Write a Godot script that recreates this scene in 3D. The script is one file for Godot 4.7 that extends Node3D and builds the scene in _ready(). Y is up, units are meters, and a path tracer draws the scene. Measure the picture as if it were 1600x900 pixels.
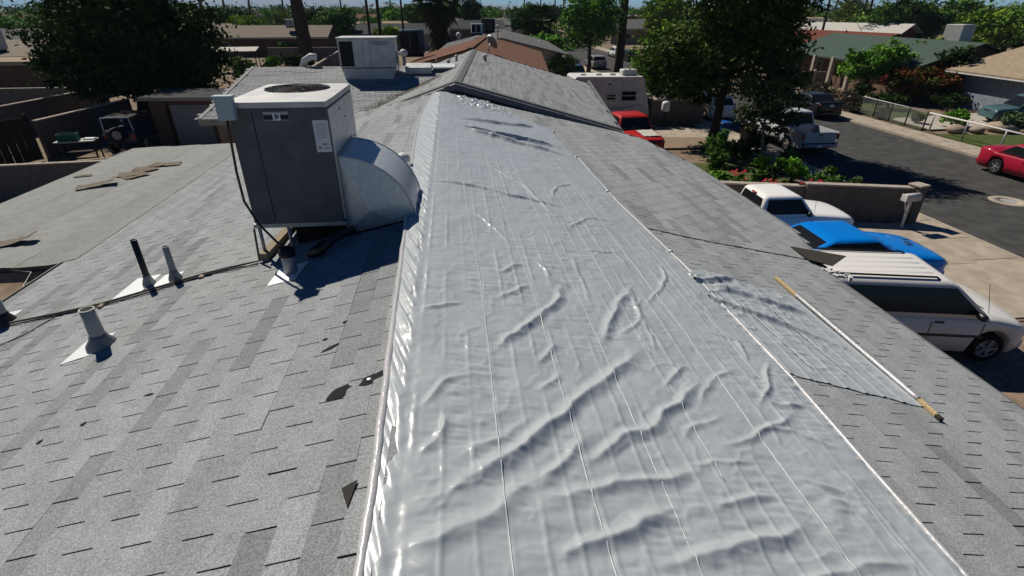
extends Node3D
# A shingled house roof under a silver-white tarp, seen from above the ridge, with a suburb behind.
# World: y up, ground at 0, the ridge of the near roof runs along -z.

const RIDGE_X := -0.372
const RIDGE_Y := 4.624
const SLOPE := 0.2345          # rise over run of the near roof

var rng := RandomNumberGenerator.new()
var taken := {}
var mats := {}
var tex := {}
var noise := FastNoiseLite.new()
var noise_b := FastNoiseLite.new()

# ------------------------------------------------------------------ textures and materials
func grain_texture(key: String, size: int, grain: float, blotch: float, freq: float, low: float, seed_value: int, speck := 0.0) -> ImageTexture:
	if tex.has(key): return tex[key]
	var n := FastNoiseLite.new()
	n.seed = seed_value
	n.frequency = freq
	n.fractal_octaves = 4
	var im := n.get_seamless_image(size, size)
	im.convert(Image.FORMAT_L8)
	var b := im.get_data()
	var r := RandomNumberGenerator.new()
	r.seed = seed_value + 7
	for i in b.size():
		var x := (float(b[i]) / 255.0 - 0.5) * blotch + (r.randf() - 0.5) * grain
		if speck > 0.0 and r.randf() < speck: x -= 0.35
		b[i] = int(pow(clampf(low + x, 0.02, 1.0), 0.4545) * 255.0)
	var out := Image.create_from_data(size, size, false, Image.FORMAT_L8, b)
	out.generate_mipmaps()
	tex[key] = ImageTexture.create_from_image(out)
	return tex[key]

func bump_texture(key: String, size: int, freq: float, strength: float, seed_value: int, ridged := false) -> ImageTexture:
	if tex.has(key): return tex[key]
	var n := FastNoiseLite.new()
	n.seed = seed_value
	n.frequency = freq
	n.fractal_octaves = 3
	if ridged: n.fractal_type = FastNoiseLite.FRACTAL_RIDGED
	var im := n.get_seamless_image(size, size)
	im.convert(Image.FORMAT_RGBA8)
	im.bump_map_to_normal_map(strength)
	im.generate_mipmaps()
	tex[key] = ImageTexture.create_from_image(im)
	return tex[key]

# c is the real-world base colour in linear values
func mat(key: String, c: Color, rough := 0.8, metal := 0.0, t: Texture2D = null, tile := 1.0, bump: Texture2D = null, bump_scale := 1.0) -> StandardMaterial3D:
	if mats.has(key): return mats[key]
	var m := StandardMaterial3D.new()
	m.albedo_color = c.linear_to_srgb()
	m.roughness = rough
	m.metallic = metal
	if rough >= 0.5 and metal < 0.3: m.metallic_specular = 0.2
	if t != null:
		m.albedo_texture = t
	if bump != null:
		m.normal_enabled = true
		m.normal_texture = bump
		m.normal_scale = bump_scale
	if t != null or bump != null:
		m.uv1_triplanar = true
		m.uv1_world_triplanar = true
		m.uv1_scale = Vector3.ONE / tile
	mats[key] = m
	return m

func lin(r: float, g: float, b: float) -> Color: return Color(r, g, b)

# ------------------------------------------------------------------ mesh helpers
func mk(smooth := false) -> SurfaceTool:
	var st := SurfaceTool.new()
	st.begin(Mesh.PRIMITIVE_TRIANGLES)
	st.set_smooth_group(0 if smooth else -1)
	return st

func tri(st: SurfaceTool, a: Vector3, b: Vector3, c: Vector3) -> void:
	st.add_vertex(a); st.add_vertex(c); st.add_vertex(b)

# corners counter-clockwise seen from the front
func quad(st: SurfaceTool, a: Vector3, b: Vector3, c: Vector3, d: Vector3) -> void:
	tri(st, a, b, c); tri(st, a, c, d)

func box(st: SurfaceTool, c: Vector3, s: Vector3, basis := Basis()) -> void:
	var h := s * 0.5
	var p := []
	for i in 8:
		p.append(c + basis * Vector3(h.x if i & 1 else -h.x, h.y if i & 2 else -h.y, h.z if i & 4 else -h.z))
	quad(st, p[0], p[2], p[3], p[1]); quad(st, p[4], p[5], p[7], p[6])
	quad(st, p[0], p[4], p[6], p[2]); quad(st, p[1], p[3], p[7], p[5])
	quad(st, p[2], p[6], p[7], p[3]); quad(st, p[0], p[1], p[5], p[4])

# box with chamfered vertical and horizontal edges
func cham_box(st: SurfaceTool, c: Vector3, s: Vector3, k := 0.02, basis := Basis()) -> void:
	var rings := []
	for lv in [[-s.y * 0.5, k], [-s.y * 0.5 + k, 0.0], [s.y * 0.5 - k, 0.0], [s.y * 0.5, k]]:
		var hx: float = s.x * 0.5 - lv[1]
		var hz: float = s.z * 0.5 - lv[1]
		var ring := []
		for q in [[1, 1, 0], [1, 1, 1], [-1, 1, 1], [-1, 1, 0], [-1, -1, 0], [-1, -1, 1], [1, -1, 1], [1, -1, 0]]:
			ring.append(c + basis * Vector3(q[0] * (hx - (k if q[2] == 1 else 0.0)), lv[0], q[1] * (hz - (k if q[2] == 0 else 0.0))))
		rings.append(ring)
	loft(st, rings, true)

# rings run upwards, points clockwise seen from above or the reverse; both sides are drawn
func loft(st: SurfaceTool, rings: Array, cap := true, closed := true) -> void:
	for i in rings.size() - 1:
		var a: Array = rings[i]
		var b: Array = rings[i + 1]
		var n := a.size()
		for j in (n if closed else n - 1):
			var k := (j + 1) % n
			quad(st, a[j], b[j], b[k], a[k])
	if cap:
		for e in [0, rings.size() - 1]:
			var r: Array = rings[e]
			var m := Vector3.ZERO
			for p in r: m += p
			m /= r.size()
			for j in r.size():
				if e == 0: tri(st, m, r[j], r[(j + 1) % r.size()])
				else: tri(st, m, r[(j + 1) % r.size()], r[j])

func tube(st: SurfaceTool, pts: Array, radii, n := 8, cap := true) -> void:
	var rings := []
	var prev := Vector3.ZERO
	for i in pts.size():
		var d: Vector3
		if i == 0: d = pts[1] - pts[0]
		elif i == pts.size() - 1: d = pts[i] - pts[i - 1]
		else: d = pts[i + 1] - pts[i - 1]
		d = d.normalized()
		if prev == Vector3.ZERO: prev = d.cross(Vector3.UP if absf(d.y) < 0.95 else Vector3.RIGHT).normalized()
		var s := (prev - d * prev.dot(d)).normalized()
		prev = s
		var t := d.cross(s)
		var r: float = radii[i] if radii is Array else radii
		var ring := []
		for j in n:
			var a := TAU * j / n
			ring.append(pts[i] + (s * cos(a) + t * sin(a)) * r)
		rings.append(ring)
	loft(st, rings, cap)

# profile of [radius, height] pairs turned about the y axis of xf
func lathe(st: SurfaceTool, prof: Array, xf := Transform3D(), n := 16, cap := true) -> void:
	var rings := []
	for p in prof:
		var ring := []
		for j in n:
			var a := TAU * j / n
			ring.append(xf * Vector3(cos(a) * p[0], p[1], -sin(a) * p[0]))
		rings.append(ring)
	loft(st, rings, cap)

# flat polygon (points counter-clockwise seen from above) of some thickness
func slab(st: SurfaceTool, top: Array, thick: float, down := Vector3.DOWN) -> void:
	var flat := PackedVector2Array()
	var nrm := Vector3.ZERO
	for i in top.size():
		nrm += (top[i] - top[0]).cross(top[(i + 1) % top.size()] - top[0])
	nrm = nrm.normalized()
	var ax := Vector3.RIGHT if absf(nrm.x) < 0.8 else Vector3.UP
	var e1 := (ax - nrm * ax.dot(nrm)).normalized()
	var e2 := nrm.cross(e1)
	for p in top: flat.append(Vector2(p.dot(e1), p.dot(e2)))
	var ix := Geometry2D.triangulate_polygon(flat)
	var off := down * thick
	for i in range(0, ix.size(), 3):
		var a: Vector3 = top[ix[i]]
		var b: Vector3 = top[ix[i + 1]]
		var c: Vector3 = top[ix[i + 2]]
		if (b - a).cross(c - a).dot(nrm) < 0.0:
			var k := b
			b = c
			c = k
		tri(st, a, b, c)
		tri(st, a + off, c + off, b + off)
	for i in top.size():
		var j := (i + 1) % top.size()
		quad(st, top[i], top[i] + off, top[j] + off, top[j])

func grid_mesh(p: PackedVector3Array, nx: int, nz: int) -> ArrayMesh:
	var nor := PackedVector3Array()
	nor.resize(p.size())
	for j in nz:
		for i in nx:
			var a := p[j * nx + mini(i + 1, nx - 1)] - p[j * nx + maxi(i - 1, 0)]
			var b := p[mini(j + 1, nz - 1) * nx + i] - p[maxi(j - 1, 0) * nx + i]
			var c := a.cross(b).normalized()
			nor[j * nx + i] = c if c.y >= 0.0 else -c
	var turn := (p[1] - p[0]).cross(p[nx] - p[0]).y < 0.0
	var ix := PackedInt32Array()
	ix.resize((nx - 1) * (nz - 1) * 6)
	var k := 0
	for j in nz - 1:
		for i in nx - 1:
			var a := j * nx + i
			var b := a + (1 if turn else nx)
			var c := a + (nx if turn else 1)
			ix[k] = a; ix[k + 1] = b; ix[k + 2] = c
			ix[k + 3] = c; ix[k + 4] = b; ix[k + 5] = a + nx + 1
			k += 6
	var arr := []
	arr.resize(Mesh.ARRAY_MAX)
	arr[Mesh.ARRAY_VERTEX] = p
	arr[Mesh.ARRAY_NORMAL] = nor
	arr[Mesh.ARRAY_INDEX] = ix
	var m := ArrayMesh.new()
	m.add_surface_from_arrays(Mesh.PRIMITIVE_TRIANGLES, arr)
	return m

# ------------------------------------------------------------------ objects
func numbered(called: String) -> String:
	if not taken.has(called):
		taken[called] = 0
		return called
	taken[called] += 1
	return "%s_%03d" % [called, taken[called]]

func tag(o: Node, label: String, category: String, group := "", kind := "") -> Node:
	o.set_meta("label", label)
	if category != "": o.set_meta("category", category)
	if group != "": o.set_meta("group", group)
	if kind != "": o.set_meta("kind", kind)
	return o

func thing(called: String, label: String, category: String, at := Vector3.ZERO, turn := 0.0, group := "") -> Node3D:
	var o := Node3D.new()
	o.name = numbered(called)
	add_child(o)
	o.position = at
	o.rotation.y = turn
	tag(o, label, category, group)
	return o

func finish(st: SurfaceTool) -> ArrayMesh:
	st.generate_normals()
	return st.commit()

func put(called: String, mesh, m: Material, parent: Node = null, label := "") -> MeshInstance3D:
	var o := MeshInstance3D.new()
	o.mesh = finish(mesh) if mesh is SurfaceTool else mesh
	o.material_override = m
	if parent == null:
		o.name = numbered(called)
		add_child(o)
	else:
		o.name = called
		parent.add_child(o, true)
	if label != "": o.set_meta("label", label)
	return o

func structure(called: String, mesh, m: Material, label: String, category: String) -> MeshInstance3D:
	var o := put(called, mesh, m)
	tag(o, label, category, "", "structure")
	return o

func poly_at(table: Array, z: float) -> float:   # table of [z, x], z falling
	if z >= table[0][0]: return table[0][1]
	for i in table.size() - 1:
		var a: Array = table[i]
		var b: Array = table[i + 1]
		if z >= b[0]:
			return lerpf(b[1], a[1], (z - b[0]) / (a[0] - b[0]))
	return table[table.size() - 1][1]

func roof_y(x: float) -> float: return RIDGE_Y - SLOPE * absf(x - RIDGE_X)
func on_roof(x: float, z: float, up := 0.0) -> Vector3: return Vector3(x, roof_y(x) + up, z)

func _ready() -> void:
	rng.seed = 4711
	noise.seed = 11
	noise.frequency = 1.0
	noise.fractal_octaves = 3
	noise_b.seed = 23
	noise_b.frequency = 1.0
	noise_b.fractal_octaves = 2
	# ---- camera
	var cam := Camera3D.new()
	cam.name = "camera"
	cam.fov = 57.52
	cam.near = 0.05
	cam.far = 9000.0
	cam.position = Vector3(0, 6.7, 0)
	cam.rotation_degrees = Vector3(-28.11, -5.83, 0)
	add_child(cam)
	cam.current = true
	# ---- sky, exposure
	var sky_mat := ProceduralSkyMaterial.new()
	sky_mat.sky_top_color = Color(0.06, 0.25, 0.49)
	sky_mat.sky_horizon_color = Color(0.68, 0.90, 1.0)
	sky_mat.sky_curve = 0.07
	sky_mat.ground_bottom_color = Color(0.20, 0.19, 0.17)
	sky_mat.ground_horizon_color = Color(0.42, 0.46, 0.48)
	sky_mat.sun_angle_max = 1.0
	var sky := Sky.new()
	sky.sky_material = sky_mat
	var env := Environment.new()
	env.background_mode = Environment.BG_SKY
	env.sky = sky
	env.background_energy_multiplier = 0.5
	env.tonemap_mode = Environment.TONE_MAPPER_LINEAR
	env.tonemap_exposure = 1.2
	env.sdfgi_enabled = true
	env.ssao_enabled = true
	env.ssil_enabled = true
	env.fog_enabled = true
	env.fog_density = 0.00012
	env.fog_light_color = Color(0.62, 0.72, 0.82)
	var we := WorldEnvironment.new()
	we.name = "environment"
	we.environment = env
	add_child(we)
	# ---- sun, high in front and to the left
	var sun := DirectionalLight3D.new()
	sun.name = "sun"
	sun.light_energy = 1.5
	sun.light_color = Color(1.0, 0.965, 0.91)
	sun.light_angular_distance = 0.5
	sun.shadow_enabled = true
	add_child(sun)
	sun.look_at_from_position(Vector3.ZERO, Vector3(0.53, -1.0, 0.80), Vector3.UP)
	build_materials()
	build_ground()
	build_near_house()
	build_tarp()
	build_roof_unit()
	build_roof_pipes()
	build_far_house()
	build_neighbours()
	build_yards()
	build_vehicles()
	build_trees()
	build_background()

func build_materials() -> void:
	var gran := grain_texture("granules", 1024, 0.62, 0.16, 0.012, 0.66, 3)
	var fine := grain_texture("fine", 512, 0.16, 0.30, 0.01, 0.80, 5)
	var conc := grain_texture("concrete", 1024, 0.14, 0.34, 0.006, 0.80, 9)
	var asph := grain_texture("asphalt", 1024, 0.34, 0.40, 0.005, 0.72, 15)
	var dirt := grain_texture("dirt", 1024, 0.40, 0.45, 0.008, 0.70, 19)
	var wood := grain_texture("wood", 512, 0.15, 0.5, 0.03, 0.75, 29)
	var crinkle := bump_texture("crinkle", 1024, 0.0055, 7.0, 31, true)
	var rough_bump := bump_texture("rough_bump", 512, 0.12, 5.0, 37)
	for i in 8:
		var k := 0.76 + 0.07 * i
		mat("shingle%d" % i, lin(0.372 * k, 0.396 * k, 0.408 * k), 0.95, 0.0, gran, 4.6)
	var sv := mat("shingle_v", lin(1, 1, 1), 0.95, 0.0, gran, 4.6)
	sv.vertex_color_use_as_albedo = true
	mat("mat_black", lin(0.018, 0.018, 0.019), 0.9)
	mat("rolled", lin(0.36, 0.375, 0.365), 0.95, 0.0, gran, 3.9)
	for i in 4:
		var k: float = [0.93, 1.03, 0.98, 1.02][i]
		mat("rolled%d" % i, lin(0.36 * k, 0.375 * k, 0.36 * k), 0.95, 0.0, gran, 3.9)
	mat("ridge_metal", lin(0.16, 0.165, 0.17), 0.6, 0.0, fine, 1.5)
	mat("tarp", lin(0.345, 0.38, 0.40), 0.32, 0.0, null, 1.6, crinkle, 0.16)
	mat("tarp_roll", lin(0.42, 0.42, 0.43), 0.26, 0.0, null, 0.8, crinkle, 0.5)
	mat("tarp_seam", lin(0.44, 0.475, 0.49), 0.3)
	mat("batten", lin(0.62, 0.46, 0.24), 0.7, 0.0, wood, 0.4)
	mat("old_wood", lin(0.34, 0.28, 0.20), 0.85, 0.0, wood, 0.5)
	mat("dark_wood", lin(0.045, 0.036, 0.03), 0.85, 0.0, wood, 0.9)
	mat("sealant", lin(0.02, 0.021, 0.022), 0.9)
	mat("felt", lin(0.04, 0.037, 0.033), 0.9)
	mat("felt_brown", lin(0.19, 0.165, 0.13), 0.9, 0.0, fine, 0.4)
	mat("unit_grey", lin(0.135, 0.137, 0.148), 0.6, 0.0, fine, 2.0)
	mat("unit_white", lin(0.58, 0.585, 0.58), 0.45, 0.0, fine, 2.0)
	mat("galv", lin(0.66, 0.70, 0.71), 0.34, 0.35, fine, 0.35)
	mat("galv_dull", lin(0.40, 0.42, 0.42), 0.5, 0.3, fine, 0.35)
	mat("galv_pale", lin(0.55, 0.545, 0.53), 0.6, 0.1, fine, 0.9)
	mat("galv_side", lin(0.74, 0.72, 0.70), 0.42, 0.35, fine, 0.6)
	mat("box_blue", lin(0.33, 0.42, 0.45), 0.5)
	mat("paper", lin(0.62, 0.64, 0.65), 0.6)
	mat("ink", lin(0.03, 0.03, 0.035), 0.6)
	mat("black_metal", lin(0.02, 0.02, 0.022), 0.5)
	mat("black_plastic", lin(0.012, 0.012, 0.013), 0.4)
	mat("white_paint", lin(0.72, 0.72, 0.70), 0.5, 0.0, fine, 1.5)
	mat("grey_pipe", lin(0.42, 0.43, 0.42), 0.6, 0.0, fine, 0.5)
	mat("white_pipe", lin(0.55, 0.54, 0.49), 0.5, 0.0, fine, 0.5)
	mat("flashing", lin(0.74, 0.76, 0.77), 0.35, 0.3)
	mat("lead", lin(0.20, 0.22, 0.24), 0.5, 0.4)
	mat("concrete", lin(0.40, 0.345, 0.275), 0.9, 0.0, conc, 4.3)
	mat("asphalt", lin(0.078, 0.078, 0.076), 0.9, 0.0, asph, 4.7)
	mat("earth", lin(0.25, 0.19, 0.135), 0.95, 0.0, dirt, 6.1)
	mat("gravel", lin(0.30, 0.225, 0.165), 0.95, 0.0, dirt, 2.3)
	mat("lawn", lin(0.085, 0.115, 0.035), 0.95, 0.0, dirt, 2.9)
	mat("stucco_grey", lin(0.145, 0.125, 0.115), 0.95, 0.0, conc, 3.1, rough_bump, 0.5)
	mat("stucco_tan", lin(0.36, 0.28, 0.215), 0.95, 0.0, conc, 3.1, rough_bump, 0.5)
	mat("stucco_pale", lin(0.44, 0.40, 0.35), 0.95, 0.0, conc, 3.1)
	mat("stucco_blue", lin(0.26, 0.30, 0.35), 0.95, 0.0, conc, 3.1)
	mat("stucco_brown", lin(0.17, 0.115, 0.085), 0.95, 0.0, conc, 3.1)
	mat("block", lin(0.19, 0.175, 0.16), 0.95, 0.0, conc, 1.9, rough_bump, 0.4)
	mat("block_dark", lin(0.12, 0.105, 0.095), 0.95, 0.0, conc, 1.9, rough_bump, 0.4)
	mat("cap_pale", lin(0.42, 0.37, 0.315), 0.95, 0.0, conc, 1.9)
	mat("roof_tan", lin(0.34, 0.27, 0.19), 0.95, 0.0, conc, 2.7)
	mat("roof_brown", lin(0.20, 0.105, 0.07), 0.95, 0.0, gran, 2.6)
	mat("roof_grey", lin(0.17, 0.175, 0.178), 0.95, 0.0, gran, 2.9)
	mat("roof_dark", lin(0.075, 0.08, 0.085), 0.95, 0.0, gran, 2.9)
	mat("roof_green", lin(0.085, 0.125, 0.105), 0.95, 0.0, gran, 2.9)
	mat("roof_red", lin(0.20, 0.07, 0.05), 0.95, 0.0, gran, 2.9)
	mat("roof_white", lin(0.55, 0.53, 0.48), 0.9, 0.0, conc, 2.9)
	mat("glass_dark", lin(0.010, 0.012, 0.014), 0.08).metallic_specular = 0.32
	mat("rubber", lin(0.015, 0.015, 0.015), 0.8)
	mat("chrome", lin(0.55, 0.55, 0.56), 0.22, 0.9)
	mat("lamp_red", lin(0.35, 0.02, 0.02), 0.25)
	mat("lamp_clear", lin(0.55, 0.56, 0.56), 0.15)
	for it in [["car_white", 0.72, 0.72, 0.71], ["car_offwhite", 0.62, 0.61, 0.58], ["car_blue", 0.0, 0.16, 0.55], ["car_red", 0.30, 0.008, 0.03], ["car_scarlet", 0.40, 0.02, 0.02], ["car_silver", 0.44, 0.47, 0.49], ["car_black", 0.008, 0.009, 0.012], ["car_teal", 0.05, 0.10, 0.11], ["car_navy", 0.012, 0.025, 0.07], ["car_grey", 0.22, 0.23, 0.24]]:
		var m := mat(it[0], lin(it[1], it[2], it[3]), 0.42)
		m.metallic_specular = 0.2
		m.clearcoat_enabled = true
		m.clearcoat = 0.5
		m.clearcoat_roughness = 0.06
	mat("bark", lin(0.085, 0.062, 0.045), 0.95, 0.0, wood, 0.6)
	mat("bark_pale", lin(0.30, 0.27, 0.23), 0.95, 0.0, wood, 0.5)
	mat("palm_bark", lin(0.085, 0.055, 0.042), 0.95, 0.0, wood, 0.35)
	mat("pole_wood", lin(0.055, 0.042, 0.035), 0.95, 0.0, wood, 0.6)
	mat("green_plastic", lin(0.01, 0.10, 0.06), 0.5)
	mat("blue_plastic", lin(0.01, 0.06, 0.22), 0.5)
	mat("brick_red", lin(0.32, 0.17, 0.12), 0.95, 0.0, conc, 1.0)
	mat("rock", lin(0.36, 0.29, 0.22), 0.95, 0.0, conc, 0.9, rough_bump, 0.8)
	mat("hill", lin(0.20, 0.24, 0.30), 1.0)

# ------------------------------------------------------------------ ground
func flat_sheet(pts: Array, y: float) -> Array:
	var out := []
	for p in pts: out.append(Vector3(p[0], y, p[1]))
	return out

func ccw(pts: Array) -> Array:   # as seen from above
	var a := 0.0
	for i in pts.size():
		var p: Array = pts[i]
		var q: Array = pts[(i + 1) % pts.size()]
		a += p[0] * q[1] - q[0] * p[1]
	var r := pts.duplicate()
	if a > 0.0: r.reverse()
	return r

func patch(pts: Array, y: float, thick: float) -> SurfaceTool:
	var st := mk()
	slab(st, flat_sheet(ccw(pts), y), thick)
	return st

func build_ground() -> void:
	var st := mk()
	var g := [[-4000, 600], [4000, 600], [4000, -7000], [-4000, -7000]]
	slab(st, flat_sheet(ccw(g), 0.0), 0.5)
	structure("ground", st, mats["earth"], "dry brown earth of the yards and lots all round", "ground")
	structure("road", patch([[16.6, 60], [26.0, 60], [26.0, -420], [16.6, -420]], 0.006, 0.004), mats["asphalt"], "grey asphalt street running away on the right", "road")
	structure("cross_street", patch([[26.0, -118], [220, -118], [220, -126], [26.0, -126]], 0.006, 0.004), mats["asphalt"], "far asphalt side street behind the trees on the right", "road")
	# pavements: slabs with open joints on a bed, and a kerb stone beside the road
	for side in [0, 1]:
		var x0: float = 14.95 if side == 0 else 26.17
		var x1: float = 16.43 if side == 0 else 27.75
		var bed := patch([[x0 + 0.02, 30], [x1 - 0.02, 30], [x1 - 0.02, -300], [x0 + 0.02, -300]], 0.10, 0.095)
		var walk := structure("pavement", bed, mats["earth"], "pale concrete pavement on the house side of the street" if side == 0 else "pale concrete pavement across the street by the wire fence", "pavement")
		var slab_mesh: ArrayMesh = null
		for i in 36:
			if slab_mesh == null:
				var s := mk()
				cham_box(s, Vector3.ZERO, Vector3(x1 - x0, 0.03, 1.575), 0.006)
				slab_mesh = finish(s)
			var o := put("paving_slab", slab_mesh, mats["concrete"], walk)
			o.position = Vector3((x0 + x1) * 0.5, 0.114, 1.0 - i * 1.6)
		var rest := patch([[x0, -57.4], [x1, -57.4], [x1, -300], [x0, -300]], 0.128, 0.026)
		put("far_paving", rest, mats["concrete"], walk)
		var kx0: float = 16.45 if side == 0 else 26.0
		var kerb := mk()
		for i in 60:
			box(kerb, Vector3(kx0 + 0.07, 0.066, 2.0 - i * 3.0 - 1.49), Vector3(0.14, 0.122, 2.985))
		structure("kerb", kerb, mats["concrete"], "concrete kerb along the near edge of the street" if side == 0 else "concrete kerb along the far edge of the street", "kerb")
	# driveway in front of the parked cars
	var drive := structure("driveway", patch([[6.3, -17.4], [14.93, -15.4], [14.93, -9.4], [6.3, -9.4]], 0.098, 0.094), mats["earth"], "pale concrete driveway under the parked white and blue cars", "driveway")
	for q in [[[6.3, -17.35], [10.6, -16.6], [10.6, -12.42], [6.3, -12.42]], [[10.62, -16.55], [14.93, -15.6], [14.93, -12.42], [10.62, -12.42]], [[6.3, -12.4], [10.6, -12.4], [10.6, -9.5], [6.3, -9.5]], [[10.62, -12.4], [14.93, -12.4], [14.93, -9.5], [10.62, -9.5]]]:
		put("concrete_panel", patch(q, 0.13, 0.03), mats["concrete"], drive)
	structure("gravel_yard", patch([[4.0, -9.35], [14.93, -9.35], [14.93, 12.0], [4.0, 12.0]], 0.094, 0.09), mats["gravel"], "orange brown gravel yard in front of the minivan", "yard")
	structure("garden_bed", patch([[8.6, -27.0], [15.3, -26.0], [15.3, -16.2], [8.6, -17.6]], 0.10, 0.095), mats["earth"], "planted garden bed behind the low brown wall", "garden")
	structure("garden_lawn", patch([[8.8, -24.6], [13.9, -23.4], [14.8, -17.2], [8.8, -18.4]], 0.112, 0.008), mats["lawn"], "small patch of lawn behind the low brown wall", "lawn")
	structure("neighbour_driveway", patch([[7.0, -33.4], [16.4, -32.0], [16.4, -29.2], [7.0, -30.2]], 0.104, 0.1), mats["concrete"], "pale concrete drive beside the red truck", "driveway")
	structure("brown_paving", patch([[9.6, -30.1], [14.6, -29.4], [14.4, -27.1], [9.6, -27.2]], 0.112, 0.1), mats["gravel"], "brown stone paving between the red truck and the blue bin", "paving")
	structure("far_lawn", patch([[28.9, -41], [33.5, -41], [33.0, -30.5], [28.6, -30.5]], 0.10, 0.09), mats["lawn"], "strip of lawn behind the wire fence across the street", "lawn")
	structure("corner_lawn", patch([[28.2, -29.0], [40, -27.0], [40, -18], [28.2, -20]], 0.10, 0.09), mats["lawn"], "lawn behind the white pipe rail across the street", "lawn")
	structure("white_slab", patch([[29.0, -33.8], [36.8, -35.2], [35.0, -30.6], [28.9, -30.2]], 0.115, 0.05), mats["stucco_pale"], "pale concrete slab of the yard across the street", "slab")
	# manhole ring and lid in the road
	var mh := thing("manhole_cover", "pale concrete ring with round lid set in the asphalt", "manhole cover", Vector3(21.4, 0.006, -17.7))
	var ring := mk(true)
	lathe(ring, [[0.28, 0.0], [0.28, 0.012], [0.62, 0.010], [0.64, 0.0]], Transform3D(), 28, false)
	put("ring", ring, mats["concrete"], mh)
	var lid := mk()
	lathe(lid, [[0.27, 0.0], [0.27, 0.006], [0.24, 0.009]], Transform3D(), 24)
	put("lid", lid, mats["galv_dull"], mh)

# ------------------------------------------------------------------ shingles
# Tabs on the plane through o with unit vectors u (down the slope) and w (along it). poly is the outline in (u, w).
func tab_mesh(tw: float, th: float, lift: float) -> ArrayMesh:
	var st := mk()
	var a := -tw * 0.5
	var b := tw * 0.5
	var up := 0.0025
	var p0 := Vector3(a, up, -0.012)
	var p1 := Vector3(b, up, -0.012)
	var p2 := Vector3(b, lift, th)
	var p3 := Vector3(a, lift, th)
	var d := Vector3(0, -up, 0)
	var e := Vector3(0, -lift, 0)
	quad(st, p0, p3, p2, p1)
	quad(st, p3, p3 + e, p2 + e, p2)
	quad(st, p0, p0 + d, p3 + e, p3)
	quad(st, p2, p2 + e, p1 + d, p1)
	return finish(st)

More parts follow.
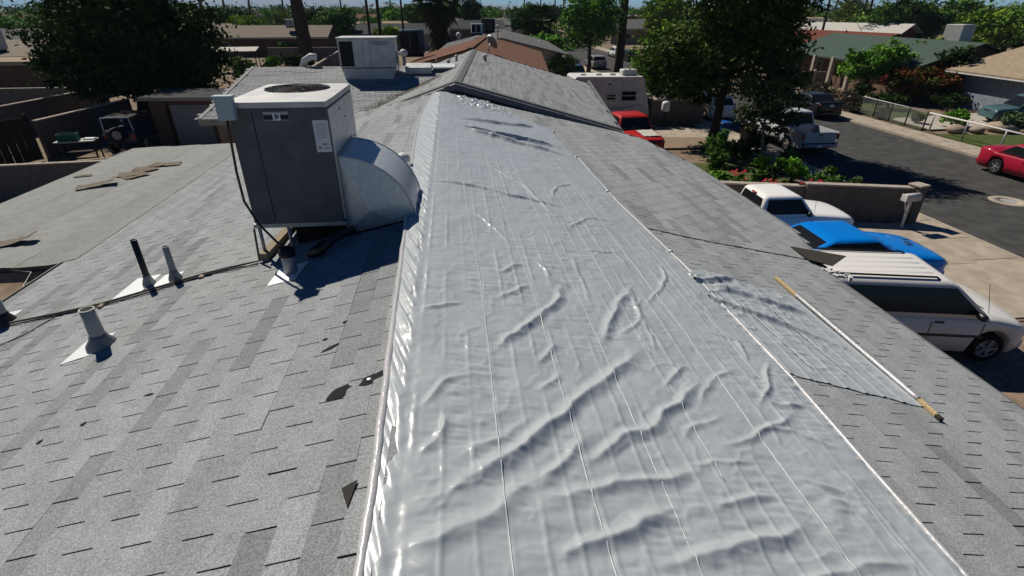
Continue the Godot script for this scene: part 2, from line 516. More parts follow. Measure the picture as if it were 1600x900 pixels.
func shingle_slope(parent: Node, o: Vector3, u: Vector3, w: Vector3, poly: PackedVector2Array, e: float, t: float, shift: float, u0: float, w0: float, singles: int, tarp_over: bool, base: Color, seed_value: int) -> void:
	var r := RandomNumberGenerator.new()
	r.seed = seed_value
	var nrm := u.cross(w).normalized()
	if nrm.y < 0.0: nrm = -nrm
	var umax := -1e9
	var umin := 1e9
	var wmin := 1e9
	var wmax := -1e9
	for p in poly:
		umax = maxf(umax, p.x); umin = minf(umin, p.x)
		wmin = minf(wmin, p.y); wmax = maxf(wmax, p.y)
	var tabs := []
	var eye := Vector3(0, 6.7, 0)
	for k in range(int(floor((umin - u0) / e)), int(ceil((umax - u0) / e)) + 1):
		var ua := u0 + k * e
		var wk := w0 + k * shift
		var j0 := int(floor((wmin - wk) / t))
		for j in range(j0, int(ceil((wmax - wk) / t)) + 1):
			var wc := wk + (j + 0.5) * t
			var uc := ua + e * 0.5
			if not Geometry2D.is_point_in_polygon(Vector2(uc, wc), poly): continue
			var c := o + u * ua + w * wc
			if tarp_over and under_tarp(c): continue
			# one shingle strip has three tabs of one batch tone
			var hh := hash(Vector3i(k, int(floor((j + (k % 3)) / 3.0)), seed_value))
			var tone := 0.94 + 0.19 * float(hh % 1000) / 1000.0
			if hh % 6 == 0: tone *= 0.78
			var gap := 0.0
			if hh % 5 < 3: gap = 0.0145 + 0.0011 * (hh % 5 + hh % 3 * 2)
			tone *= 1.0 + 0.04 * (r.randf() - 0.5)
			var v := c - eye
			var weight := absf(v.normalized().dot(nrm)) / v.length_squared()
			if v.z > -0.9 or v.z < -14.0: weight *= 0.001
			tabs.append([weight, c + u * gap, tone, r.randf(), gap])
	tabs.sort_custom(func(a, b): return a[0] > b[0])
	var bas := Basis(w, nrm, u)
	if bas.determinant() < 0.0: bas = Basis(-w, nrm, u)
	if singles > 0:
		var shapes := [tab_mesh(t - 0.010, e, 0.0085), tab_mesh(t - 0.013, e - 0.003, 0.0075), tab_mesh(t - 0.0075, e + 0.003, 0.010), tab_mesh(t - 0.011, e + 0.001, 0.0115), tab_mesh(t - 0.010, e - 0.016, 0.009)]
		for i in mini(singles, tabs.size()):
			var q: Array = tabs[i]
			var o3 := put("shingle", shapes[4 if q[4] > 0.0 else int(q[3] * 3.99)], mats["shingle%d" % clampi(int((q[2] - 0.76) / 0.07 + 0.5), 0, 7)], parent)
			o3.transform = Transform3D(bas, q[1])
	if tabs.size() > singles:
		var vs := PackedVector3Array()
		var ns := PackedVector3Array()
		var cs := PackedColorArray()
		for i in range(singles, tabs.size()):
			var q: Array = tabs[i]
			var tw: float = t - 0.009 - 0.004 * q[3]
			var th: float = e - 0.002 - q[4]
			var lift: float = (0.007 + 0.004 * q[3]) * (1.0 if tarp_over else 0.55)
			var col: Color = Color(base.r * q[2], base.g * q[2], base.b * q[2])
			var a := Vector3(-tw * 0.5, 0.0025, -0.012)
			var b := Vector3(tw * 0.5, 0.0025, -0.012)
			var c := Vector3(tw * 0.5, lift, th)
			var d := Vector3(-tw * 0.5, lift, th)
			var dn := Vector3(0, -lift, 0)
			for f in [[a, d, c, b], [d, d + dn, c + dn, c], [a, a * Vector3(1, 0, 1), d + dn, d], [c, c + dn, b * Vector3(1, 0, 1), b]]:
				var n: Vector3 = (bas * ((f[1] - f[0]).cross(f[2] - f[0]))).normalized()
				for ix in [0, 2, 1, 0, 3, 2]:
					vs.append(q[1] + bas * f[ix])
					ns.append(n)
					cs.append(col)
		var arr := []
		arr.resize(Mesh.ARRAY_MAX)
		arr[Mesh.ARRAY_VERTEX] = vs
		arr[Mesh.ARRAY_NORMAL] = ns
		arr[Mesh.ARRAY_COLOR] = cs
		var m := ArrayMesh.new()
		m.add_surface_from_arrays(Mesh.PRIMITIVE_TRIANGLES, arr)
		put("shingles", m, mats["shingle_v"], parent).set_meta("kind", "stuff")

# ------------------------------------------------------------------ the near house
const TARP_LEFT := [[2.0, -0.49], [-1.43, -0.49], [-1.82, -0.49], [-2.42, -0.51], [-3.25, -0.54], [-4.3, -0.57], [-5.81, -0.62], [-8.53, -0.73], [-10.25, -0.78], [-11.88, -0.81], [-13.91, -0.76], [-15.7, -0.62]]
const TARP_RIGHT := [[2.0, 2.64], [-1.56, 2.66], [-2.29, 2.68], [-3.27, 2.72], [-5.22, 2.68], [-7.79, 2.47], [-10.5, 2.42], [-13.42, 2.33], [-15.7, 2.30]]

func under_tarp(p: Vector3) -> bool:
	return p.z > -12.6 and p.z < 0.9 and p.x > poly_at(TARP_LEFT, p.z) + 0.22 and p.x < poly_at(TARP_RIGHT, p.z) - 0.25

func roof_outline(pts: Array, sgn: float) -> Array:
	var top := []
	for p in pts: top.append(Vector3(p[0], RIDGE_Y - SLOPE * absf(p[0] - RIDGE_X), p[1]))
	return top

func build_near_house() -> void:
	var house := thing("shingled_house", "long low house with grey shingle roof, ridge covered by the tarp", "house")
	var cs := cos(atan(SLOPE))
	var sn := sin(atan(SLOPE))
	var base := lin(0.372, 0.396, 0.408)

	# right slope
	var right := [[RIDGE_X, 3.2], [5.25, 3.2], [5.25, -6.5], [5.62, -7.2], [6.0, -8.4], [6.0, -13.2], [5.42, -15.4], [4.65, -15.76], [RIDGE_X, -15.76]]
	var left := [[RIDGE_X, 3.2], [RIDGE_X, -15.76], [-6.05, -15.76], [-6.05, 3.2]]
	for s in [1, -1]:
		var pts: Array = right if s == 1 else left
		var st := mk()
		var top := roof_outline(ccw(pts), s)
		slab(st, top, 0.09)
		var deck := put("roof_slope", st, mats["mat_black"], house, "grey shingle slope on the street side" if s == 1 else "grey shingle slope carrying the air conditioner and vent pipes")
		var o := Vector3(RIDGE_X, RIDGE_Y + 0.003, 0)
		var u := Vector3(s * cs, -sn, 0)
		var w := Vector3(0, 0, -1)
		var poly := PackedVector2Array()
		for p in pts: poly.append(Vector2(absf(p[0] - RIDGE_X) / cs, -p[1]))
		if s == -1: shingle_slope(deck, o, u, w, poly, 0.172, 0.365, 0.2085, 0.246 - 0.172 * 2, 1.744 - 0.2085 * 2, 210, true, base, 5)
		else: shingle_slope(deck, o, u, w, poly, 0.1665, 0.3615, 0.1515, 3.269 - 0.1665 * 19, 1.692 - 0.1515 * 19, 90, true, base, 6)
		# metal drip edge along the eave and the gable
		var edge := mk()
		var idx := range(1, pts.size() - 1) if s == 1 else [2]
		for i in idx:
			var a := on_roof(pts[i][0], pts[i][1])
			var b := on_roof(pts[i + 1][0], pts[i + 1][1])
			var dirv := (b - a).normalized()
			var mid := (a + b) * 0.5
			var bas := Basis(dirv, Vector3.UP, dirv.cross(Vector3.UP).normalized()).orthonormalized()
			box(edge, mid + Vector3(0, -0.045, 0), Vector3((b - a).length() + 0.01, 0.125, 0.022), bas)
		put("drip_edge", edge, mats["ridge_metal"], deck)
	# capped ridge: bent tabs lying over both slopes, most of them below the tarp
	var cap_mesh := mk()
	for s in [1, -1]:
		var a := Vector3(0, 0.018, 0.0)
		var b := Vector3(s * 0.15 * cs, 0.014 - 0.15 * sn, 0.0)
		var f := Vector3(0, 0.008, -0.26)
		if s == 1: quad(cap_mesh, a, b, b + f, a + f)
		else: quad(cap_mesh, a, a + f, b + f, b)
	var cap_shape := finish(cap_mesh)
	for i in 10:
		var o := put("ridge_cap", cap_shape, mats["shingle%d" % (2 + i % 3)], house)
		o.position = Vector3(RIDGE_X, RIDGE_Y, 3.1 - i * 0.2)
	# walls below the eaves
	var wl := mk()
	box(wl, Vector3(-0.25, 1.55, -6.2), Vector3(10.1, 3.1, 18.4))
	put("wall", wl, mats["stucco_tan"], house)
	for z in [2.85, -15.35]:
		var gab := mk()
		tri(gab, Vector3(-5.2, 3.1, z), Vector3(4.75, 3.1, z), Vector3(RIDGE_X, 4.42, z))
		put("gable_wall", gab, mats["stucco_tan"], house)
	# broken eave corner: lifted roofing over torn decking
	var flap := mk()
	slab(flap, [on_roof(5.20, -7.2, 0.03), on_roof(5.14, -6.62, 0.05), on_roof(5.36, -6.40, 0.10), on_roof(5.92, -6.86, 0.15)], 0.012)
	put("torn_flap", flap, mats["felt"], house, "dark torn flap of roofing lifted off the eave")
	var r := RandomNumberGenerator.new()
	r.seed = 77
	for i in 14:
		var ch := mk()
		var px := 5.2 + r.randf() * 0.42
		box(ch, Vector3(px, roof_y(px) + 0.03, -6.34 + r.randf() * 0.22 - 0.05), Vector3(0.03 + r.randf() * 0.06, 0.012 + r.randf() * 0.02, 0.02 + r.randf() * 0.05), Basis.from_euler(Vector3(r.randf() * 2, r.randf() * 3, r.randf())))
		put("wood_splinter", ch, mats["white_paint"], house)
	# low roof of rolled roofing beside the left eave
	var low := mk()
	slab(low, [Vector3(-6.0, 3.27, -7.85), Vector3(-6.0, 3.27, -15.9), Vector3(-9.05, 3.19, -15.9), Vector3(-9.32, 3.19, -7.85)], 0.11)
	var low_roof := put("low_roof", low, mats["ridge_metal"], house, "flat low roof of pale rolled roofing on the yard side")
	var xs := [-5.78, -6.72, -7.62, -8.48, -9.35]
	for i in 4:
		var sh := PackedVector3Array()
		var nx := 8
		var nz := 60
		for jz in nz:
			for jx in nx:
				var fx := float(jx) / (nx - 1)
				var z := -7.80 - 8.14 * jz / (nz - 1)
				var tilt := 0.05 * (z + 7.8)
				var xa: float = xs[i] - (tilt if i > 0 else 0.0)
				var xb: float = xs[i + 1] - (tilt if i < 3 else 0.03 * (z + 7.8))
				if i == 3: xb = -9.36 - 0.034 * (z + 7.8)
				var x := lerpf(xa, xb - 0.05, fx)
				var y := 3.27 - 0.0255 * (-6.0 - x) + 0.008 + 0.018 * (1.0 - fx) + 0.006 * noise.get_noise_2d(x * 0.9 + i * 7.0, z * 0.5)
				if jx == 0 and i > 0: y -= 0.016
				if i == 0: y = maxf(y, roof_y(x) + 0.018)
				sh.append(Vector3(x, y, z))
		put("roofing_sheet", grid_mesh(sh, nx, nz), mats["rolled%d" % i], low_roof)
	var fas := mk()
	box(fas, Vector3(-7.66, 3.09, -7.83), Vector3(3.36, 0.17, 0.03))
	box(fas, Vector3(-9.2, 3.07, -11.87), Vector3(0.03, 0.16, 8.1), Basis(Vector3.UP, deg_to_rad(1.9)))
	put("fascia", fas, mats["ridge_metal"], low_roof)
	for z in [-8.1, -11.8, -15.5]:
		var post := mk()
		box(post, Vector3(-9.0, 1.53, z), Vector3(0.12, 3.06, 0.12))
		put("post", post, mats["dark_wood"], low_roof)
	# torn shingle scraps lying on the low roof
	var scraps := [[-7.94, -12.1, 0.75, 0.35, 0.4, true], [-7.66, -12.95, 0.55, 0.4, 0.2, false], [-7.55, -13.35, 0.6, 0.3, -0.3, false], [-7.25, -13.75, 0.7, 0.35, 0.1, false], [-7.45, -12.75, 0.5, 0.3, 0.8, false], [-7.40, -8.82, 0.65, 0.32, 0.25, true], [-8.75, -13.0, 0.4, 0.12, 0.1, false]]
	var words := ["curled dark brown scrap, nearest of the heap on the low roof", "tan torn scrap in the middle of the heap on the low roof", "tan scrap lying across another scrap on the low roof", "pinkish tan scrap, farthest of the heap on the low roof", "tan scrap with black edge on the heap on the low roof", "torn brown scrap alone near the low roof's front edge", "thin brown strip near the low roof's outer edge"]
	for i in scraps.size():
		var q: Array = scraps[i]
		var sp := PackedVector3Array()
		var bas := Basis(Vector3.UP, q[4])
		for jz in 7:
			for jx in 9:
				var lx: float = (jx / 8.0 - 0.5) * q[2] * (1.0 + 0.2 * noise.get_noise_2d(jz * 1.7, i * 9.1))
				var lz: float = (jz / 6.0 - 0.5) * q[3] * (1.0 + 0.3 * noise.get_noise_2d(jx * 1.3, i * 5.1 + 40.0))
				var up := 0.035 + 0.035 * absf(noise.get_noise_2d(lx * 4.0 + i * 3.0, lz * 4.0))
				if q[5]: up += 0.11 * pow(jx / 8.0, 3.0)
				var pw: Vector3 = bas * Vector3(lx, 0, lz)
				sp.append(Vector3(q[0] + pw.x, 3.27 - 0.0255 * (-6.0 - (q[0] + pw.x)) + up, q[1] + pw.z))
		var o := put("roofing_scrap", grid_mesh(sp, 9, 7), mats["felt_brown"])
		tag(o, words[i], "roofing scrap", "torn roofing scraps on the low roof")
	# cables hanging in the gap in front of the low roof
	var cab := mk(true)
	tube(cab, [Vector3(-5.95, 3.22, -6.6), Vector3(-6.25, 3.02, -7.0), Vector3(-6.42, 3.05, -7.35), Vector3(-6.45, 3.2, -7.74), Vector3(-6.9, 3.24, -7.8)], 0.012, 6)
	tag(put("hanging_cable", cab, mats["black_plastic"]), "black cable looping down in the gap at the low roof", "cable")
	var bar := mk(true)
	tube(bar, [Vector3(-5.98, 2.95, -6.75), Vector3(-8.4, 2.9, -7.1)], 0.022, 8)
	tag(put("pale_bar", bar, mats["galv_dull"]), "thin pale metal bar below the low roof's front edge", "bar")

	# marks on the shingles
	var spots := [[-0.62, -2.815, 0.17, 0.05, true], [-0.83, -2.75, 0.17, 0.065, true], [-1.01, -3.33, 0.13, 0.022, true], [-1.08, -3.47, 0.05, 0.02, false], [-0.955, -3.67, 0.05, 0.022, false], [-2.76, -3.14, 0.05, 0.03, false], [-2.38, -3.32, 0.1, 0.018, false], [-3.02, -3.06, 0.04, 0.025, false]]
	var swords := ["black sealant smear beside the tarp, holding a bright nail head", "larger rounded black sealant smear near the tarp", "narrow black gap smear between two shingles", "small round black tar dab above the narrow smear", "small black tar dab highest on the slope near the tarp", "dark oval tar dab on the open lower slope", "thin dark tar smear on the open slope", "small pale ringed tar spot on the lower slope"]
	for i in spots.size():
		var q: Array = spots[i]
		var st := mk(true)
		var c := on_roof(q[0], q[1], 0.0155)
		var ring := []
		for j in 18:
			var a := TAU * j / 18.0
			var rr := 1.0 + 0.25 * noise.get_noise_2d(cos(a) * 2.0 + i * 11.0, sin(a) * 2.0)
			var dx: float = cos(a) * q[2] * 0.5 * rr
			var dz: float = sin(a) * q[3] * rr + (cos(a) * 0.035 if q[4] else 0.0)
			ring.append(on_roof(q[0] + dx, q[1] - dz, 0.0105))
		for j in 18:
			tri(st, c, ring[j], ring[(j + 1) % 18])
		var o := put("tar_patch", st, mats["sealant"])
		tag(o, swords[i], "tar patch", "dabs of black tar on the shingles")
	var nail := mk(true)
	lathe(nail, [[0.016, 0.0], [0.016, 0.003], [0.006, 0.006]], Transform3D(Basis(), on_roof(-0.645, -2.80, 0.016)), 10)
	tag(put("nail_head", nail, mats["flashing"]), "bright metal nail head in the black sealant smear", "nail")
	var chip := mk()
	slab(chip, [on_roof(-0.66, -1.915, 0.03), on_roof(-0.61, -1.79, 0.022), on_roof(-0.585, -1.95, 0.026)], 0.006)
	tag(put("felt_chip", chip, mats["felt"]), "dark triangular felt chip lying on the shingles beside the tarp", "felt chip")
	# thin dark cable across the street-side slope
	var cb := mk(true)
	tube(cb, [on_roof(2.62, -6.74, 0.014), on_roof(3.2, -6.69, 0.014), on_roof(3.74, -6.68, 0.014), on_roof(4.5, -6.70, 0.014), on_roof(5.2, -6.72, 0.014)], 0.007, 6)
	tag(put("roof_cable", cb, mats["dark_wood"]), "thin dark cable running across the street-side shingles to the eave", "cable")

# ------------------------------------------------------------------ the tarp
const FOLDS := [   # width, height, path of x, z pairs on the street-side slope
	[0.058, 0.050, [-0.31, -1.72, -0.13, -1.82, 0.13, -2.04, 0.61, -2.53, 1.08, -3.05, 1.48, -3.47]],
	[0.055, 0.034, [-0.32, -1.49, -0.14, -1.58, 0.06, -1.70, 0.17, -1.82, 0.32, -1.94]],
	[0.045, 0.034, [0.32, -1.94, 0.45, -2.01, 0.60, -2.21, 0.72, -2.34]],
	[0.050, 0.040, [0.57, -2.05, 0.82, -2.23, 1.08, -2.41, 1.50, -2.79, 1.84, -3.13]],
	[0.045, 0.036, [0.33, -1.84, 0.53, -1.86, 0.76, -1.95, 1.07, -2.02, 1.35, -2.14]],
	[0.055, 0.038, [0.36, -1.49, 0.66, -1.62, 1.06, -1.86]],
	[0.050, 0.042, [0.79, -1.48, 1.12, -1.56, 1.47, -1.66, 1.83, -1.78, 1.85, -1.91]],
	[0.035, 0.024, [1.29, -1.83, 1.83, -2.02]],
	[0.042, 0.040, [0.14, -3.07, 0.33, -3.32, 0.59, -3.65, 0.86, -4.08, 0.95, -4.46]],
	[0.048, 0.044, [1.05, -3.40, 1.31, -3.93, 1.70, -4.62]],
	[0.026, 0.018, [1.22, -5.20, 1.15, -4.63, 1.16, -4.07]],
	[0.026, 0.020, [1.67, -4.61, 1.58, -3.87, 1.53, -3.30]],
	[0.032, 0.026, [0.48, -3.03, 0.68, -3.31]],
	[0.034, 0.024, [0.43, -2.68, 0.65, -2.96]],
	[0.045, 0.022, [-0.08, -2.07, 0.19, -2.27, 0.37, -2.46]],
	[0.030, 0.026, [1.75, -4.27, 2.22, -4.98, 2.36, -5.44]],
	[0.026, 0.020, [1.28, -5.36, 1.77, -5.48, 1.82, -4.99]],
	[0.032, 0.026, [1.62, -2.76, 1.88, -3.10, 2.20, -3.29]],
	[0.034, 0.028, [1.59, -2.38, 1.92, -2.49, 2.44, -2.82]],
	[0.032, 0.022, [1.33, -2.40, 1.78, -2.69]],
	[0.034, 0.032, [2.13, -2.84, 2.45, -3.23, 2.62, -3.53]],
	[0.032, 0.022, [-0.28, -2.44, -0.14, -2.71, 0.03, -2.81]],
	[0.034, 0.020, [-0.28, -2.04, -0.17, -2.20, -0.12, -2.41]],
	[0.028, 0.022, [2.02, -2.11, 2.26, -1.94]],
	[0.028, 0.024, [2.21, -3.93, 2.45, -3.77, 2.38, -3.46]],
	[0.034, 0.030, [0.25, -3.91, 0.63, -4.30]],
	[0.034, 0.028, [0.32, -4.43, 0.59, -4.72]],
	[0.030, 0.028, [-0.36, -3.56, -0.14, -3.70, -0.01, -3.77]],
	[0.030, 0.024, [1.38, -2.92, 1.76, -3.27]],
	[0.028, 0.022, [1.27, -2.18, 1.81, -2.25]],
	[0.085, 0.11, [-0.18, -11.16, 0.96, -11.08, 2.27, -11.12]],
	[0.085, 0.10, [-0.12, -11.10, 1.08, -10.62, 2.30, -10.39]],
	[0.08, 0.075, [-0.05, -12.03, 0.89, -12.37, 2.22, -13.2]],
	[0.045, 0.045, [-0.52, -7.02, 0.01, -7.03, 0.38, -7.04, 0.71, -6.96, 1.57, -6.91]],
	[0.040, 0.030, [0.40, -8.6, 0.95, -7.6, 1.25, -6.4]],
	[0.030, 0.026, [0.72, -4.9, 0.86, -4.5, 1.02, -4.35]],
	[0.034, 0.030, [2.05, -3.1, 2.30, -2.92, 2.62, -2.9]],
	[0.030, 0.028, [2.0, -2.55, 2.25, -2.62, 2.5, -2.42]],
	[0.030, 0.024, [2.05, -2.15, 2.3, -2.05, 2.4, -1.85]],
	[0.030, 0.022, [1.25, -3.6, 1.55, -3.9, 1.72, -4.4]],
	[0.034, 0.024, [1.2, -1.35, 1.8, -1.5, 2.4, -1.6]],
	[0.034, 0.024, [1.3, -6.0, 1.7, -6.6, 2.1, -6.7]],
	[0.034, 0.024, [0.1, -6.1, 0.4, -5.6, 0.5, -5.2]],
	[0.034, 0.024, [1.9, -8.4, 1.5, -7.9, 1.3, -7.2]],
]

func fold_height(x: float, z: float, act: Array) -> float:
	var h := 0.0
	var wx := 0.045 * noise.get_noise_2d(x * 1.7 + 31.0, z * 1.7)
	var wz := 0.045 * noise.get_noise_2d(x * 1.7 - 31.0, z * 1.7 + 17.0)
	x += wx
	z += wz
	for f in act:
		var bb: Rect2 = f[0]
		if not bb.has_point(Vector2(x, z)): continue
		var pts: Array = f[3]
		var best := 1e9
		var along := 0.0
		var run := 0.0
		for i in pts.size() - 1:
			var a: Vector2 = pts[i]
			var ab: Vector2 = pts[i + 1] - a
			var l := ab.length()
			var k := clampf((Vector2(x, z) - a).dot(ab) / (l * l), 0.0, 1.0)
			var d := (Vector2(x, z) - a - ab * k).length()
			if d < best:
				best = d
				along = run + k * l
			run += l
		var wdt: float = f[1]
		if best < wdt * 3.0:
			var g := best / wdt
			var taper := smoothstep(-0.05, 0.30, minf(along, run - along) / run) * (0.85 + 0.3 * noise.get_noise_2d(along * 2.0, f[2] * 900.0))
			h += f[2] * taper * (exp(-pow(g, 1.45 if wdt > 0.03 else 1.2) * 1.3) - 0.12 * exp(-(g - 1.7) * (g - 1.7) * 2.0))
	return h

func tarp_y(x: float, z: float, act: Array) -> float:
	# smooth bend over the ridge
	var d := x - RIDGE_X
	var y := RIDGE_Y - SLOPE * (sqrt(d * d + 0.006) - 0.02) + 0.028 + 0.016 * smoothstep(0.02, -0.05, d)
	if d > 0.0:
		var u := d / 0.9737
		# shingle butts and slots showing through the sheet
		var q := fposmod(u - 0.05, 0.1665) / 0.1665
		var mask := clampf(0.5 + 1.3 * noise_b.get_noise_2d(x * 1.3, z * 0.9), 0.0, 1.0) * lerpf(0.4, 1.0, smoothstep(-11.0, -5.0, z))
		y += 0.0066 * mask * (1.0 - smoothstep(0.0, 0.16, q) + smoothstep(0.88, 1.0, q))
		var k := floorf((u - 0.05) / 0.1665)
		var s := fposmod(-z - k * 0.1515, 0.3615) / 0.3615
		y += 0.0036 * mask * smoothstep(0.35, 0.5, absf(s - 0.5) + 0.02)
		# puckers lying across the sheet, held between the shingle butts below
		var calm := clampf(0.45 + 1.5 * noise.get_noise_2d(x * 0.8 + 50.0, z * 0.6), 0.05, 1.0)
		var edge := smoothstep(0.0, 0.18, d)
		var win := sin(PI * fposmod(u - 0.05, 0.1665) / 0.1665)
		y += 0.0095 * calm * edge * lerpf(0.45, 1.0, smoothstep(-10.0, -5.0, z)) * (0.25 + 0.75 * win) * noise.get_noise_2d(k * 7.3 + x * 1.2, z * 7.5 + k * 3.1)
		y += 0.0055 * calm * edge * win * noise_b.get_noise_2d(k * 3.7 + x * 3.0, z * 17.0)
		y += 0.0150 * edge * noise.get_noise_2d(x * 1.3 + 80.0, z * 1.2)
		# thin sharp creases wandering over the sheet
		var fine := edge * lerpf(0.28, 1.0, smoothstep(-10.0, -4.0, z))
		y += 0.0042 * fine * pow(maxf(0.0, 1.0 - absf(noise.get_noise_2d(x * 1.1 + z * 0.7 + 11.0, z * 1.0 - x * 0.9)) * 8.0), 1.3)
		y += 0.0018 * fine * pow(maxf(0.0, 1.0 - absf(noise_b.get_noise_2d(x * 2.4 + 41.0, z * 3.4)) * 7.0), 1.3)
		y += 0.0014 * fine * pow(maxf(0.0, 1.0 - absf(noise.get_noise_2d(x * 3.2 - 17.0, z * 2.0 + 5.0)) * 6.0), 1.2)
		y += 0.0030 * edge * noise.get_noise_2d(x * 4.5 + 3.0, z * 4.5)
	else:
		# pleats pulled from the ridge down to the rolled edge
		var amp := smoothstep(0.0, 0.05, -d) * (1.0 - smoothstep(0.55, 1.0, -d / (RIDGE_X - poly_at(TARP_LEFT, z)))) + 0.12
		y += 0.014 * amp * noise.get_noise_2d(x * 1.6 + 20.0, (z - d * 3.2) * 2.6)
		y += 0.008 * amp * noise_b.get_noise_2d(x * 3.0, (z - d * 3.0) * 6.0)
	# wave of the crest itself
	y += 0.014 * noise.get_noise_2d(7.0, z * 1.1) * exp(-d * d / 0.02)
	y += 0.006 * noise.get_noise_2d(x * 5.0, z * 5.0 + 60.0) * exp(-d * d / 0.012)
	# torn and crumpled far corner
	if z < -13.4:
		var cr := smoothstep(-13.4, -14.6, z) * smoothstep(0.0, 0.6, d)
		y += cr * (0.05 * absf(noise.get_noise_2d(x * 2.2, z * 2.2)) + 0.03 * noise_b.get_noise_2d(x * 6.0, z * 6.0))
	if not act.is_empty(): y += fold_height(x, z, act)
	return y

func prepare_folds() -> Array:
	var out := []
	for f in FOLDS:
		var pts := []
		var flat: Array = f[2]
		var bb := Rect2(flat[0], flat[1], 0, 0)
		for i in range(0, flat.size(), 2):
			pts.append(Vector2(flat[i], flat[i + 1]))
			bb = bb.expand(pts[pts.size() - 1])
		out.append([bb.grow(f[0] * 2.4), f[0] * 0.86, f[1] * 0.86, pts])
	return out

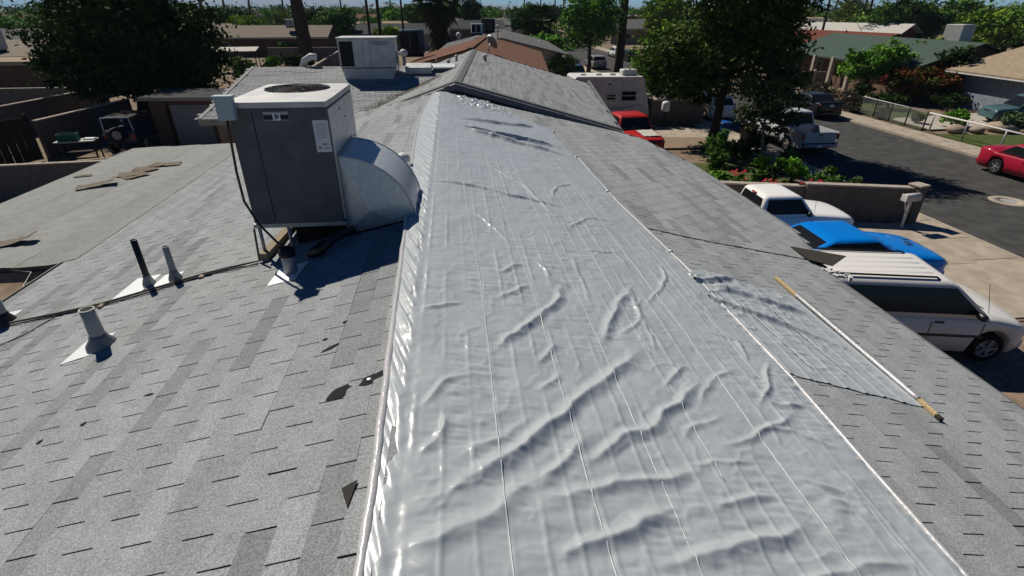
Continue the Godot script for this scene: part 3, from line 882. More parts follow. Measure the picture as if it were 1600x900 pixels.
func build_tarp() -> void:
	var folds := prepare_folds()
	var t := thing("roof_tarp", "large wrinkled silver white plastic tarp draped over the roof ridge", "tarp")
	var nx := 300
	var nz := 1120
	var p := PackedVector3Array()
	p.resize(nx * nz)
	for j in nz:
		var f := float(j) / (nz - 1)
		var zr := 0.9 - 16.4 * (0.45 * f + 0.55 * pow(f, 1.9))
		var act := []
		for q in folds:
			var bb: Rect2 = q[0]
			if zr > bb.position.y - 0.6 and zr < bb.end.y + 0.6: act.append(q)
		for i in nx:
			var s := float(i) / (nx - 1)
			# the far edge is cut back on the street side
			var z := zr
			var far := -15.62 + 2.3 * smoothstep(0.45, 1.0, s) + 0.12 * noise.get_noise_2d(s * 7.0, 3.0)
			if zr < -11.0: z = -11.0 + (zr + 11.0) / 4.5 * (-far - 11.0)
			var xl := poly_at(TARP_LEFT, z) + 0.012
			var xr := poly_at(TARP_RIGHT, z) + 0.018 * noise.get_noise_2d(5.0, z * 2.4)
			var x := lerpf(xl, xr, s)
			var y := tarp_y(x, z, act)
			if s > 0.985: y -= 0.012 * (s - 0.985) / 0.015
			p[j * nx + i] = Vector3(x, y, z)
	put("sheet", grid_mesh(p, nx, nz), mats["tarp"], t)
	# fold creases left from the packed sheet: fine raised lines
	for sx in [[0.15, -9.6], [0.62, -9.2], [1.06, -9.3], [1.96, -9.6], [1.48, -6.2], [2.38, -6.0]]:
		var pts := []
		var zz := 0.8
		while zz > sx[1]:
			var bend: float = sx[0] + 0.006 * noise.get_noise_2d(sx[0] * 10.0, zz * 1.5) + (0.03 * (zz + 4.0) if zz < -4.0 else 0.0)
			if sx[0] == 1.48 or sx[0] == 2.38:
				if noise_b.get_noise_2d(sx[0] * 30.0, zz * 0.8) < -0.05:
					if pts.size() > 3:
						var s0 := mk(true)
						tube(s0, pts, 0.0035, 5)
						put("crease", s0, mats["tarp"], t)
					pts = []
					zz -= 0.06
					continue
			pts.append(Vector3(bend, tarp_y(bend, zz, folds) + 0.001, zz))
			zz -= 0.045
		if pts.size() > 3:
			var st := mk(true)
			tube(st, pts, 0.0045 if sx[0] != 1.48 else 0.003, 5)
			put("crease", st, mats["tarp"], t)
	# edge rolled round a batten on the ridge side
	var roll := []
	var rad := []
	var zz := 0.9
	while zz > -15.6:
		var x := poly_at(TARP_LEFT, zz) + 0.006 * noise.get_noise_2d(1.0, zz * 2.0)
		roll.append(Vector3(x, roof_y(x) + 0.034 + 0.004 * noise.get_noise_2d(2.0, zz * 3.0), zz))
		rad.append(0.027 + 0.004 * noise_b.get_noise_2d(3.0, zz * 5.0))
		zz -= 0.06
	var rl := mk(true)
	tube(rl, roll, rad, 12)
	put("rolled_edge", rl, mats["tarp_roll"], t, "rolled edge of the tarp wrapped round a batten")
	# edge batten on the street side
	roll = []
	rad = []
	zz = 0.9
	while zz > -10.6:
		var x := poly_at(TARP_RIGHT, zz) + 0.012 + 0.006 * noise.get_noise_2d(11.0, zz * 1.2)
		roll.append(Vector3(x, roof_y(x) + 0.024, zz))
		rad.append(0.016 + 0.003 * noise_b.get_noise_2d(13.0, zz * 4.0))
		zz -= 0.08
	rl = mk(true)
	tube(rl, roll, rad, 10)
	put("edge_batten", rl, mats["tarp_roll"], t, "thin rolled edge of the tarp on the street side")
	# clips along the far edge of the sheet
	for q in [[2.36, -13.0], [2.40, -10.55], [2.46, -8.3], [2.64, -5.9]]:
		var cl := mk(true)
		lathe(cl, [[0.03, 0.0], [0.035, 0.02], [0.015, 0.035]], Transform3D(Basis(), on_roof(q[0], q[1], 0.02)), 8)
		put("clip", cl, mats["tarp_seam"], t)
	# second, smaller sheet further down the street-side slope
	var sm := thing("small_tarp", "small crumpled silver tarp sheet held by the wooden batten", "tarp")
	var n2 := 120
	var m2 := 170
	var g := PackedVector3Array()
	for j in m2:
		var f := float(j) / (m2 - 1)
		for i in n2:
			var s := float(i) / (n2 - 1)
			var zn := lerpf(-3.42, -3.16, s) + 0.02 * noise.get_noise_2d(s * 6.0, 8.0)
			var zf := lerpf(-5.42, -5.16, s) + 0.06 * noise.get_noise_2d(s * 8.0, 18.0) - 0.14 * exp(-pow((s - 0.25) / 0.12, 2.0))
			var z := lerpf(zn, zf, f)
			var x := lerpf(2.60, 3.915, s)
			var calm := 0.35 + 0.9 * f * (1.0 - 0.7 * s)
			var y := roof_y(x) + 0.017
			calm *= smoothstep(0.0, 0.06, f) * smoothstep(1.0, 0.9, s)
			y += 0.020 * calm * pow(maxf(0.0, 1.0 - absf(noise.get_noise_2d(x * 0.9 + z * 0.8 + 3.0, z * 2.2 - x * 1.1)) * 5.0), 1.4)
			y += 0.007 * calm * absf(noise_b.get_noise_2d(x * 2.6 + 7.0, z * 5.0))
			y += 0.009 * calm * pow(maxf(0.0, 1.0 - absf(noise_b.get_noise_2d(x * 2.0 + 27.0, z * 3.0)) * 5.0), 1.3)
			y += 0.060 * exp(-pow((z + 4.95 - 0.35 * (x - 3.0)) / 0.05, 2.0)) * smoothstep(2.7, 3.0, x) * (1.0 - smoothstep(3.5, 3.9, x))
			y += 0.045 * exp(-pow((z + 4.45 - 0.55 * (x - 3.0)) / 0.045, 2.0)) * (1.0 - smoothstep(3.3, 3.9, x))
			y += 0.050 * exp(-pow((z + 5.2 + 0.5 * (x - 2.9)) / 0.05, 2.0)) * (1.0 - smoothstep(3.1, 3.4, x))
			var q := fposmod(x / 0.9737 - 0.02, 0.1665) / 0.1665
			y += 0.009 * (1.0 - smoothstep(0.0, 0.2, q) + smoothstep(0.85, 1.0, q)) * (1.0 - 0.5 * f)
			g.append(Vector3(x, y, z))
	put("sheet", grid_mesh(g, n2, m2), mats["tarp"], sm)
	for sx in [3.05, 3.42]:
		var pts := []
		for i in 22:
			var z := lerpf(-3.5, -4.75, i / 21.0)
			pts.append(Vector3(sx + 0.1 * (i / 21.0) * -1.0, roof_y(sx - 0.1 * i / 21.0) + 0.043, z))
		var st := mk(true)
		tube(st, pts, 0.0035, 5)
		put("crease", st, mats["tarp"], sm)
	# batten with bare wooden ends
	var bt := thing("tarp_batten", "long thin wooden batten wrapped in white tarp with bare yellow ends", "batten")
	var wr := mk(true)
	var pts2 := []
	var rad2 := []
	for i in 40:
		var f := i / 39.0
		pts2.append(on_roof(lerpf(3.975, 3.935, f), lerpf(-5.16, -3.24, f), 0.040 + 0.003 * noise.get_noise_2d(f * 12.0, 2.0)))
		rad2.append(0.021 + 0.004 * noise_b.get_noise_2d(f * 20.0, 7.0))
	tube(wr, pts2, rad2, 10)
	put("wrapping", wr, mats["tarp_roll"], bt)
	for q in [[3.985, -5.64, 3.972, -5.14], [3.938, -3.26, 3.928, -3.03]]:
		var a := on_roof(q[0], q[1], 0.036)
		var b := on_roof(q[2], q[3], 0.036)
		var st := mk()
		var dv := (b - a).normalized()
		box(st, (a + b) * 0.5, Vector3(0.034, 0.026, (b - a).length()), Basis(Vector3.UP.cross(dv).normalized(), Vector3.UP, dv).orthonormalized())
		put("bare_end", st, mats["batten"], bt)
	var tip := mk()
	box(tip, on_roof(3.926, -3.005, 0.036), Vector3(0.036, 0.028, 0.055))
	put("tip", tip, mats["felt"], bt, "dark painted tip of the batten")

# ------------------------------------------------------------------ packaged air conditioner with elbow duct
func build_roof_unit() -> void:
	var x0 := -2.25
	var x1 := -1.29
	var z0 := -7.05
	var z1 := -5.64
	var y0 := 4.61
	var y1 := 5.88
	var cx := (x0 + x1) * 0.5
	var cz := (z0 + z1) * 0.5
	var ac := thing("air_conditioner", "large grey packaged air conditioner with white top and curved metal duct", "air conditioner", Vector3(cx, roof_y(cx), cz))
	var off := -ac.position
	var st := mk()
	cham_box(st, Vector3(cx, (y0 + y1 - 0.05) * 0.5, cz) + off, Vector3(x1 - x0, y1 - 0.05 - y0, z1 - z0), 0.012)
	put("cabinet", st, mats["unit_grey"], ac)
	# paler galvanised side towards the duct
	st = mk()
	box(st, Vector3(x1 + 0.004, (y0 + y1) * 0.5 - 0.03, cz) + off, Vector3(0.010, y1 - y0 - 0.10, z1 - z0 - 0.05))
	var side := put("side_panel", st, mats["galv_side"], ac, "pale metal side panel beside the duct")
	for q in [[5.72, -6.2], [5.6, -6.45], [5.2, -6.1], [5.1, -6.9], [5.3, -6.85]]:
		st = mk(true)
		lathe(st, [[0.014, 0.0], [0.012, 0.007]], Transform3D(Basis(Vector3.FORWARD, PI / 2), Vector3(x1 + 0.009, q[0], q[1]) + off), 8)
		put("screw", st, mats["black_metal"], side)
	# white top with rolled rim, round fan opening
	st = mk()
	var lid_y := y1
	var fc := Vector3(-1.80, 0, -6.62)
	var fr := 0.36
	var n := 40
	for i in n:
		var a := TAU * i / n
		var b := TAU * (i + 1) / n
		var ia := Vector3(fc.x + cos(a) * fr, lid_y, fc.z + sin(a) * fr)
		var ib := Vector3(fc.x + cos(b) * fr, lid_y, fc.z + sin(b) * fr)
		var oa := rim_point(fc, a, x0 - 0.012, x1 + 0.012, z0 - 0.012, z1 + 0.012, lid_y)
		var ob := rim_point(fc, b, x0 - 0.012, x1 + 0.012, z0 - 0.012, z1 + 0.012, lid_y)
		quad(st, ia + off, ib + off, ob + off, oa + off)
		quad(st, oa + off, ob + off, ob + Vector3(0, -0.055, 0) + off, oa + Vector3(0, -0.055, 0) + off)
		quad(st, ib + off, ia + off, ia + Vector3(0, -0.12, 0) + off, ib + Vector3(0, -0.12, 0) + off)
	put("top_cover", st, mats["unit_white"], ac, "white sheet metal top with round fan opening")
	st = mk(true)
	for k in 7:
		var ring := []
		var rr := 0.06 + 0.048 * k
		for j in 33:
			ring.append(Vector3(fc.x + cos(TAU * j / 32) * rr, lid_y + 0.022 - 0.012 * k / 6.0, fc.z + sin(TAU * j / 32) * rr) + off)
		tube(st, ring, 0.0045, 5, false)
	for j in 6:
		var a := TAU * j / 6.0
		tube(st, [Vector3(fc.x, lid_y + 0.026, fc.z) + off, Vector3(fc.x + cos(a) * 0.37, lid_y + 0.008, fc.z + sin(a) * 0.37) + off], 0.005, 5)
	put("fan_guard", st, mats["black_metal"], ac)
	st = mk(true)
	for j in 4:
		var a := TAU * j / 4.0 + 0.4
		var d := Vector3(cos(a), 0, sin(a))
		var s := Vector3(-sin(a), 0, cos(a))
		var o := Vector3(fc.x, lid_y - 0.09, fc.z) + off
		quad(st, o + d * 0.06 - s * 0.05 + Vector3(0, 0.02, 0), o + d * 0.32 - s * 0.13 + Vector3(0, 0.035, 0), o + d * 0.32 + s * 0.10 - Vector3(0, 0.03, 0), o + d * 0.06 + s * 0.05 - Vector3(0, 0.02, 0))
	lathe(st, [[0.07, -0.04], [0.07, 0.05], [0.03, 0.06]], Transform3D(Basis(), Vector3(fc.x, lid_y - 0.09, fc.z) + off), 12)
	put("fan", st, mats["galv_dull"], ac)
	st = mk()
	box(st, Vector3(fc.x, lid_y - 0.20, fc.z) + off, Vector3(0.74, 0.02, 0.74))
	put("coil_deck", st, mats["black_metal"], ac)
	# front face: panel joint, plate, rating label
	st = mk()
	box(st, Vector3(-2.02, (y0 + y1) * 0.5 - 0.03, z1 + 0.0035) + off, Vector3(0.006, y1 - y0 - 0.12, 0.003))
	put("panel_joint", st, mats["black_metal"], ac)
	st = mk()
	box(st, Vector3(-1.79, 5.748, z1 + 0.006) + off, Vector3(0.245, 0.085, 0.009))
	var badge := put("name_plate", st, mats["galv_dull"], ac, "small metal name plate with a pale emblem")
	st = mk()
	box(st, Vector3(-1.79, 5.735, z1 + 0.012) + off, Vector3(0.24, 0.045, 0.004))
	put("band", st, mats["ink"], badge)
	st = mk()
	cham_box(st, Vector3(-1.785, 5.742, z1 + 0.014) + off, Vector3(0.075, 0.075, 0.006), 0.002)
	put("emblem", st, mats["paper"], badge)
	st = mk()
	var em := Vector3(-1.785, 5.742, z1 + 0.0185) + off
	box(st, em + Vector3(-0.009, 0, 0), Vector3(0.010, 0.052, 0.003))
	box(st, em + Vector3(0.006, 0.014, 0), Vector3(0.022, 0.009, 0.003))
	box(st, em + Vector3(0.014, 0.004, 0), Vector3(0.009, 0.030, 0.003))
	box(st, em + Vector3(0.006, -0.008, 0), Vector3(0.022, 0.009, 0.003))
	put("emblem_mark", st, mats["ink"], badge)
	st = mk()
	box(st, Vector3(-1.375, 5.54, z1 + 0.004) + off, Vector3(0.15, 0.32, 0.005))
	var lab := put("rating_label", st, mats["paper"], ac, "pale paper rating label on the front panel")
	st = mk()
	for i in 9:
		box(st, Vector3(-1.38 + (0.006 if i % 2 else 0.0), 5.665 - i * 0.017, z1 + 0.0075) + off, Vector3(0.115 - (0.03 if i % 3 == 1 else 0.0), 0.003, 0.002))
	box(st, Vector3(-1.415, 5.425, z1 + 0.0075) + off, Vector3(0.035, 0.022, 0.002))
	box(st, Vector3(-1.345, 5.42, z1 + 0.0075) + off, Vector3(0.05, 0.010, 0.002))
	box(st, Vector3(-1.36, 5.46, z1 + 0.0075) + off, Vector3(0.04, 0.016, 0.002))
	put("print_lines", st, mats["lead"], lab)
	# electrical disconnect box with its cable
	st = mk()
	cham_box(st, Vector3(-2.235, 5.835, -5.60) + off, Vector3(0.165, 0.22, 0.09), 0.008)
	box(st, Vector3(-2.235, 5.945, -5.595) + off, Vector3(0.185, 0.018, 0.11))
	put("disconnect_box", st, mats["box_blue"], ac, "pale blue grey electrical box on the corner")
	st = mk(true)
	tube(st, [Vector3(-2.245, 5.73, -5.59) + off, Vector3(-2.26, 5.6, -5.6) + off, Vector3(-2.285, 5.2, -5.6) + off, Vector3(-2.27, 4.9, -5.57) + off, Vector3(-2.16, 4.66, -5.52) + off, Vector3(-2.0, 4.46, -5.48) + off, Vector3(-1.88, 4.36, -5.46) + off], 0.013, 7)
	put("power_cable", st, mats["black_plastic"], ac)
	# stand
	st = mk()
	box(st, Vector3(cx, y0 - 0.025, z1 - 0.03) + off, Vector3(x1 - x0 + 0.04, 0.045, 0.045))
	put("base_rail", st, mats["galv_dull"], ac)
	st = mk()
	box(st, Vector3(cx, y0 - 0.025, z0 + 0.05) + off, Vector3(x1 - x0 + 0.04, 0.045, 0.045))
	put("base_rail", st, mats["galv_dull"], ac)
	for q in [[-2.22, z1 - 0.03, "galv_dull"], [-1.92, z1 - 0.06, "galv_dull"], [-2.22, z0 + 0.06, "black_metal"], [-1.34, z1 - 0.06, "black_metal"], [-1.34, z0 + 0.06, "black_metal"]]:
		st = mk(true)
		var b := on_roof(q[0], q[1], 0.005)
		tube(st, [b + off, Vector3(q[0], y0 - 0.04, q[1]) + off], 0.020, 8)
		put("leg", st, mats[q[2]], ac)
	st = mk()
	var ba := on_roof(-2.2, -5.55, 0.05) + off
	var bb := on_roof(-2.12, -6.75, 0.05) + off
	var dv := (bb - ba).normalized()
	box(st, (ba + bb) * 0.5, Vector3(0.09, 0.085, (bb - ba).length()), Basis(Vector3.UP.cross(dv).normalized(), Vector3.UP, dv).orthonormalized())
	put("wooden_sleeper", st, mats["old_wood"], ac)
	st = mk()
	box(st, Vector3(-1.58, 4.42, -6.36) + off, Vector3(0.62, 0.36, 1.05))
	put("base_curb", st, mats["black_metal"], ac)
	# elbow duct
	var c := Vector3(-1.30, 4.50, 0)
	var rout := 0.80
	var zf := -5.74
	var zb := -6.66
	var elbow := Node3D.new()
	elbow.name = "elbow_duct"
	ac.add_child(elbow, true)
	elbow.set_meta("label", "curved galvanised elbow duct going down into the roof")
	var outer := mk(true)
	var fr_ := mk()
	var bk := mk()
	var seam := mk(true)
	var seg := 22
	var pf := []
	for i in seg + 1:
		var a := PI / 2 * (1.0 - float(i) / seg)
		pf.append(Vector3(c.x + cos(a) * rout, c.y + sin(a) * rout, 0))
	pf.append(Vector3(c.x + rout, 4.44, 0))
	# cheek broken into facets that rise to a point, as stiffened sheet metal is
	var hub := Vector3(c.x + 0.30, c.y + 0.22, zf + 0.085)
	tri(fr_, hub + off, Vector3(pf[0].x, pf[0].y, zf) + off, Vector3(c.x, c.y - 0.06, zf) + off)
	tri(fr_, hub + off, Vector3(c.x, c.y - 0.06, zf) + off, Vector3(c.x + rout, 4.44, zf) + off)
	for i in pf.size() - 1:
		var a: Vector3 = pf[i]
		var b: Vector3 = pf[i + 1]
		quad(outer, Vector3(a.x, a.y, zf) + off, Vector3(b.x, b.y, zf) + off, Vector3(b.x, b.y, zb) + off, Vector3(a.x, a.y, zb) + off)
		tri(fr_, hub + off, Vector3(b.x, b.y, zf) + off, Vector3(a.x, a.y, zf) + off)
		tri(bk, Vector3(c.x, c.y - 0.05, zb) + off, Vector3(a.x, a.y, zb) + off, Vector3(b.x, b.y, zb) + off)
	put("outer_wrap", outer, mats["galv"], elbow)
	put("cheek", fr_, mats["galv"], elbow)
	put("cheek", bk, mats["galv_dull"], elbow)
	var s1 := []
	for a in pf: s1.append(Vector3(a.x, a.y, zf + 0.004) + off)
	tube(seam, s1, 0.012, 6)
	put("seam", seam, mats["galv"], elbow)
	seam = mk(true)
	var s2 := []
	for a in pf: s2.append(Vector3(a.x, a.y, zb) + off)
	tube(seam, s2, 0.010, 6)
	put("seam", seam, mats["galv"], elbow)
	var col := mk()
	box(col, Vector3(-1.285, 4.93, (zf + zb) * 0.5) + off, Vector3(0.03, 0.80, zf - zb + 0.05))
	put("collar", col, mats["galv_dull"], elbow)
	var skirt := mk()
	slab(skirt, [on_roof(-1.35, -5.66, 0.016) + off, on_roof(-0.46, -5.66, 0.016) + off, on_roof(-0.46, -6.78, 0.016) + off, on_roof(-1.35, -6.78, 0.016) + off], 0.01)
	put("roof_flange", skirt, mats["felt"], elbow)

func rim_point(c: Vector3, a: float, x0: float, x1: float, z0: float, z1: float, y: float) -> Vector3:
	var d := Vector2(cos(a), sin(a))
	var k := 1e9
	if d.x > 1e-6: k = minf(k, (x1 - c.x) / d.x)
	if d.x < -1e-6: k = minf(k, (x0 - c.x) / d.x)
	if d.y > 1e-6: k = minf(k, (z1 - c.z) / d.y)
	if d.y < -1e-6: k = minf(k, (z0 - c.z) / d.y)
	return Vector3(c.x + d.x * k, y, c.z + d.y * k)

# ------------------------------------------------------------------ vent pipes and conduit
func vent_pipe(label: String, x: float, z: float, r: float, top: float, m: String, boot: String, flash: float, lean := 0.0) -> void:
	var p := thing("vent_pipe", label, "vent pipe", on_roof(x, z), 0.0, "vent pipes on the shingles")
	var h := top - roof_y(x)
	var st := mk(true)
	lathe(st, [[r, 0.0], [r, h], [r * 0.8, h + 0.001], [r * 0.8, h - 0.09]], Transform3D(Basis(), Vector3.ZERO), 18, false)
	put("pipe", st, mats[m], p)
	st = mk()
	lathe(st, [[r * 0.8, h - 0.085], [0.001, h - 0.085]], Transform3D(), 14, false)
	put("bore", st, mats["black_metal"], p)
	st = mk(true)
	lathe(st, [[r * 2.1, -0.03], [r * 2.0, 0.035], [r * 1.25, 0.10], [r * 1.15, 0.135], [r * 1.01, 0.138]], Transform3D(), 18, false)
	put("boot", st, mats[boot], p)
	if flash > 0.0:
		st = mk()
		var a := on_roof(x - flash * 0.66, z + flash * 0.46, 0.0155) - p.position
		var b := on_roof(x - flash * 0.02, z + flash * 0.34, 0.0155) - p.position
		var c := on_roof(x + flash * 0.02, z - flash * 0.50, 0.0155) - p.position
		var d := on_roof(x - flash * 0.60, z - flash * 0.62, 0.0155) - p.position
		slab(st, [a, b, c, d], 0.004)
		put("flashing", st, mats["flashing"], p)

func build_roof_pipes() -> void:
	vent_pipe("short wide off-white vent pipe in the lower left of the roof", -3.38, -4.42, 0.062, 4.32, "white_pipe", "lead", 0.42)
	vent_pipe("tall thin black vent pipe with pale flashing", -3.63, -5.78, 0.034, 4.43, "black_plastic", "lead", 0.52)
	vent_pipe("thin grey vent pipe standing just right of the black pipe", -3.29, -5.72, 0.036, 4.36, "grey_pipe", "lead", 0.40)
	vent_pipe("grey vent pipe at the left edge beside the roof gap", -5.34, -5.78, 0.055, 3.90, "grey_pipe", "black_plastic", 0.55)
	# hooded vent in the shade of the air conditioner
	var p := thing("hooded_vent", "short round metal vent with hood shaded by the air conditioner", "vent", on_roof(-1.76, -5.02))
	var st := mk(true)
	lathe(st, [[0.065, 0.0], [0.065, 0.24]], Transform3D(), 18)
	put("pipe", st, mats["galv_dull"], p)
	st = mk(true)
	lathe(st, [[0.078, 0.20], [0.085, 0.23], [0.075, 0.27], [0.03, 0.30]], Transform3D(), 18)
	put("hood", st, mats["black_metal"], p)
	st = mk()
	slab(st, [on_roof(-1.95, -4.82, 0.0155) - p.position, on_roof(-1.66, -4.80, 0.0155) - p.position, on_roof(-1.62, -5.2, 0.0155) - p.position, on_roof(-1.93, -5.2, 0.0155) - p.position], 0.004)
	put("flashing", st, mats["flashing"], p)
	# flexible black hose by the vent
	st = mk(true)
	tube(st, [on_roof(-1.2, -5.6, 0.10), on_roof(-1.35, -5.35, 0.14), on_roof(-1.5, -5.22, 0.08), on_roof(-1.62, -5.3, 0.05), on_roof(-1.5, -5.5, 0.06)], 0.045, 10)
	tag(put("black_hose", st, mats["black_plastic"]), "short black flexible hose under the air conditioner", "hose")
	# mushroom vent behind the duct
	p = thing("mushroom_vent", "small white mushroom vent behind the curved duct", "vent", on_roof(-0.84, -8.05))
	st = mk(true)
	lathe(st, [[0.05, 0.0], [0.05, 0.16]], Transform3D(), 12)
	put("pipe", st, mats["galv_dull"], p)
	st = mk(true)
	lathe(st, [[0.11, 0.14], [0.115, 0.17], [0.09, 0.23], [0.03, 0.26]], Transform3D(), 14)
	put("cap", st, mats["white_paint"], p)
	# conduit down the slope to the unit
	var con := thing("roof_conduit", "thin brown metal conduit running across the shingles to the air conditioner", "conduit")
	var path := [[-6.0, -5.80], [-5.32, -5.67], [-4.49, -5.55], [-4.0, -5.50], [-3.47, -5.55], [-2.92, -5.61], [-2.45, -5.58], [-2.26, -5.56]]
	for k in 2:
		st = mk(true)
		var pts := []
		for i in path.size():
			var q: Array = path[i]
			pts.append(on_roof(q[0], q[1] + k * (0.045 + 0.02 * sin(i * 2.1)), 0.032 - 0.008 * k))
		if k == 0: pts.append(on_roof(-2.24, -5.57, 0.40))
		tube(st, pts, 0.013 - 0.004 * k, 8)
		put("pipe", st, mats["felt_brown"] if k == 0 else mats["black_plastic"], con)
	for i in [1, 3, 5]:
		st = mk()
		var q: Array = path[i]
		box(st, on_roof(q[0], q[1] + 0.02, 0.018), Vector3(0.05, 0.03, 0.12))
		put("block", st, mats["old_wood"], con)
	st = mk(true)
	tube(st, [on_roof(-4.55, -5.50, 0.02), on_roof(-4.7, -5.2, 0.018), on_roof(-5.0, -4.95, 0.018), on_roof(-5.5, -4.8, 0.018)], 0.006, 6)
	put("loose_wire", st, mats["black_plastic"], con)

# ------------------------------------------------------------------ the raised roof beyond, with its wing
func plane_y(a: Vector3, b: Vector3, c: Vector3, x: float, z: float) -> float:
	var n := (b - a).cross(c - a)
	return a.y - (n.x * (x - a.x) + n.z * (z - a.z)) / n.y

func shingle_quad(parent: Node, ridge_a: Vector3, ridge_b: Vector3, eave_b: Vector3, eave_a: Vector3, base: Color, seed_value: int) -> void:
	var w := (ridge_b - ridge_a).normalized()
	var u := (eave_a - ridge_a)
	u = (u - w * u.dot(w)).normalized()
	var poly := PackedVector2Array()
	for p in [ridge_a, ridge_b, eave_b, eave_a]:
		poly.append(Vector2((p - ridge_a).dot(u), (p - ridge_a).dot(w)))
	var nrm := u.cross(w).normalized()
	if nrm.y < 0.0: nrm = -nrm
	shingle_slope(parent, ridge_a + nrm * 0.003, u, w, poly, 0.172, 0.365, 0.2085, 0.0, 0.0, 0, false, base, seed_value)

func build_far_house() -> void:
	var hs := thing("raised_roof_house", "grey shingle roofed house just beyond the tarp with raised gable", "house")
	var base := lin(0.36, 0.385, 0.392)
	var ra := Vector3(0.0, 4.83, -15.84)
	var rb := Vector3(1.0, 4.86, -28.6)
	var ea := Vector3(4.95, 3.42, -15.84)
	var eb := Vector3(6.95, plane_y(ra, rb, ea, 6.95, -28.9), -28.9)
	var la := Vector3(-2.9, 3.86, -15.84)
	var lb := Vector3(-4.6, plane_y(ra, rb, la, -4.6, -29.2), -29.2)
	var st := mk()
	slab(st, [ra, ea, eb, rb], 0.10)
	var sl := put("roof_slope", st, mats["mat_black"], hs, "street-side shingle slope of the raised roof")
	shingle_quad(sl, ra, rb, eb, ea, base, 21)
	st = mk()
	slab(st, [ra, rb, lb, la], 0.10)
	sl = put("roof_slope", st, mats["mat_black"], hs, "yard-side shingle slope of the raised roof")
	shingle_quad(sl, ra, rb, lb, la, base, 22)
	# wing that runs to the left with its slope facing the near roof
	var we0 := Vector3(-7.52, 3.83, -16.75)
	var we1 := Vector3(-2.6, 3.83, -16.75)
	var wr0 := Vector3(-7.52, 4.73, -22.1)
	var wr1 := Vector3(0.2, 4.73, -22.1)
	st = mk()
	slab(st, [we0, we1, wr1, wr0], 0.10)
	var wing := put("roof_slope", st, mats["mat_black"], hs, "shingle slope of the side wing facing the near roof")
	shingle_quad(wing, wr0, wr1, we1, we0, base, 23)
	st = mk()
	slab(st, [wr0 + Vector3(0, 0.012, 0), wr1 + Vector3(0, 0.012, 0), Vector3(0.2, 3.8, -27.4), Vector3(-7.52, 3.8, -27.4)], 0.10)
	put("roof_slope", st, mats["roof_grey"], hs, "back slope of the side wing")
	st = mk()
	box(st, Vector3(-5.0, 3.72, -16.73), Vector3(5.06, 0.17, 0.03))
	put("fascia", st, mats["cap_pale"], hs)
	st = mk()
	box(st, Vector3(-7.48, 4.29, -19.42), Vector3(0.12, 0.03, 5.5), Basis(Vector3.RIGHT, atan2(0.9, 5.35)))
	put("rake_strip", st, mats["ridge_metal"], hs, "grey strip along the side wing's gable edge")
	st = mk()
	box(st, Vector3(-3.6, 1.85, -21.9), Vector3(7.2, 3.7, 9.6))
	box(st, Vector3(0.75, 1.62, -22.4), Vector3(6.9, 3.24, 12.4))
	put("wall", st, mats["stucco_tan"], hs)
	# metal rake strips framing the raised gable, and the ridge strip
	st = mk()
	for q in [[ra, ea], [ra, la]]:
		var a: Vector3 = q[0] + Vector3(0, 0.004, 0.02)
		var b: Vector3 = q[1] + Vector3(0, 0.004, 0.02)
		var d := (b - a).normalized()
		var bas := Basis(d, d.cross(Vector3.FORWARD).normalized(), Vector3.FORWARD)
		if bas.determinant() < 0: bas.z = -bas.z
		bas = bas.orthonormalized()
		var hi := Vector3(0, 0.05, -0.04)
		var mid := Vector3(0, -0.02, 0.13)
		var lo := Vector3(0, -0.16, 0.20)
		if b.x > a.x:
			quad(st, a + mid, b + mid, b + hi, a + hi)
			quad(st, a + lo, b + lo, b + mid, a + mid)
		else:
			quad(st, b + mid, a + mid, a + hi, b + hi)
			quad(st, b + lo, a + lo, a + mid, b + mid)
		box(st, (a + b) * 0.5 + Vector3(0, 0.035, -0.13), Vector3((b - a).length(), 0.02, 0.32), bas)
	put("rake_strip", st, mats["ridge_metal"], hs, "grey metal strip along the raised gable edge")
	st = mk()
	for s in [0, 1]:
		var e: Vector3 = (ea if s == 0 else la) - ra
		e = e.normalized() * 0.17
		var up := Vector3(0, 0.03, 0)
		if s == 0: quad(st, ra + up, ra + e + up, rb + e + up, rb + up)
		else: quad(st, ra + up, rb + up, rb + e + up, ra + e + up)
	put("ridge_strip", st, mats["ridge_metal"], hs)
	st = mk()
	var ev := (eb - ea).normalized()
	box(st, (ea + eb) * 0.5 + Vector3(0.05, -0.03, 0), Vector3(0.14, 0.11, (eb - ea).length()), Basis(Vector3.UP.cross(-ev).normalized(), Vector3.UP, -ev).orthonormalized())
	put("drip_edge", st, mats["ridge_metal"], hs)
	st = mk()
	tri(st, Vector3(-2.8, 3.70, -15.86), Vector3(4.7, 3.36, -15.86), Vector3(0, 4.72, -15.86))
	quad(st, Vector3(-2.8, 3.0, -15.86), Vector3(4.7, 3.0, -15.86), Vector3(4.7, 3.36, -15.86), Vector3(-2.8, 3.70, -15.86))
	put("gable_wall", st, mats["ridge_metal"], hs)
	# debris in the valley
	st = mk()
	var r := RandomNumberGenerator.new()
	r.seed = 91
	for i in 1500:
		var f := r.randf()
		var x := lerpf(-2.75, -0.6, f) + r.randfn(0.0, 0.16)
		var z := lerpf(-16.9, -20.2, f) + r.randfn(0.0, 0.22)
		var y := maxf(plane_y(we0, we1, wr1, x, z), plane_y(ra, rb, lb, x, z)) + 0.014
		var a := r.randf() * TAU
		var s := 0.02 + r.randf() * 0.05
		var d := Vector3(cos(a), 0.1, sin(a)) * s
		var e := Vector3(-sin(a), 0.1, cos(a)) * s * 0.4
		tri(st, Vector3(x, y, z) + d, Vector3(x, y + 0.006, z) + e, Vector3(x, y, z) - d)
	put("valley_litter", st, mats["felt_brown"], hs, "brown leaf litter lying in the roof valley").set_meta("kind", "stuff")

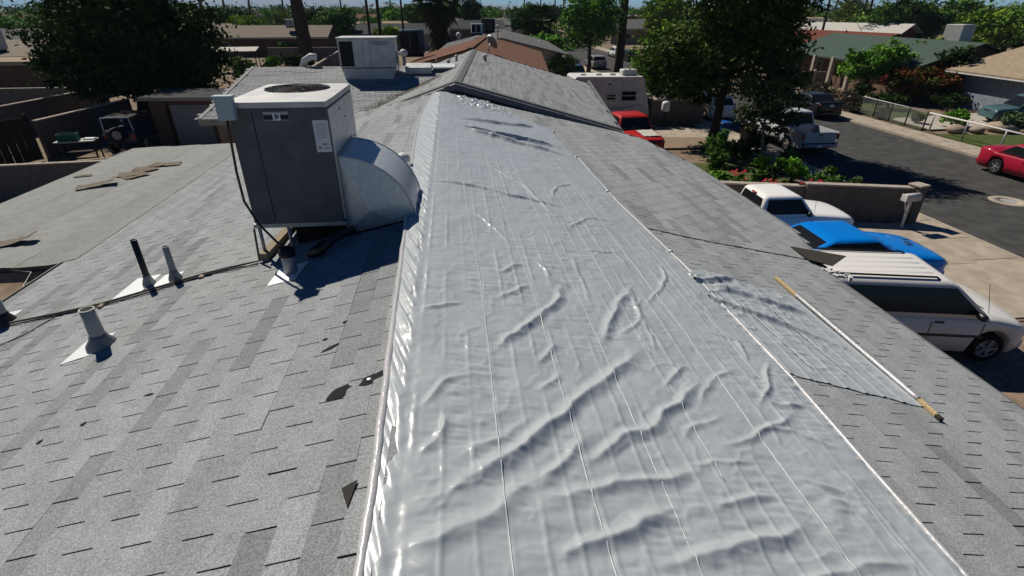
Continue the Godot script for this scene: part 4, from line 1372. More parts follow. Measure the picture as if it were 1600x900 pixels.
	# second air conditioner on the wing
	var ac := thing("white_air_conditioner", "weathered white box air conditioner on curb on the far wing", "air conditioner", Vector3(-3.0, 4.45, -20.95))
	st = mk()
	cham_box(st, Vector3(0, 0.85, 0), Vector3(1.92, 0.93, 1.2), 0.02)
	put("cabinet", st, mats["unit_white"], ac)
	st = mk()
	box(st, Vector3(0, 1.33, 0), Vector3(2.0, 0.04, 1.28))
	put("top_cover", st, mats["unit_white"], ac)
	st = mk()
	box(st, Vector3(-0.68, 0.83, 0.602), Vector3(0.44, 0.80, 0.012))
	put("coil_opening", st, mats["black_metal"], ac, "dark open coil side of the cabinet")
	for i in 9:
		st = mk()
		box(st, Vector3(0.24 + i * 0.062, 1.16, 0.606), Vector3(0.03, 0.13, 0.01))
		put("louvre", st, mats["lead"], ac)
	st = mk()
	for x in [-0.46, -0.12, 0.12]:
		box(st, Vector3(x, 0.83, 0.603), Vector3(0.012, 0.86, 0.01))
	put("panel_joint", st, mats["lead"], ac)
	st = mk()
	var low := -0.18
	var rings := []
	for q in [[low, 0.84, 0.52], [0.10, 0.86, 0.54], [0.36, 0.93, 0.585]]:
		rings.append([Vector3(-q[1], q[0], q[2]), Vector3(q[1], q[0], q[2]), Vector3(q[1], q[0], -q[2]), Vector3(-q[1], q[0], -q[2])])
	loft(st, rings)
	put("curb", st, mats["unit_white"], ac)
	st = mk(true)
	tube(st, [Vector3(0.99, 0.9, 0.5), Vector3(1.06, 0.6, 0.55), Vector3(1.05, 0.35, 0.5), Vector3(0.95, 0.15, 0.45)], 0.02, 7)
	put("pipe", st, mats["lead"], ac)
	st = mk()
	box(st, Vector3(1.0, 0.62, 0.35), Vector3(0.1, 0.22, 0.2))
	put("junction_box", st, mats["galv_pale"], ac)
	# white vent hoods beside it
	st = mk()
	cham_box(st, Vector3.ZERO, Vector3(0.95, 0.22, 0.7), 0.02, Basis(Vector3.RIGHT, 0.16))
	var sk := put("roof_hatch", st, mats["unit_white"])
	sk.position = Vector3(-1.3, 4.72, -21.2)
	tag(sk, "white raised roof hatch box right of the white air conditioner", "roof hatch")
	st = mk()
	slab(st, [Vector3(-0.45, 0.02, 0.3), Vector3(0.45, 0.02, 0.3), Vector3(0.45, 0.1, -0.3), Vector3(-0.45, 0.1, -0.3)], 0.03)
	var sp := put("white_flashing", st, mats["flashing"])
	sp.position = Vector3(-0.42, 4.73, -21.5)
	tag(sp, "flat white metal flashing sheet beside the roof hatch", "flashing")
	# white elbow pipe behind the wing ridge
	st = mk(true)
	tube(st, [Vector3(-5.75, 4.65, -22.3), Vector3(-5.6, 4.95, -22.25), Vector3(-5.35, 5.08, -22.2), Vector3(-5.15, 5.05, -22.2)], 0.12, 12)
	tag(put("white_vent_elbow", st, mats["white_paint"]), "white elbow vent pipe at the far wing's ridge", "vent pipe")
	# small vents round the ridge
	var vents := [[-2.0, -23.4, 0.10, 0.55, "globe vent on a pole beside the white air conditioner", true], [-1.05, -24.84, 0.07, 0.30, "small capped vent below the brown roof's edge, left one", false], [-0.77, -25.4, 0.03, 0.42, "thin dark pipe between two capped vents", false], [-0.22, -23.6, 0.08, 0.26, "short pale capped vent left of the ridge", false], [0.12, -24.7, 0.07, 0.26, "short dark capped vent close to the ridge", false], [1.35, -24.7, 0.10, 0.26, "dark box vent just right of the ridge with pale flashing", false]]
	for q in vents:
		var y := maxf(plane_y(ra, rb, lb, q[0], q[1]), 0.0) if q[0] < 0.6 else plane_y(ra, eb, rb, q[0], q[1])
		if q[0] < -1.5: y = 4.55
		var v := thing("small_roof_vent", q[4], "roof vent", Vector3(q[0], y, q[1]), 0.0, "small vents on the raised roof")
		st = mk(true)
		lathe(st, [[q[2] * 0.7, -0.05], [q[2] * 0.7, q[3] * 0.75]], Transform3D(), 10)
		put("pipe", st, mats["lead"], v)
		st = mk(true)
		if q[5]: lathe(st, [[0.04, q[3] * 0.7], [0.15, q[3] * 0.85], [0.17, q[3] * 1.0], [0.1, q[3] * 1.2], [0.02, q[3] * 1.25]], Transform3D(), 12)
		else: lathe(st, [[q[2] * 1.1, q[3] * 0.7], [q[2] * 1.15, q[3] * 0.9], [q[2] * 0.5, q[3]]], Transform3D(), 10)
		put("cap", st, mats["galv_pale"], v)

# ------------------------------------------------------------------ houses
# local: ridge along x, front towards +z
func house(called: String, label: String, at: Vector3, turn: float, s: Dictionary) -> Node3D:
	var t := thing(called, label, "house", at, turn)
	var hl: float = s.L * 0.5
	var hw: float = s.W * 0.5
	var wh: float = s.wall
	var rise: float = s.rise
	var ov: float = s.get("over", 0.5)
	var st := mk()
	box(st, Vector3(0, wh * 0.5, 0), Vector3(s.L, wh, s.W))
	put("wall", st, mats[s.wall_mat], t)
	for x in [hl - 0.002, -hl + 0.002]:
		st = mk()
		tri(st, Vector3(x, wh, hw), Vector3(x, wh, -hw), Vector3(x, wh + rise, 0))
		put("gable_wall", st, mats[s.wall_mat], t)
	var drop := rise / hw * ov
	for k in [1, -1]:
		st = mk()
		var hip: float = s.get("hip", 0.0)
		var pts := [Vector3(-hl - ov, wh - drop + 0.05, k * (hw + ov)), Vector3(hl + ov, wh - drop + 0.05, k * (hw + ov)), Vector3(hl + ov - hip, wh + rise + 0.05, 0), Vector3(-hl - ov + hip, wh + rise + 0.05, 0)]
		if k < 0: pts.reverse()
		slab(st, pts, 0.10)
		put("roof_slope", st, mats[s.roof_mat], t)
		st = mk()
		box(st, Vector3(0, wh - drop - 0.07, k * (hw + ov - 0.02)), Vector3(s.L + ov * 2 - 0.02, 0.16, 0.03))
		put("fascia", st, mats[s.get("trim", "white_paint")], t)
	if s.get("hip", 0.0) > 0.0:
		for k in [1, -1]:
			st = mk()
			var pts := [Vector3(k * (hl + ov), wh - drop + 0.05, hw + ov), Vector3(k * (hl + ov), wh - drop + 0.05, -hw - ov), Vector3(k * (hl + ov - s.hip), wh + rise + 0.05, 0)]
			if k < 0: pts.reverse()
			slab(st, pts, 0.10)
			put("roof_slope", st, mats[s.roof_mat], t)
	for q in s.get("windows", []):   # [x, y, width, height, side]
		st = mk()
		box(st, Vector3(q[0], q[1], q[4] * (hw + 0.01)), Vector3(q[2], q[3], 0.06))
		var w := put("window", st, mats["white_paint"], t)
		st = mk()
		box(st, Vector3(q[0], q[1], q[4] * (hw + 0.035)), Vector3(q[2] - 0.12, q[3] - 0.12, 0.03))
		put("pane", st, mats["glass_dark"], w)
	for q in s.get("doors", []):
		st = mk()
		box(st, Vector3(q[0], 1.02, q[1] * (hw + 0.015)), Vector3(0.92, 2.04, 0.06))
		var d := put("door", st, mats[s.get("door_mat", "stucco_brown")], t)
		st = mk(true)
		lathe(st, [[0.035, 0.0], [0.03, 0.05]], Transform3D(Basis(Vector3.RIGHT, q[1] * PI / 2), Vector3(q[0] + 0.35, 1.0, q[1] * (hw + 0.045))), 8)
		put("handle", st, mats["chrome"], d)
	return t

func cooler(label: String, at: Vector3, turn: float, size: Vector3, m: String, dark: String) -> void:
	var t := thing("rooftop_cooler", label, "rooftop cooler", at, turn, "coolers on the far roofs")
	var st := mk()
	cham_box(st, Vector3(0, size.y * 0.5 + 0.12, 0), size, 0.03)
	put("cabinet", st, mats[m], t)
	st = mk()
	box(st, Vector3(0, 0.04, 0), Vector3(size.x * 0.9, 0.24, size.z * 0.9))
	put("stand", st, mats["black_metal"], t)
	for k in 2:
		st = mk()
		box(st, Vector3((k - 0.5) * size.x * 0.42 - size.x * 0.1, size.y * 0.5 + 0.12, size.z * 0.5 + 0.004), Vector3(size.x * 0.34, size.y * 0.82, 0.012))
		put("louvre_panel", st, mats[dark], t)

func build_neighbours() -> void:
	var b := house("brown_roof_house", "house with reddish brown shingle roof beyond the raised grey roof", Vector3(1.75, 0, -38.2), deg_to_rad(83.0), {"L": 13.6, "W": 7.6, "wall": 3.72, "rise": 1.0, "wall_mat": "stucco_pale", "roof_mat": "roof_brown", "trim": "dark_wood", "over": 0.5, "windows": [[-3, 1.6, 1.4, 1.1, 1]], "doors": [[1.0, 1]]})
	var st := mk()
	box(st, Vector3(0, 4.79, 0), Vector3(14.4, 0.03, 0.34))
	put("ridge_cap", st, mats["roof_brown"], b)
	cooler("big dark blue box cooler on the brown roof, behind the white unit", Vector3(-2.6, 4.0, -37.5), 0.1, Vector3(1.5, 1.35, 1.2), "car_navy", "black_metal")
	var c := house("grey_roof_house", "low grey roofed house behind the brown roof", Vector3(5.0, 0, -62.0), deg_to_rad(86.0), {"L": 22.0, "W": 11.0, "wall": 3.1, "rise": 1.25, "wall_mat": "stucco_pale", "roof_mat": "roof_grey", "over": 0.6, "windows": [[3, 1.6, 1.4, 1.1, 1], [-4, 1.6, 1.4, 1.1, 1]]})
	cooler("pale blue box cooler on the grey roof behind the brown one", Vector3(2.6, 4.2, -62.0), 0.0, Vector3(1.2, 0.9, 1.2), "box_blue", "black_metal")
	cooler("black box cooler behind the pale blue one on the grey roof", Vector3(4.0, 4.2, -66.0), 0.0, Vector3(1.5, 1.3, 1.5), "black_metal", "black_plastic")
	# ridge furniture on the brown roof
	var d := thing("satellite_dish", "grey satellite dish on the brown roof's front edge", "satellite dish", Vector3(1.95, 4.45, -31.6), deg_to_rad(120.0))
	st = mk(true)
	lathe(st, [[0.02, 0.0], [0.16, 0.015], [0.30, 0.06], [0.40, 0.12], [0.41, 0.12], [0.30, 0.05], [0.02, -0.012]], Transform3D(Basis(Vector3.RIGHT, 1.05) * Basis(), Vector3(0, 0.55, 0.12)), 20, false)
	put("bowl", st, mats["lead"], d)
	st = mk(true)
	tube(st, [Vector3(0, 0, 0), Vector3(0, 0.35, 0), Vector3(0, 0.52, 0.1)], 0.03, 8)
	put("mast", st, mats["galv_dull"], d)
	st = mk(true)
	tube(st, [Vector3(0, 0.38, 0.22), Vector3(0, 0.55, 0.62)], 0.016, 6)
	put("arm", st, mats["galv_dull"], d)
	st = mk(true)
	cham_box(st, Vector3(0, 0.58, 0.64), Vector3(0.08, 0.08, 0.12), 0.02)
	put("receiver", st, mats["white_paint"], d)
	st = mk(true)
	lathe(st, [[0.05, 0.0], [0.05, 1.0], [0.12, 1.02], [0.12, 1.12], [0.02, 1.2]], Transform3D(), 10)
	var mast := put("vent_mast", st, mats["galv_pale"])
	mast.position = Vector3(3.4, 4.4, -43.8)
	tag(mast, "pale capped vent mast at the far end of the brown ridge", "vent mast")
	st = mk(true)
	lathe(st, [[0.1, 0.0], [0.1, 0.35], [0.26, 0.38], [0.28, 0.5], [0.15, 0.7], [0.02, 0.74]], Transform3D(), 12)
	var tur := put("turbine_vent", st, mats["galv_pale"])
	tur.position = Vector3(0.6, 3.85, -57.6)
	tag(tur, "round turbine vent on the low grey roof", "roof vent")
	st = mk()
	box(st, Vector3.ZERO, Vector3(0.7, 0.05, 0.5), Basis(Vector3.FORWARD, 0.2))
	var fl := put("white_flashing", st, mats["flashing"])
	fl.position = Vector3(8.6, 3.82, -55.5)
	tag(fl, "small white flashing sheet on the grey roof's street slope", "flashing")

	# left: tan flat-roofed house with cooler
	var tan := thing("tan_flat_house", "mauve walled house with low tan roof at the left edge", "house", Vector3(-41.5, 0, -56.5))
	st = mk()
	box(st, Vector3(0, 1.45, 0), Vector3(21.5, 2.9, 16.0))
	put("wall", st, mats["stucco_brown"], tan)
	st = mk()
	slab(st, [Vector3(-11.5, 3.0, 8.6), Vector3(11.0, 3.0, 8.6), Vector3(11.0, 3.75, -8.6), Vector3(-11.5, 3.75, -8.6)], 0.16)
	put("roof_slope", st, mats["roof_tan"], tan)
	st = mk()
	slab(st, [Vector3(-11.5, 3.17, 5.6), Vector3(11.0, 3.16, 5.6), Vector3(11.0, 3.78, -8.6), Vector3(-11.5, 3.78, -8.6)], 0.03)
	put("roofing_sheet", st, mats["felt_brown"], tan, "greyish brown upper roofing of the flat roof")
	st = mk()
	box(st, Vector3(-0.25, 2.83, 8.58), Vector3(22.5, 0.20, 0.05))
	put("fascia", st, mats["stucco_pale"], tan)
	st = mk()
	box(st, Vector3(4.6, 1.9, 8.03), Vector3(1.0, 0.7, 0.08))
	var win := put("window", st, mats["white_paint"], tan)
	st = mk()
	box(st, Vector3(4.6, 1.9, 8.07), Vector3(0.75, 0.48, 0.05))
	put("pane", st, mats["glass_dark"], win)
	st = mk()
	box(st, Vector3(1.4, 1.3, 8.03), Vector3(0.08, 2.6, 0.08))
	put("downpipe", st, mats["stucco_pale"], tan)
	cooler("dark louvred box cooler on the tan flat roof at far left", Vector3(-40.2, 3.35, -54.0), 0.12, Vector3(2.6, 1.6, 1.8), "galv_pale", "black_plastic")

	# right: green roofed house with porch
	var g := house("green_roof_house", "brick house with dark green roof across the street", Vector3(41.0, 0, -50.0), deg_to_rad(-90.0), {"L": 17.0, "W": 9.0, "wall": 2.75, "rise": 1.5, "wall_mat": "stucco_brown", "roof_mat": "roof_green", "trim": "dark_wood", "over": 0.8, "windows": [[-4.0, 1.5, 1.6, 1.1, 1], [2.0, 1.5, 1.4, 1.1, 1]], "doors": [[-1.0, 1]]})
	for x in [-6.5, -3.4, -0.6, 2.0]:
		st = mk()
		box(st, Vector3(x, 1.3, 5.25), Vector3(0.34, 2.6, 0.34))
		put("porch_column", st, mats["cap_pale"], g)
	cooler("pale slant-sided cooler on the green roof", Vector3(42.6, 4.05, -45.2), 0.3, Vector3(1.7, 1.3, 1.4), "galv_pale", "box_blue")
	house("beige_roof_house", "house with beige shingle roof and blue grey wall at the right edge", Vector3(43.2, 0, -30.5), deg_to_rad(-92.0), {"L": 17.0, "W": 10.5, "wall": 2.7, "rise": 1.45, "wall_mat": "stucco_blue", "roof_mat": "roof_tan", "over": 0.7, "windows": [[3.5, 1.5, 1.4, 1.1, 1]]})
	house("red_eave_house", "dark red walled house with pale roof behind the green roof", Vector3(62.0, 0, -86.0), deg_to_rad(-60.0), {"L": 16.0, "W": 10.0, "wall": 3.0, "rise": 1.6, "wall_mat": "roof_red", "roof_mat": "roof_white", "over": 0.9, "windows": [[-3, 1.6, 1.4, 1.0, 1]]})
	house("maroon_roof_house", "low house with dull maroon roof left of the green roof", Vector3(48.5, 0, -68.0), deg_to_rad(-80.0), {"L": 14.0, "W": 9.0, "wall": 2.8, "rise": 1.3, "wall_mat": "stucco_brown", "roof_mat": "roof_red", "over": 0.6})
	house("pale_gable_house", "pale grey gabled house far behind the maroon roof", Vector3(60.0, 0, -98.0), deg_to_rad(-30.0), {"L": 10.0, "W": 8.0, "wall": 3.4, "rise": 1.6, "wall_mat": "stucco_pale", "roof_mat": "roof_grey", "over": 0.4})
	house("street_end_house", "tan house at the end of the street behind the palm trunk", Vector3(38.5, 0, -122.0), deg_to_rad(5.0), {"L": 13.0, "W": 9.0, "wall": 3.0, "rise": 1.5, "wall_mat": "stucco_tan", "roof_mat": "roof_grey", "over": 0.5, "windows": [[-3, 1.5, 1.3, 1.1, 1], [2, 1.5, 1.3, 1.1, 1]], "doors": [[0, 1]]})
	# left and middle distance
	var rows := [
		["long low house with brownish roof behind the block wall", -30.0, -98.0, 2.0, 20.0, 11.0, "felt_brown", "stucco_brown"],
		["house with brown grey roof left of the dark palm trunk", -46.0, -112.0, -6.0, 20.0, 12.0, "felt_brown", "stucco_pale"],
		["grey brown roofed house behind the big dark tree", -40.0, -84.0, 10.0, 12.0, 8.0, "felt_brown", "stucco_tan"],
		["grey roofed house just right of the dark trunk at left", -56.0, -88.0, 15.0, 14.0, 9.0, "roof_grey", "stucco_pale"],
		["dark roofed house below the shaggy palm", -9.0, -108.0, 0.0, 16.0, 9.0, "roof_dark", "stucco_pale"],
		["dark grey house in the middle distance left of the mast", 2.0, -134.0, 3.0, 18.0, 10.0, "roof_dark", "stucco_brown"],
		["dark grey house in the middle distance right of the mast", 15.0, -112.0, 86.0, 20.0, 10.0, "roof_dark", "stucco_pale"],
		["pale roofed house behind the row of dark ones", 10.0, -160.0, 0.0, 20.0, 10.0, "roof_grey", "stucco_pale"],
		["brown roofed house far left behind the cooler", -78.0, -100.0, 8.0, 18.0, 10.0, "felt_brown", "stucco_pale"],
		["tan roofed house far off between the thin poles", -16.0, -128.0, 0.0, 16.0, 9.0, "roof_tan", "stucco_tan"]]
	for q in rows:
		house("distant_house", q[0], Vector3(q[1], 0, q[2]), deg_to_rad(q[3]), {"L": q[4], "W": q[5], "wall": 2.8, "rise": 1.35, "wall_mat": q[7], "roof_mat": q[6], "over": 0.6, "windows": [[-q[4] * 0.25, 1.5, 1.4, 1.1, 1], [q[4] * 0.2, 1.5, 1.4, 1.1, 1]]}).set_meta("group", "distant houses of the suburb")
	var lean := thing("white_canopy", "low flat white canopy roof on posts behind the big dark tree", "canopy", Vector3(-25.5, 0, -70.0), 0.15)
	st = mk()
	slab(st, [Vector3(-2.6, 2.3, 1.4), Vector3(2.6, 2.3, 1.4), Vector3(2.6, 2.6, -1.4), Vector3(-2.6, 2.6, -1.4)], 0.08)
	put("roof_sheet", st, mats["roof_white"], lean)
	for x in [-2.4, 2.4]:
		for z in [-1.2, 1.2]:
			st = mk()
			box(st, Vector3(x, 1.12, z), Vector3(0.09, 2.24, 0.09))
			put("post", st, mats["dark_wood"], lean)
	cooler("white box cooler on the long low brownish roof", Vector3(-25.2, 4.0, -95.0), 0.0, Vector3(1.2, 1.0, 1.2), "galv_pale", "lead")

# ------------------------------------------------------------------ walls, fences and yard things
func block_wall(label: String, a: Vector2, b: Vector2, h: float, m: String, cap: String, h2 := -1.0, call_it := "block_wall") -> void:
	var mid := (a + b) * 0.5
	var l := (b - a).length()
	var t := thing(call_it, label, "wall", Vector3(mid.x, 0, mid.y), -(b - a).angle())
	var st := mk()
	box(st, Vector3(0, h * 0.5, 0), Vector3(l, h, 0.18))
	put("wall_face", st, mats[m], t)
	var n := maxi(1, int(l / 0.42))
	if cap != "":
		var cm: ArrayMesh = null
		for i in n:
			if cm == null:
				st = mk()
				cham_box(st, Vector3.ZERO, Vector3(l / n - 0.012, 0.06, 0.24), 0.01)
				cm = finish(st)
			var o := put("cap_block", cm, mats[cap], t)
			o.position = Vector3(-l * 0.5 + l / n * (i + 0.5), h + 0.032, 0.0)

func build_yards() -> void:
	# brown stucco wall between the driveway and the garden, in two heights
	var w := thing("garden_wall", "low brown stucco wall between the white pickup and the flower garden", "wall")
	for q in [[Vector2(7.6, -17.75), Vector2(11.75, -16.72), 1.20], [Vector2(11.98, -16.62), Vector2(15.35, -15.78), 1.30]]:
		var a: Vector2 = q[0]
		var b: Vector2 = q[1]
		var bas := Basis(Vector3.UP, -(b - a).angle())
		var m := (a + b) * 0.5
		var st := mk()
		box(st, Vector3(m.x, q[2] * 0.5, m.y), Vector3((b - a).length(), q[2], 0.20), bas)
		put("wall_face", st, mats["stucco_grey"], w)
		st = mk()
		cham_box(st, Vector3(m.x, q[2] + 0.03, m.y), Vector3((b - a).length() + 0.06, 0.06, 0.28), 0.012, bas)
		put("coping", st, mats["cap_pale"], w)
	var st := mk()
	slab(st, [Vector3(11.74, 1.20, -16.66), Vector3(11.99, 1.24, -16.60), Vector3(12.0, 0.1, -16.60), Vector3(11.74, 0.1, -16.66)], 0.18, Vector3(0, 0, -1))
	put("wall_step", st, mats["stucco_grey"], w)
	st = mk()
	cham_box(st, Vector3(15.42, 0.70, -15.75), Vector3(0.40, 1.40, 0.40), 0.02, Basis(Vector3.UP, 0.24))
	put("end_pier", st, mats["stucco_grey"], w)
	st = mk()
	cham_box(st, Vector3(15.42, 1.43, -15.75), Vector3(0.46, 0.07, 0.46), 0.015, Basis(Vector3.UP, 0.24))
	put("pier_cap", st, mats["cap_pale"], w)
	# mailbox
	var mb := thing("mailbox", "grey metal mailbox on a slanted post at the end of the brown wall", "mailbox", Vector3(14.79, 0.13, -15.22), deg_to_rad(8.0))
	st = mk()
	tube(st, [Vector3(0, 0, 0), Vector3(0.02, 0.95, 0)], 0.055, 4)
	put("post", st, mats["galv_pale"], mb)
	st = mk()
	tube(st, [Vector3(0.0, 0.45, 0), Vector3(-0.22, 0.93, 0)], 0.03, 4)
	put("brace", st, mats["galv_pale"], mb)
	st = mk(true)
	var rings := []
	for x in [-0.30, 0.30]:
		var ring := []
		for p in [[-0.11, 0.0], [0.11, 0.0], [0.11, 0.14], [0.09, 0.2], [0.05, 0.235], [0.0, 0.245], [-0.05, 0.235], [-0.09, 0.2], [-0.11, 0.14]]:
			ring.append(Vector3(x, 0.95 + p[1], p[0]))
		rings.append(ring)
	loft(st, rings)
	put("box", st, mats["galv_pale"], mb)
	st = mk()
	box(st, Vector3(-0.31, 1.07, 0), Vector3(0.02, 0.22, 0.21))
	put("door", st, mats["white_paint"], mb)
	# neighbour's mailbox and wall
	block_wall("brown block wall beside the travel trailer with small white mailbox", Vector2(12.4, -33.95), Vector2(15.6, -33.2), 1.5, "stucco_grey", "cap_pale")
	block_wall("short brown block wall running back beside the travel trailer", Vector2(12.45, -34.1), Vector2(13.4, -41.0), 1.5, "stucco_grey", "cap_pale")
	mb = thing("white_mailbox", "small white rounded mailbox on a post by the brown block wall", "mailbox", Vector3(13.0, 0.1, -33.0))
	st = mk()
	tube(st, [Vector3.ZERO, Vector3(0, 0.9, 0)], 0.05, 4)
	put("post", st, mats["dark_wood"], mb)
	st = mk(true)
	lathe(st, [[0.23, 0.0], [0.25, 0.08], [0.25, 0.45], [0.2, 0.56], [0.05, 0.6]], Transform3D(Basis(), Vector3(0, 0.9, 0)), 14)
	put("box", st, mats["white_paint"], mb)
	# wheelie bins
	for q in [["blue wheeled bin standing behind the small garden tree", 14.6, -28.4, "blue_plastic"], ["brown wheeled bin right of the blue bin behind the garden tree", 15.7, -27.6, "dark_wood"]]:
		var bn := thing("wheeled_bin", q[0], "bin", Vector3(q[1], 0.1, q[2]), 0.3, "bins by the street tree")
		st = mk()
		rings = []
		for lv in [[0.08, 0.24], [1.0, 0.33]]:
			rings.append([Vector3(-lv[1], lv[0], lv[1]), Vector3(lv[1], lv[0], lv[1]), Vector3(lv[1], lv[0], -lv[1]), Vector3(-lv[1], lv[0], -lv[1])])
		loft(st, rings)
		put("tub", st, mats[q[3]], bn)
		st = mk()
		cham_box(st, Vector3(0, 1.04, 0), Vector3(0.72, 0.08, 0.76), 0.03)
		put("lid", st, mats[q[3]], bn)
		for s in [1, -1]: add_wheel(bn, Vector3(s * 0.0 - 0.25, 0.13, s * 0.26), 0.13, 0.06, "black_plastic")
	# little wire garden fence along the pavement
	var gf := thing("garden_fence", "low white wire garden fence between the flowers and the street", "fence", Vector3(15.2, 0.1, -20.5))
	for i in 9:
		st = mk()
		box(st, Vector3(0.02 * (i % 3), 0.3, 4.4 - i * 1.1), Vector3(0.05, 0.6, 0.05))
		put("post", st, mats["galv_pale"], gf)
	for y in [0.25, 0.55]:
		st = mk(true)
		tube(st, [Vector3(0.03, y, 4.4), Vector3(0.0, y - 0.04, 1.0), Vector3(0.03, y, -2.0), Vector3(0.0, y, -4.4)], 0.012, 5)
		put("wire", st, mats["galv_pale"], gf)
	# garden stones
	var stones := [[14.3, -18.6, 0.42, 0.5, "squared reddish block among the plants near the wall"], [13.5, -17.3, 0.34, 0.36, "tan boulder just behind the brown wall"], [12.1, -19.8, 0.25, 0.25, "small pale stone on the garden lawn"], [33.0, -29.6, 0.8, 0.5, "tan boulder behind the white pipe rail"], [34.8, -29.0, 0.5, 0.3, "pale rock beside the tan boulder across the street"], [30.0, -29.6, 0.55, 0.4, "grey rock at the fence corner across the street"], [31.2, -29.4, 0.4, 0.3, "small pale rock left of the pipe rail"]]
	for i in stones.size():
		var q: Array = stones[i]
		st = mk(true)
		var rg := []
		for lv in [[0.0, 0.9], [0.35, 1.0], [0.75, 0.8], [1.0, 0.35]]:
			var ring := []
			for j in 10:
				var a := TAU * j / 10
				var rr: float = q[2] * lv[1] * (1.0 + 0.25 * noise.get_noise_3d(cos(a) * 1.5 + i * 9, sin(a) * 1.5, lv[0]))
				ring.append(Vector3(cos(a) * rr, lv[0] * q[3], -sin(a) * rr))
			rg.append(ring)
		loft(st, rg)
		var o := put("garden_stone", st, mats["brick_red"] if i == 0 else mats["rock"])
		o.position = Vector3(q[0], 0.09, q[1])
		tag(o, q[4], "stone", "stones in the gardens")

	# left yard
	block_wall("dark block wall with pale cap behind the wooden gate", Vector2(-20.5, -28.6), Vector2(-19.7, -35.5), 1.8, "block_dark", "cap_pale")
	block_wall("grey block wall receding left of the dark block wall", Vector2(-26.0, -30.5), Vector2(-24.6, -42.0), 1.75, "block", "cap_pale")
	block_wall("grey block wall across the yard before the mauve house", Vector2(-36.0, -41.5), Vector2(-24.8, -41.9), 1.75, "block", "cap_pale")
	block_wall("long grey block wall running back beyond the shed", Vector2(-12.0, -34.0), Vector2(-16.2, -96.0), 1.7, "block", "cap_pale")
	block_wall("low tan block wall in the yard below the low roof", Vector2(-22.0, -21.5), Vector2(-11.0, -22.6), 1.3, "block", "cap_pale")
	block_wall("far block wall with pale top behind the dark palm trunk", Vector2(-26.0, -84.0), Vector2(-12.5, -84.0), 1.7, "block", "cap_pale")
	# plank gate
	var gt := thing("wooden_gate", "dark weathered plank gate leaning open at the left edge", "gate", Vector3(-21.2, 0.1, -26.6), deg_to_rad(62.0))
	for i in 9:
		st = mk()
		box(st, Vector3(-1.4 + i * 0.35, 1.0, 0.0), Vector3(0.33, 2.0 + 0.04 * sin(i * 3.1), 0.03), Basis(Vector3.FORWARD, 0.01 * sin(i * 1.7)))
		put("plank", st, mats["dark_wood"], gt)
	for y in [0.45, 1.6]:
		st = mk()
		box(st, Vector3(0, y, -0.045), Vector3(3.1, 0.1, 0.05))
		put("rail", st, mats["dark_wood"], gt)
	for x in [-1.65, 1.65]:
		st = mk()
		box(st, Vector3(x, 1.08, -0.02), Vector3(0.12, 2.16, 0.12))
		put("post", st, mats["dark_wood"], gt)
	# work table with green crate
	var tb := thing("yard_table", "pale topped work table by the block wall in the left yard", "table", Vector3(-18.9, 0, -28.6), 0.2)
	st = mk()
	box(st, Vector3(0, 0.86, 0), Vector3(1.7, 0.05, 0.8))
	put("table_top", st, mats["roof_white"], tb)
	for x in [-0.78, 0.78]:
		for z in [-0.34, 0.34]:
			st = mk()
			box(st, Vector3(x, 0.415, z), Vector3(0.06, 0.83, 0.06))
			put("leg", st, mats["black_metal"], tb)
	st = mk()
	box(st, Vector3(-0.1, 0.3, 0), Vector3(1.2, 0.04, 0.6))
	put("shelf", st, mats["dark_wood"], tb)
	var crate := thing("green_crate", "dark green plastic crate on the work table", "crate", Vector3(-19.2, 0.885, -28.55), 0.2)
	for q in [[0, 0.02, 0, 0.8, 0.03, 0.5], [0, 0.17, 0.25, 0.8, 0.32, 0.02], [0, 0.17, -0.25, 0.8, 0.32, 0.02], [0.4, 0.17, 0, 0.02, 0.32, 0.48], [-0.4, 0.17, 0, 0.02, 0.32, 0.48]]:
		st = mk()
		box(st, Vector3(q[0], q[1], q[2]), Vector3(q[3], q[4], q[5]))
		put("panel", st, mats["green_plastic"], crate)
	st = mk()
	cham_box(st, Vector3.ZERO, Vector3(0.5, 0.06, 0.3), 0.015)
	var bag := put("paper_bundle", st, mats["paper"])
	bag.position = Vector3(-18.35, 0.92, -28.75)
	tag(bag, "pale bundle lying at the right end of the work table", "bundle")
	st = mk()
	for i in 5: box(st, Vector3(0.1 * sin(i * 2.0), 0.06 + 0.05 * i, 0.08 * cos(i * 3.0)), Vector3(1.6 - 0.1 * i, 0.04, 0.2), Basis(Vector3.UP, 0.3 * sin(i * 5.0)))
	var scrap := put("scrap_boards", st, mats["roof_tan"])
	scrap.position = Vector3(-17.6, 0.0, -27.2)
	tag(scrap, "loose pile of pale scrap boards in front of the dark blue vehicle", "boards", "", "stuff")
	# shed with ribbed door
	var sh := thing("tool_shed", "brown stucco shed with tall ribbed grey door", "shed", Vector3(-14.3, 0, -33.2), deg_to_rad(-4.0))
	st = mk()
	box(st, Vector3(0, 1.2, 0.75), Vector3(4.0, 2.4, 2.5))
	put("wall", st, mats["stucco_brown"], sh)
	st = mk()
	slab(st, [Vector3(-2.3, 2.5, 2.35), Vector3(2.3, 2.5, 2.35), Vector3(2.3, 2.6, -0.6), Vector3(-2.3, 2.6, -0.6)], 0.12)
	put("roof_slope", st, mats["roof_dark"], sh)
	st = mk()
	box(st, Vector3(0, 2.41, 2.34), Vector3(4.6, 0.14, 0.04))
	put("fascia", st, mats["cap_pale"], sh)
	for i in 12:
		st = mk()
		box(st, Vector3(-0.75 + i * 0.155, 1.02, 2.03), Vector3(0.12, 2.0, 0.05))
		put("door_slat", st, mats["lead"], sh)
	st = mk()
	box(st, Vector3(0.1, 1.02, 2.01), Vector3(2.0, 2.1, 0.03))
	put("door", st, mats["lead"], sh)
	st = mk()
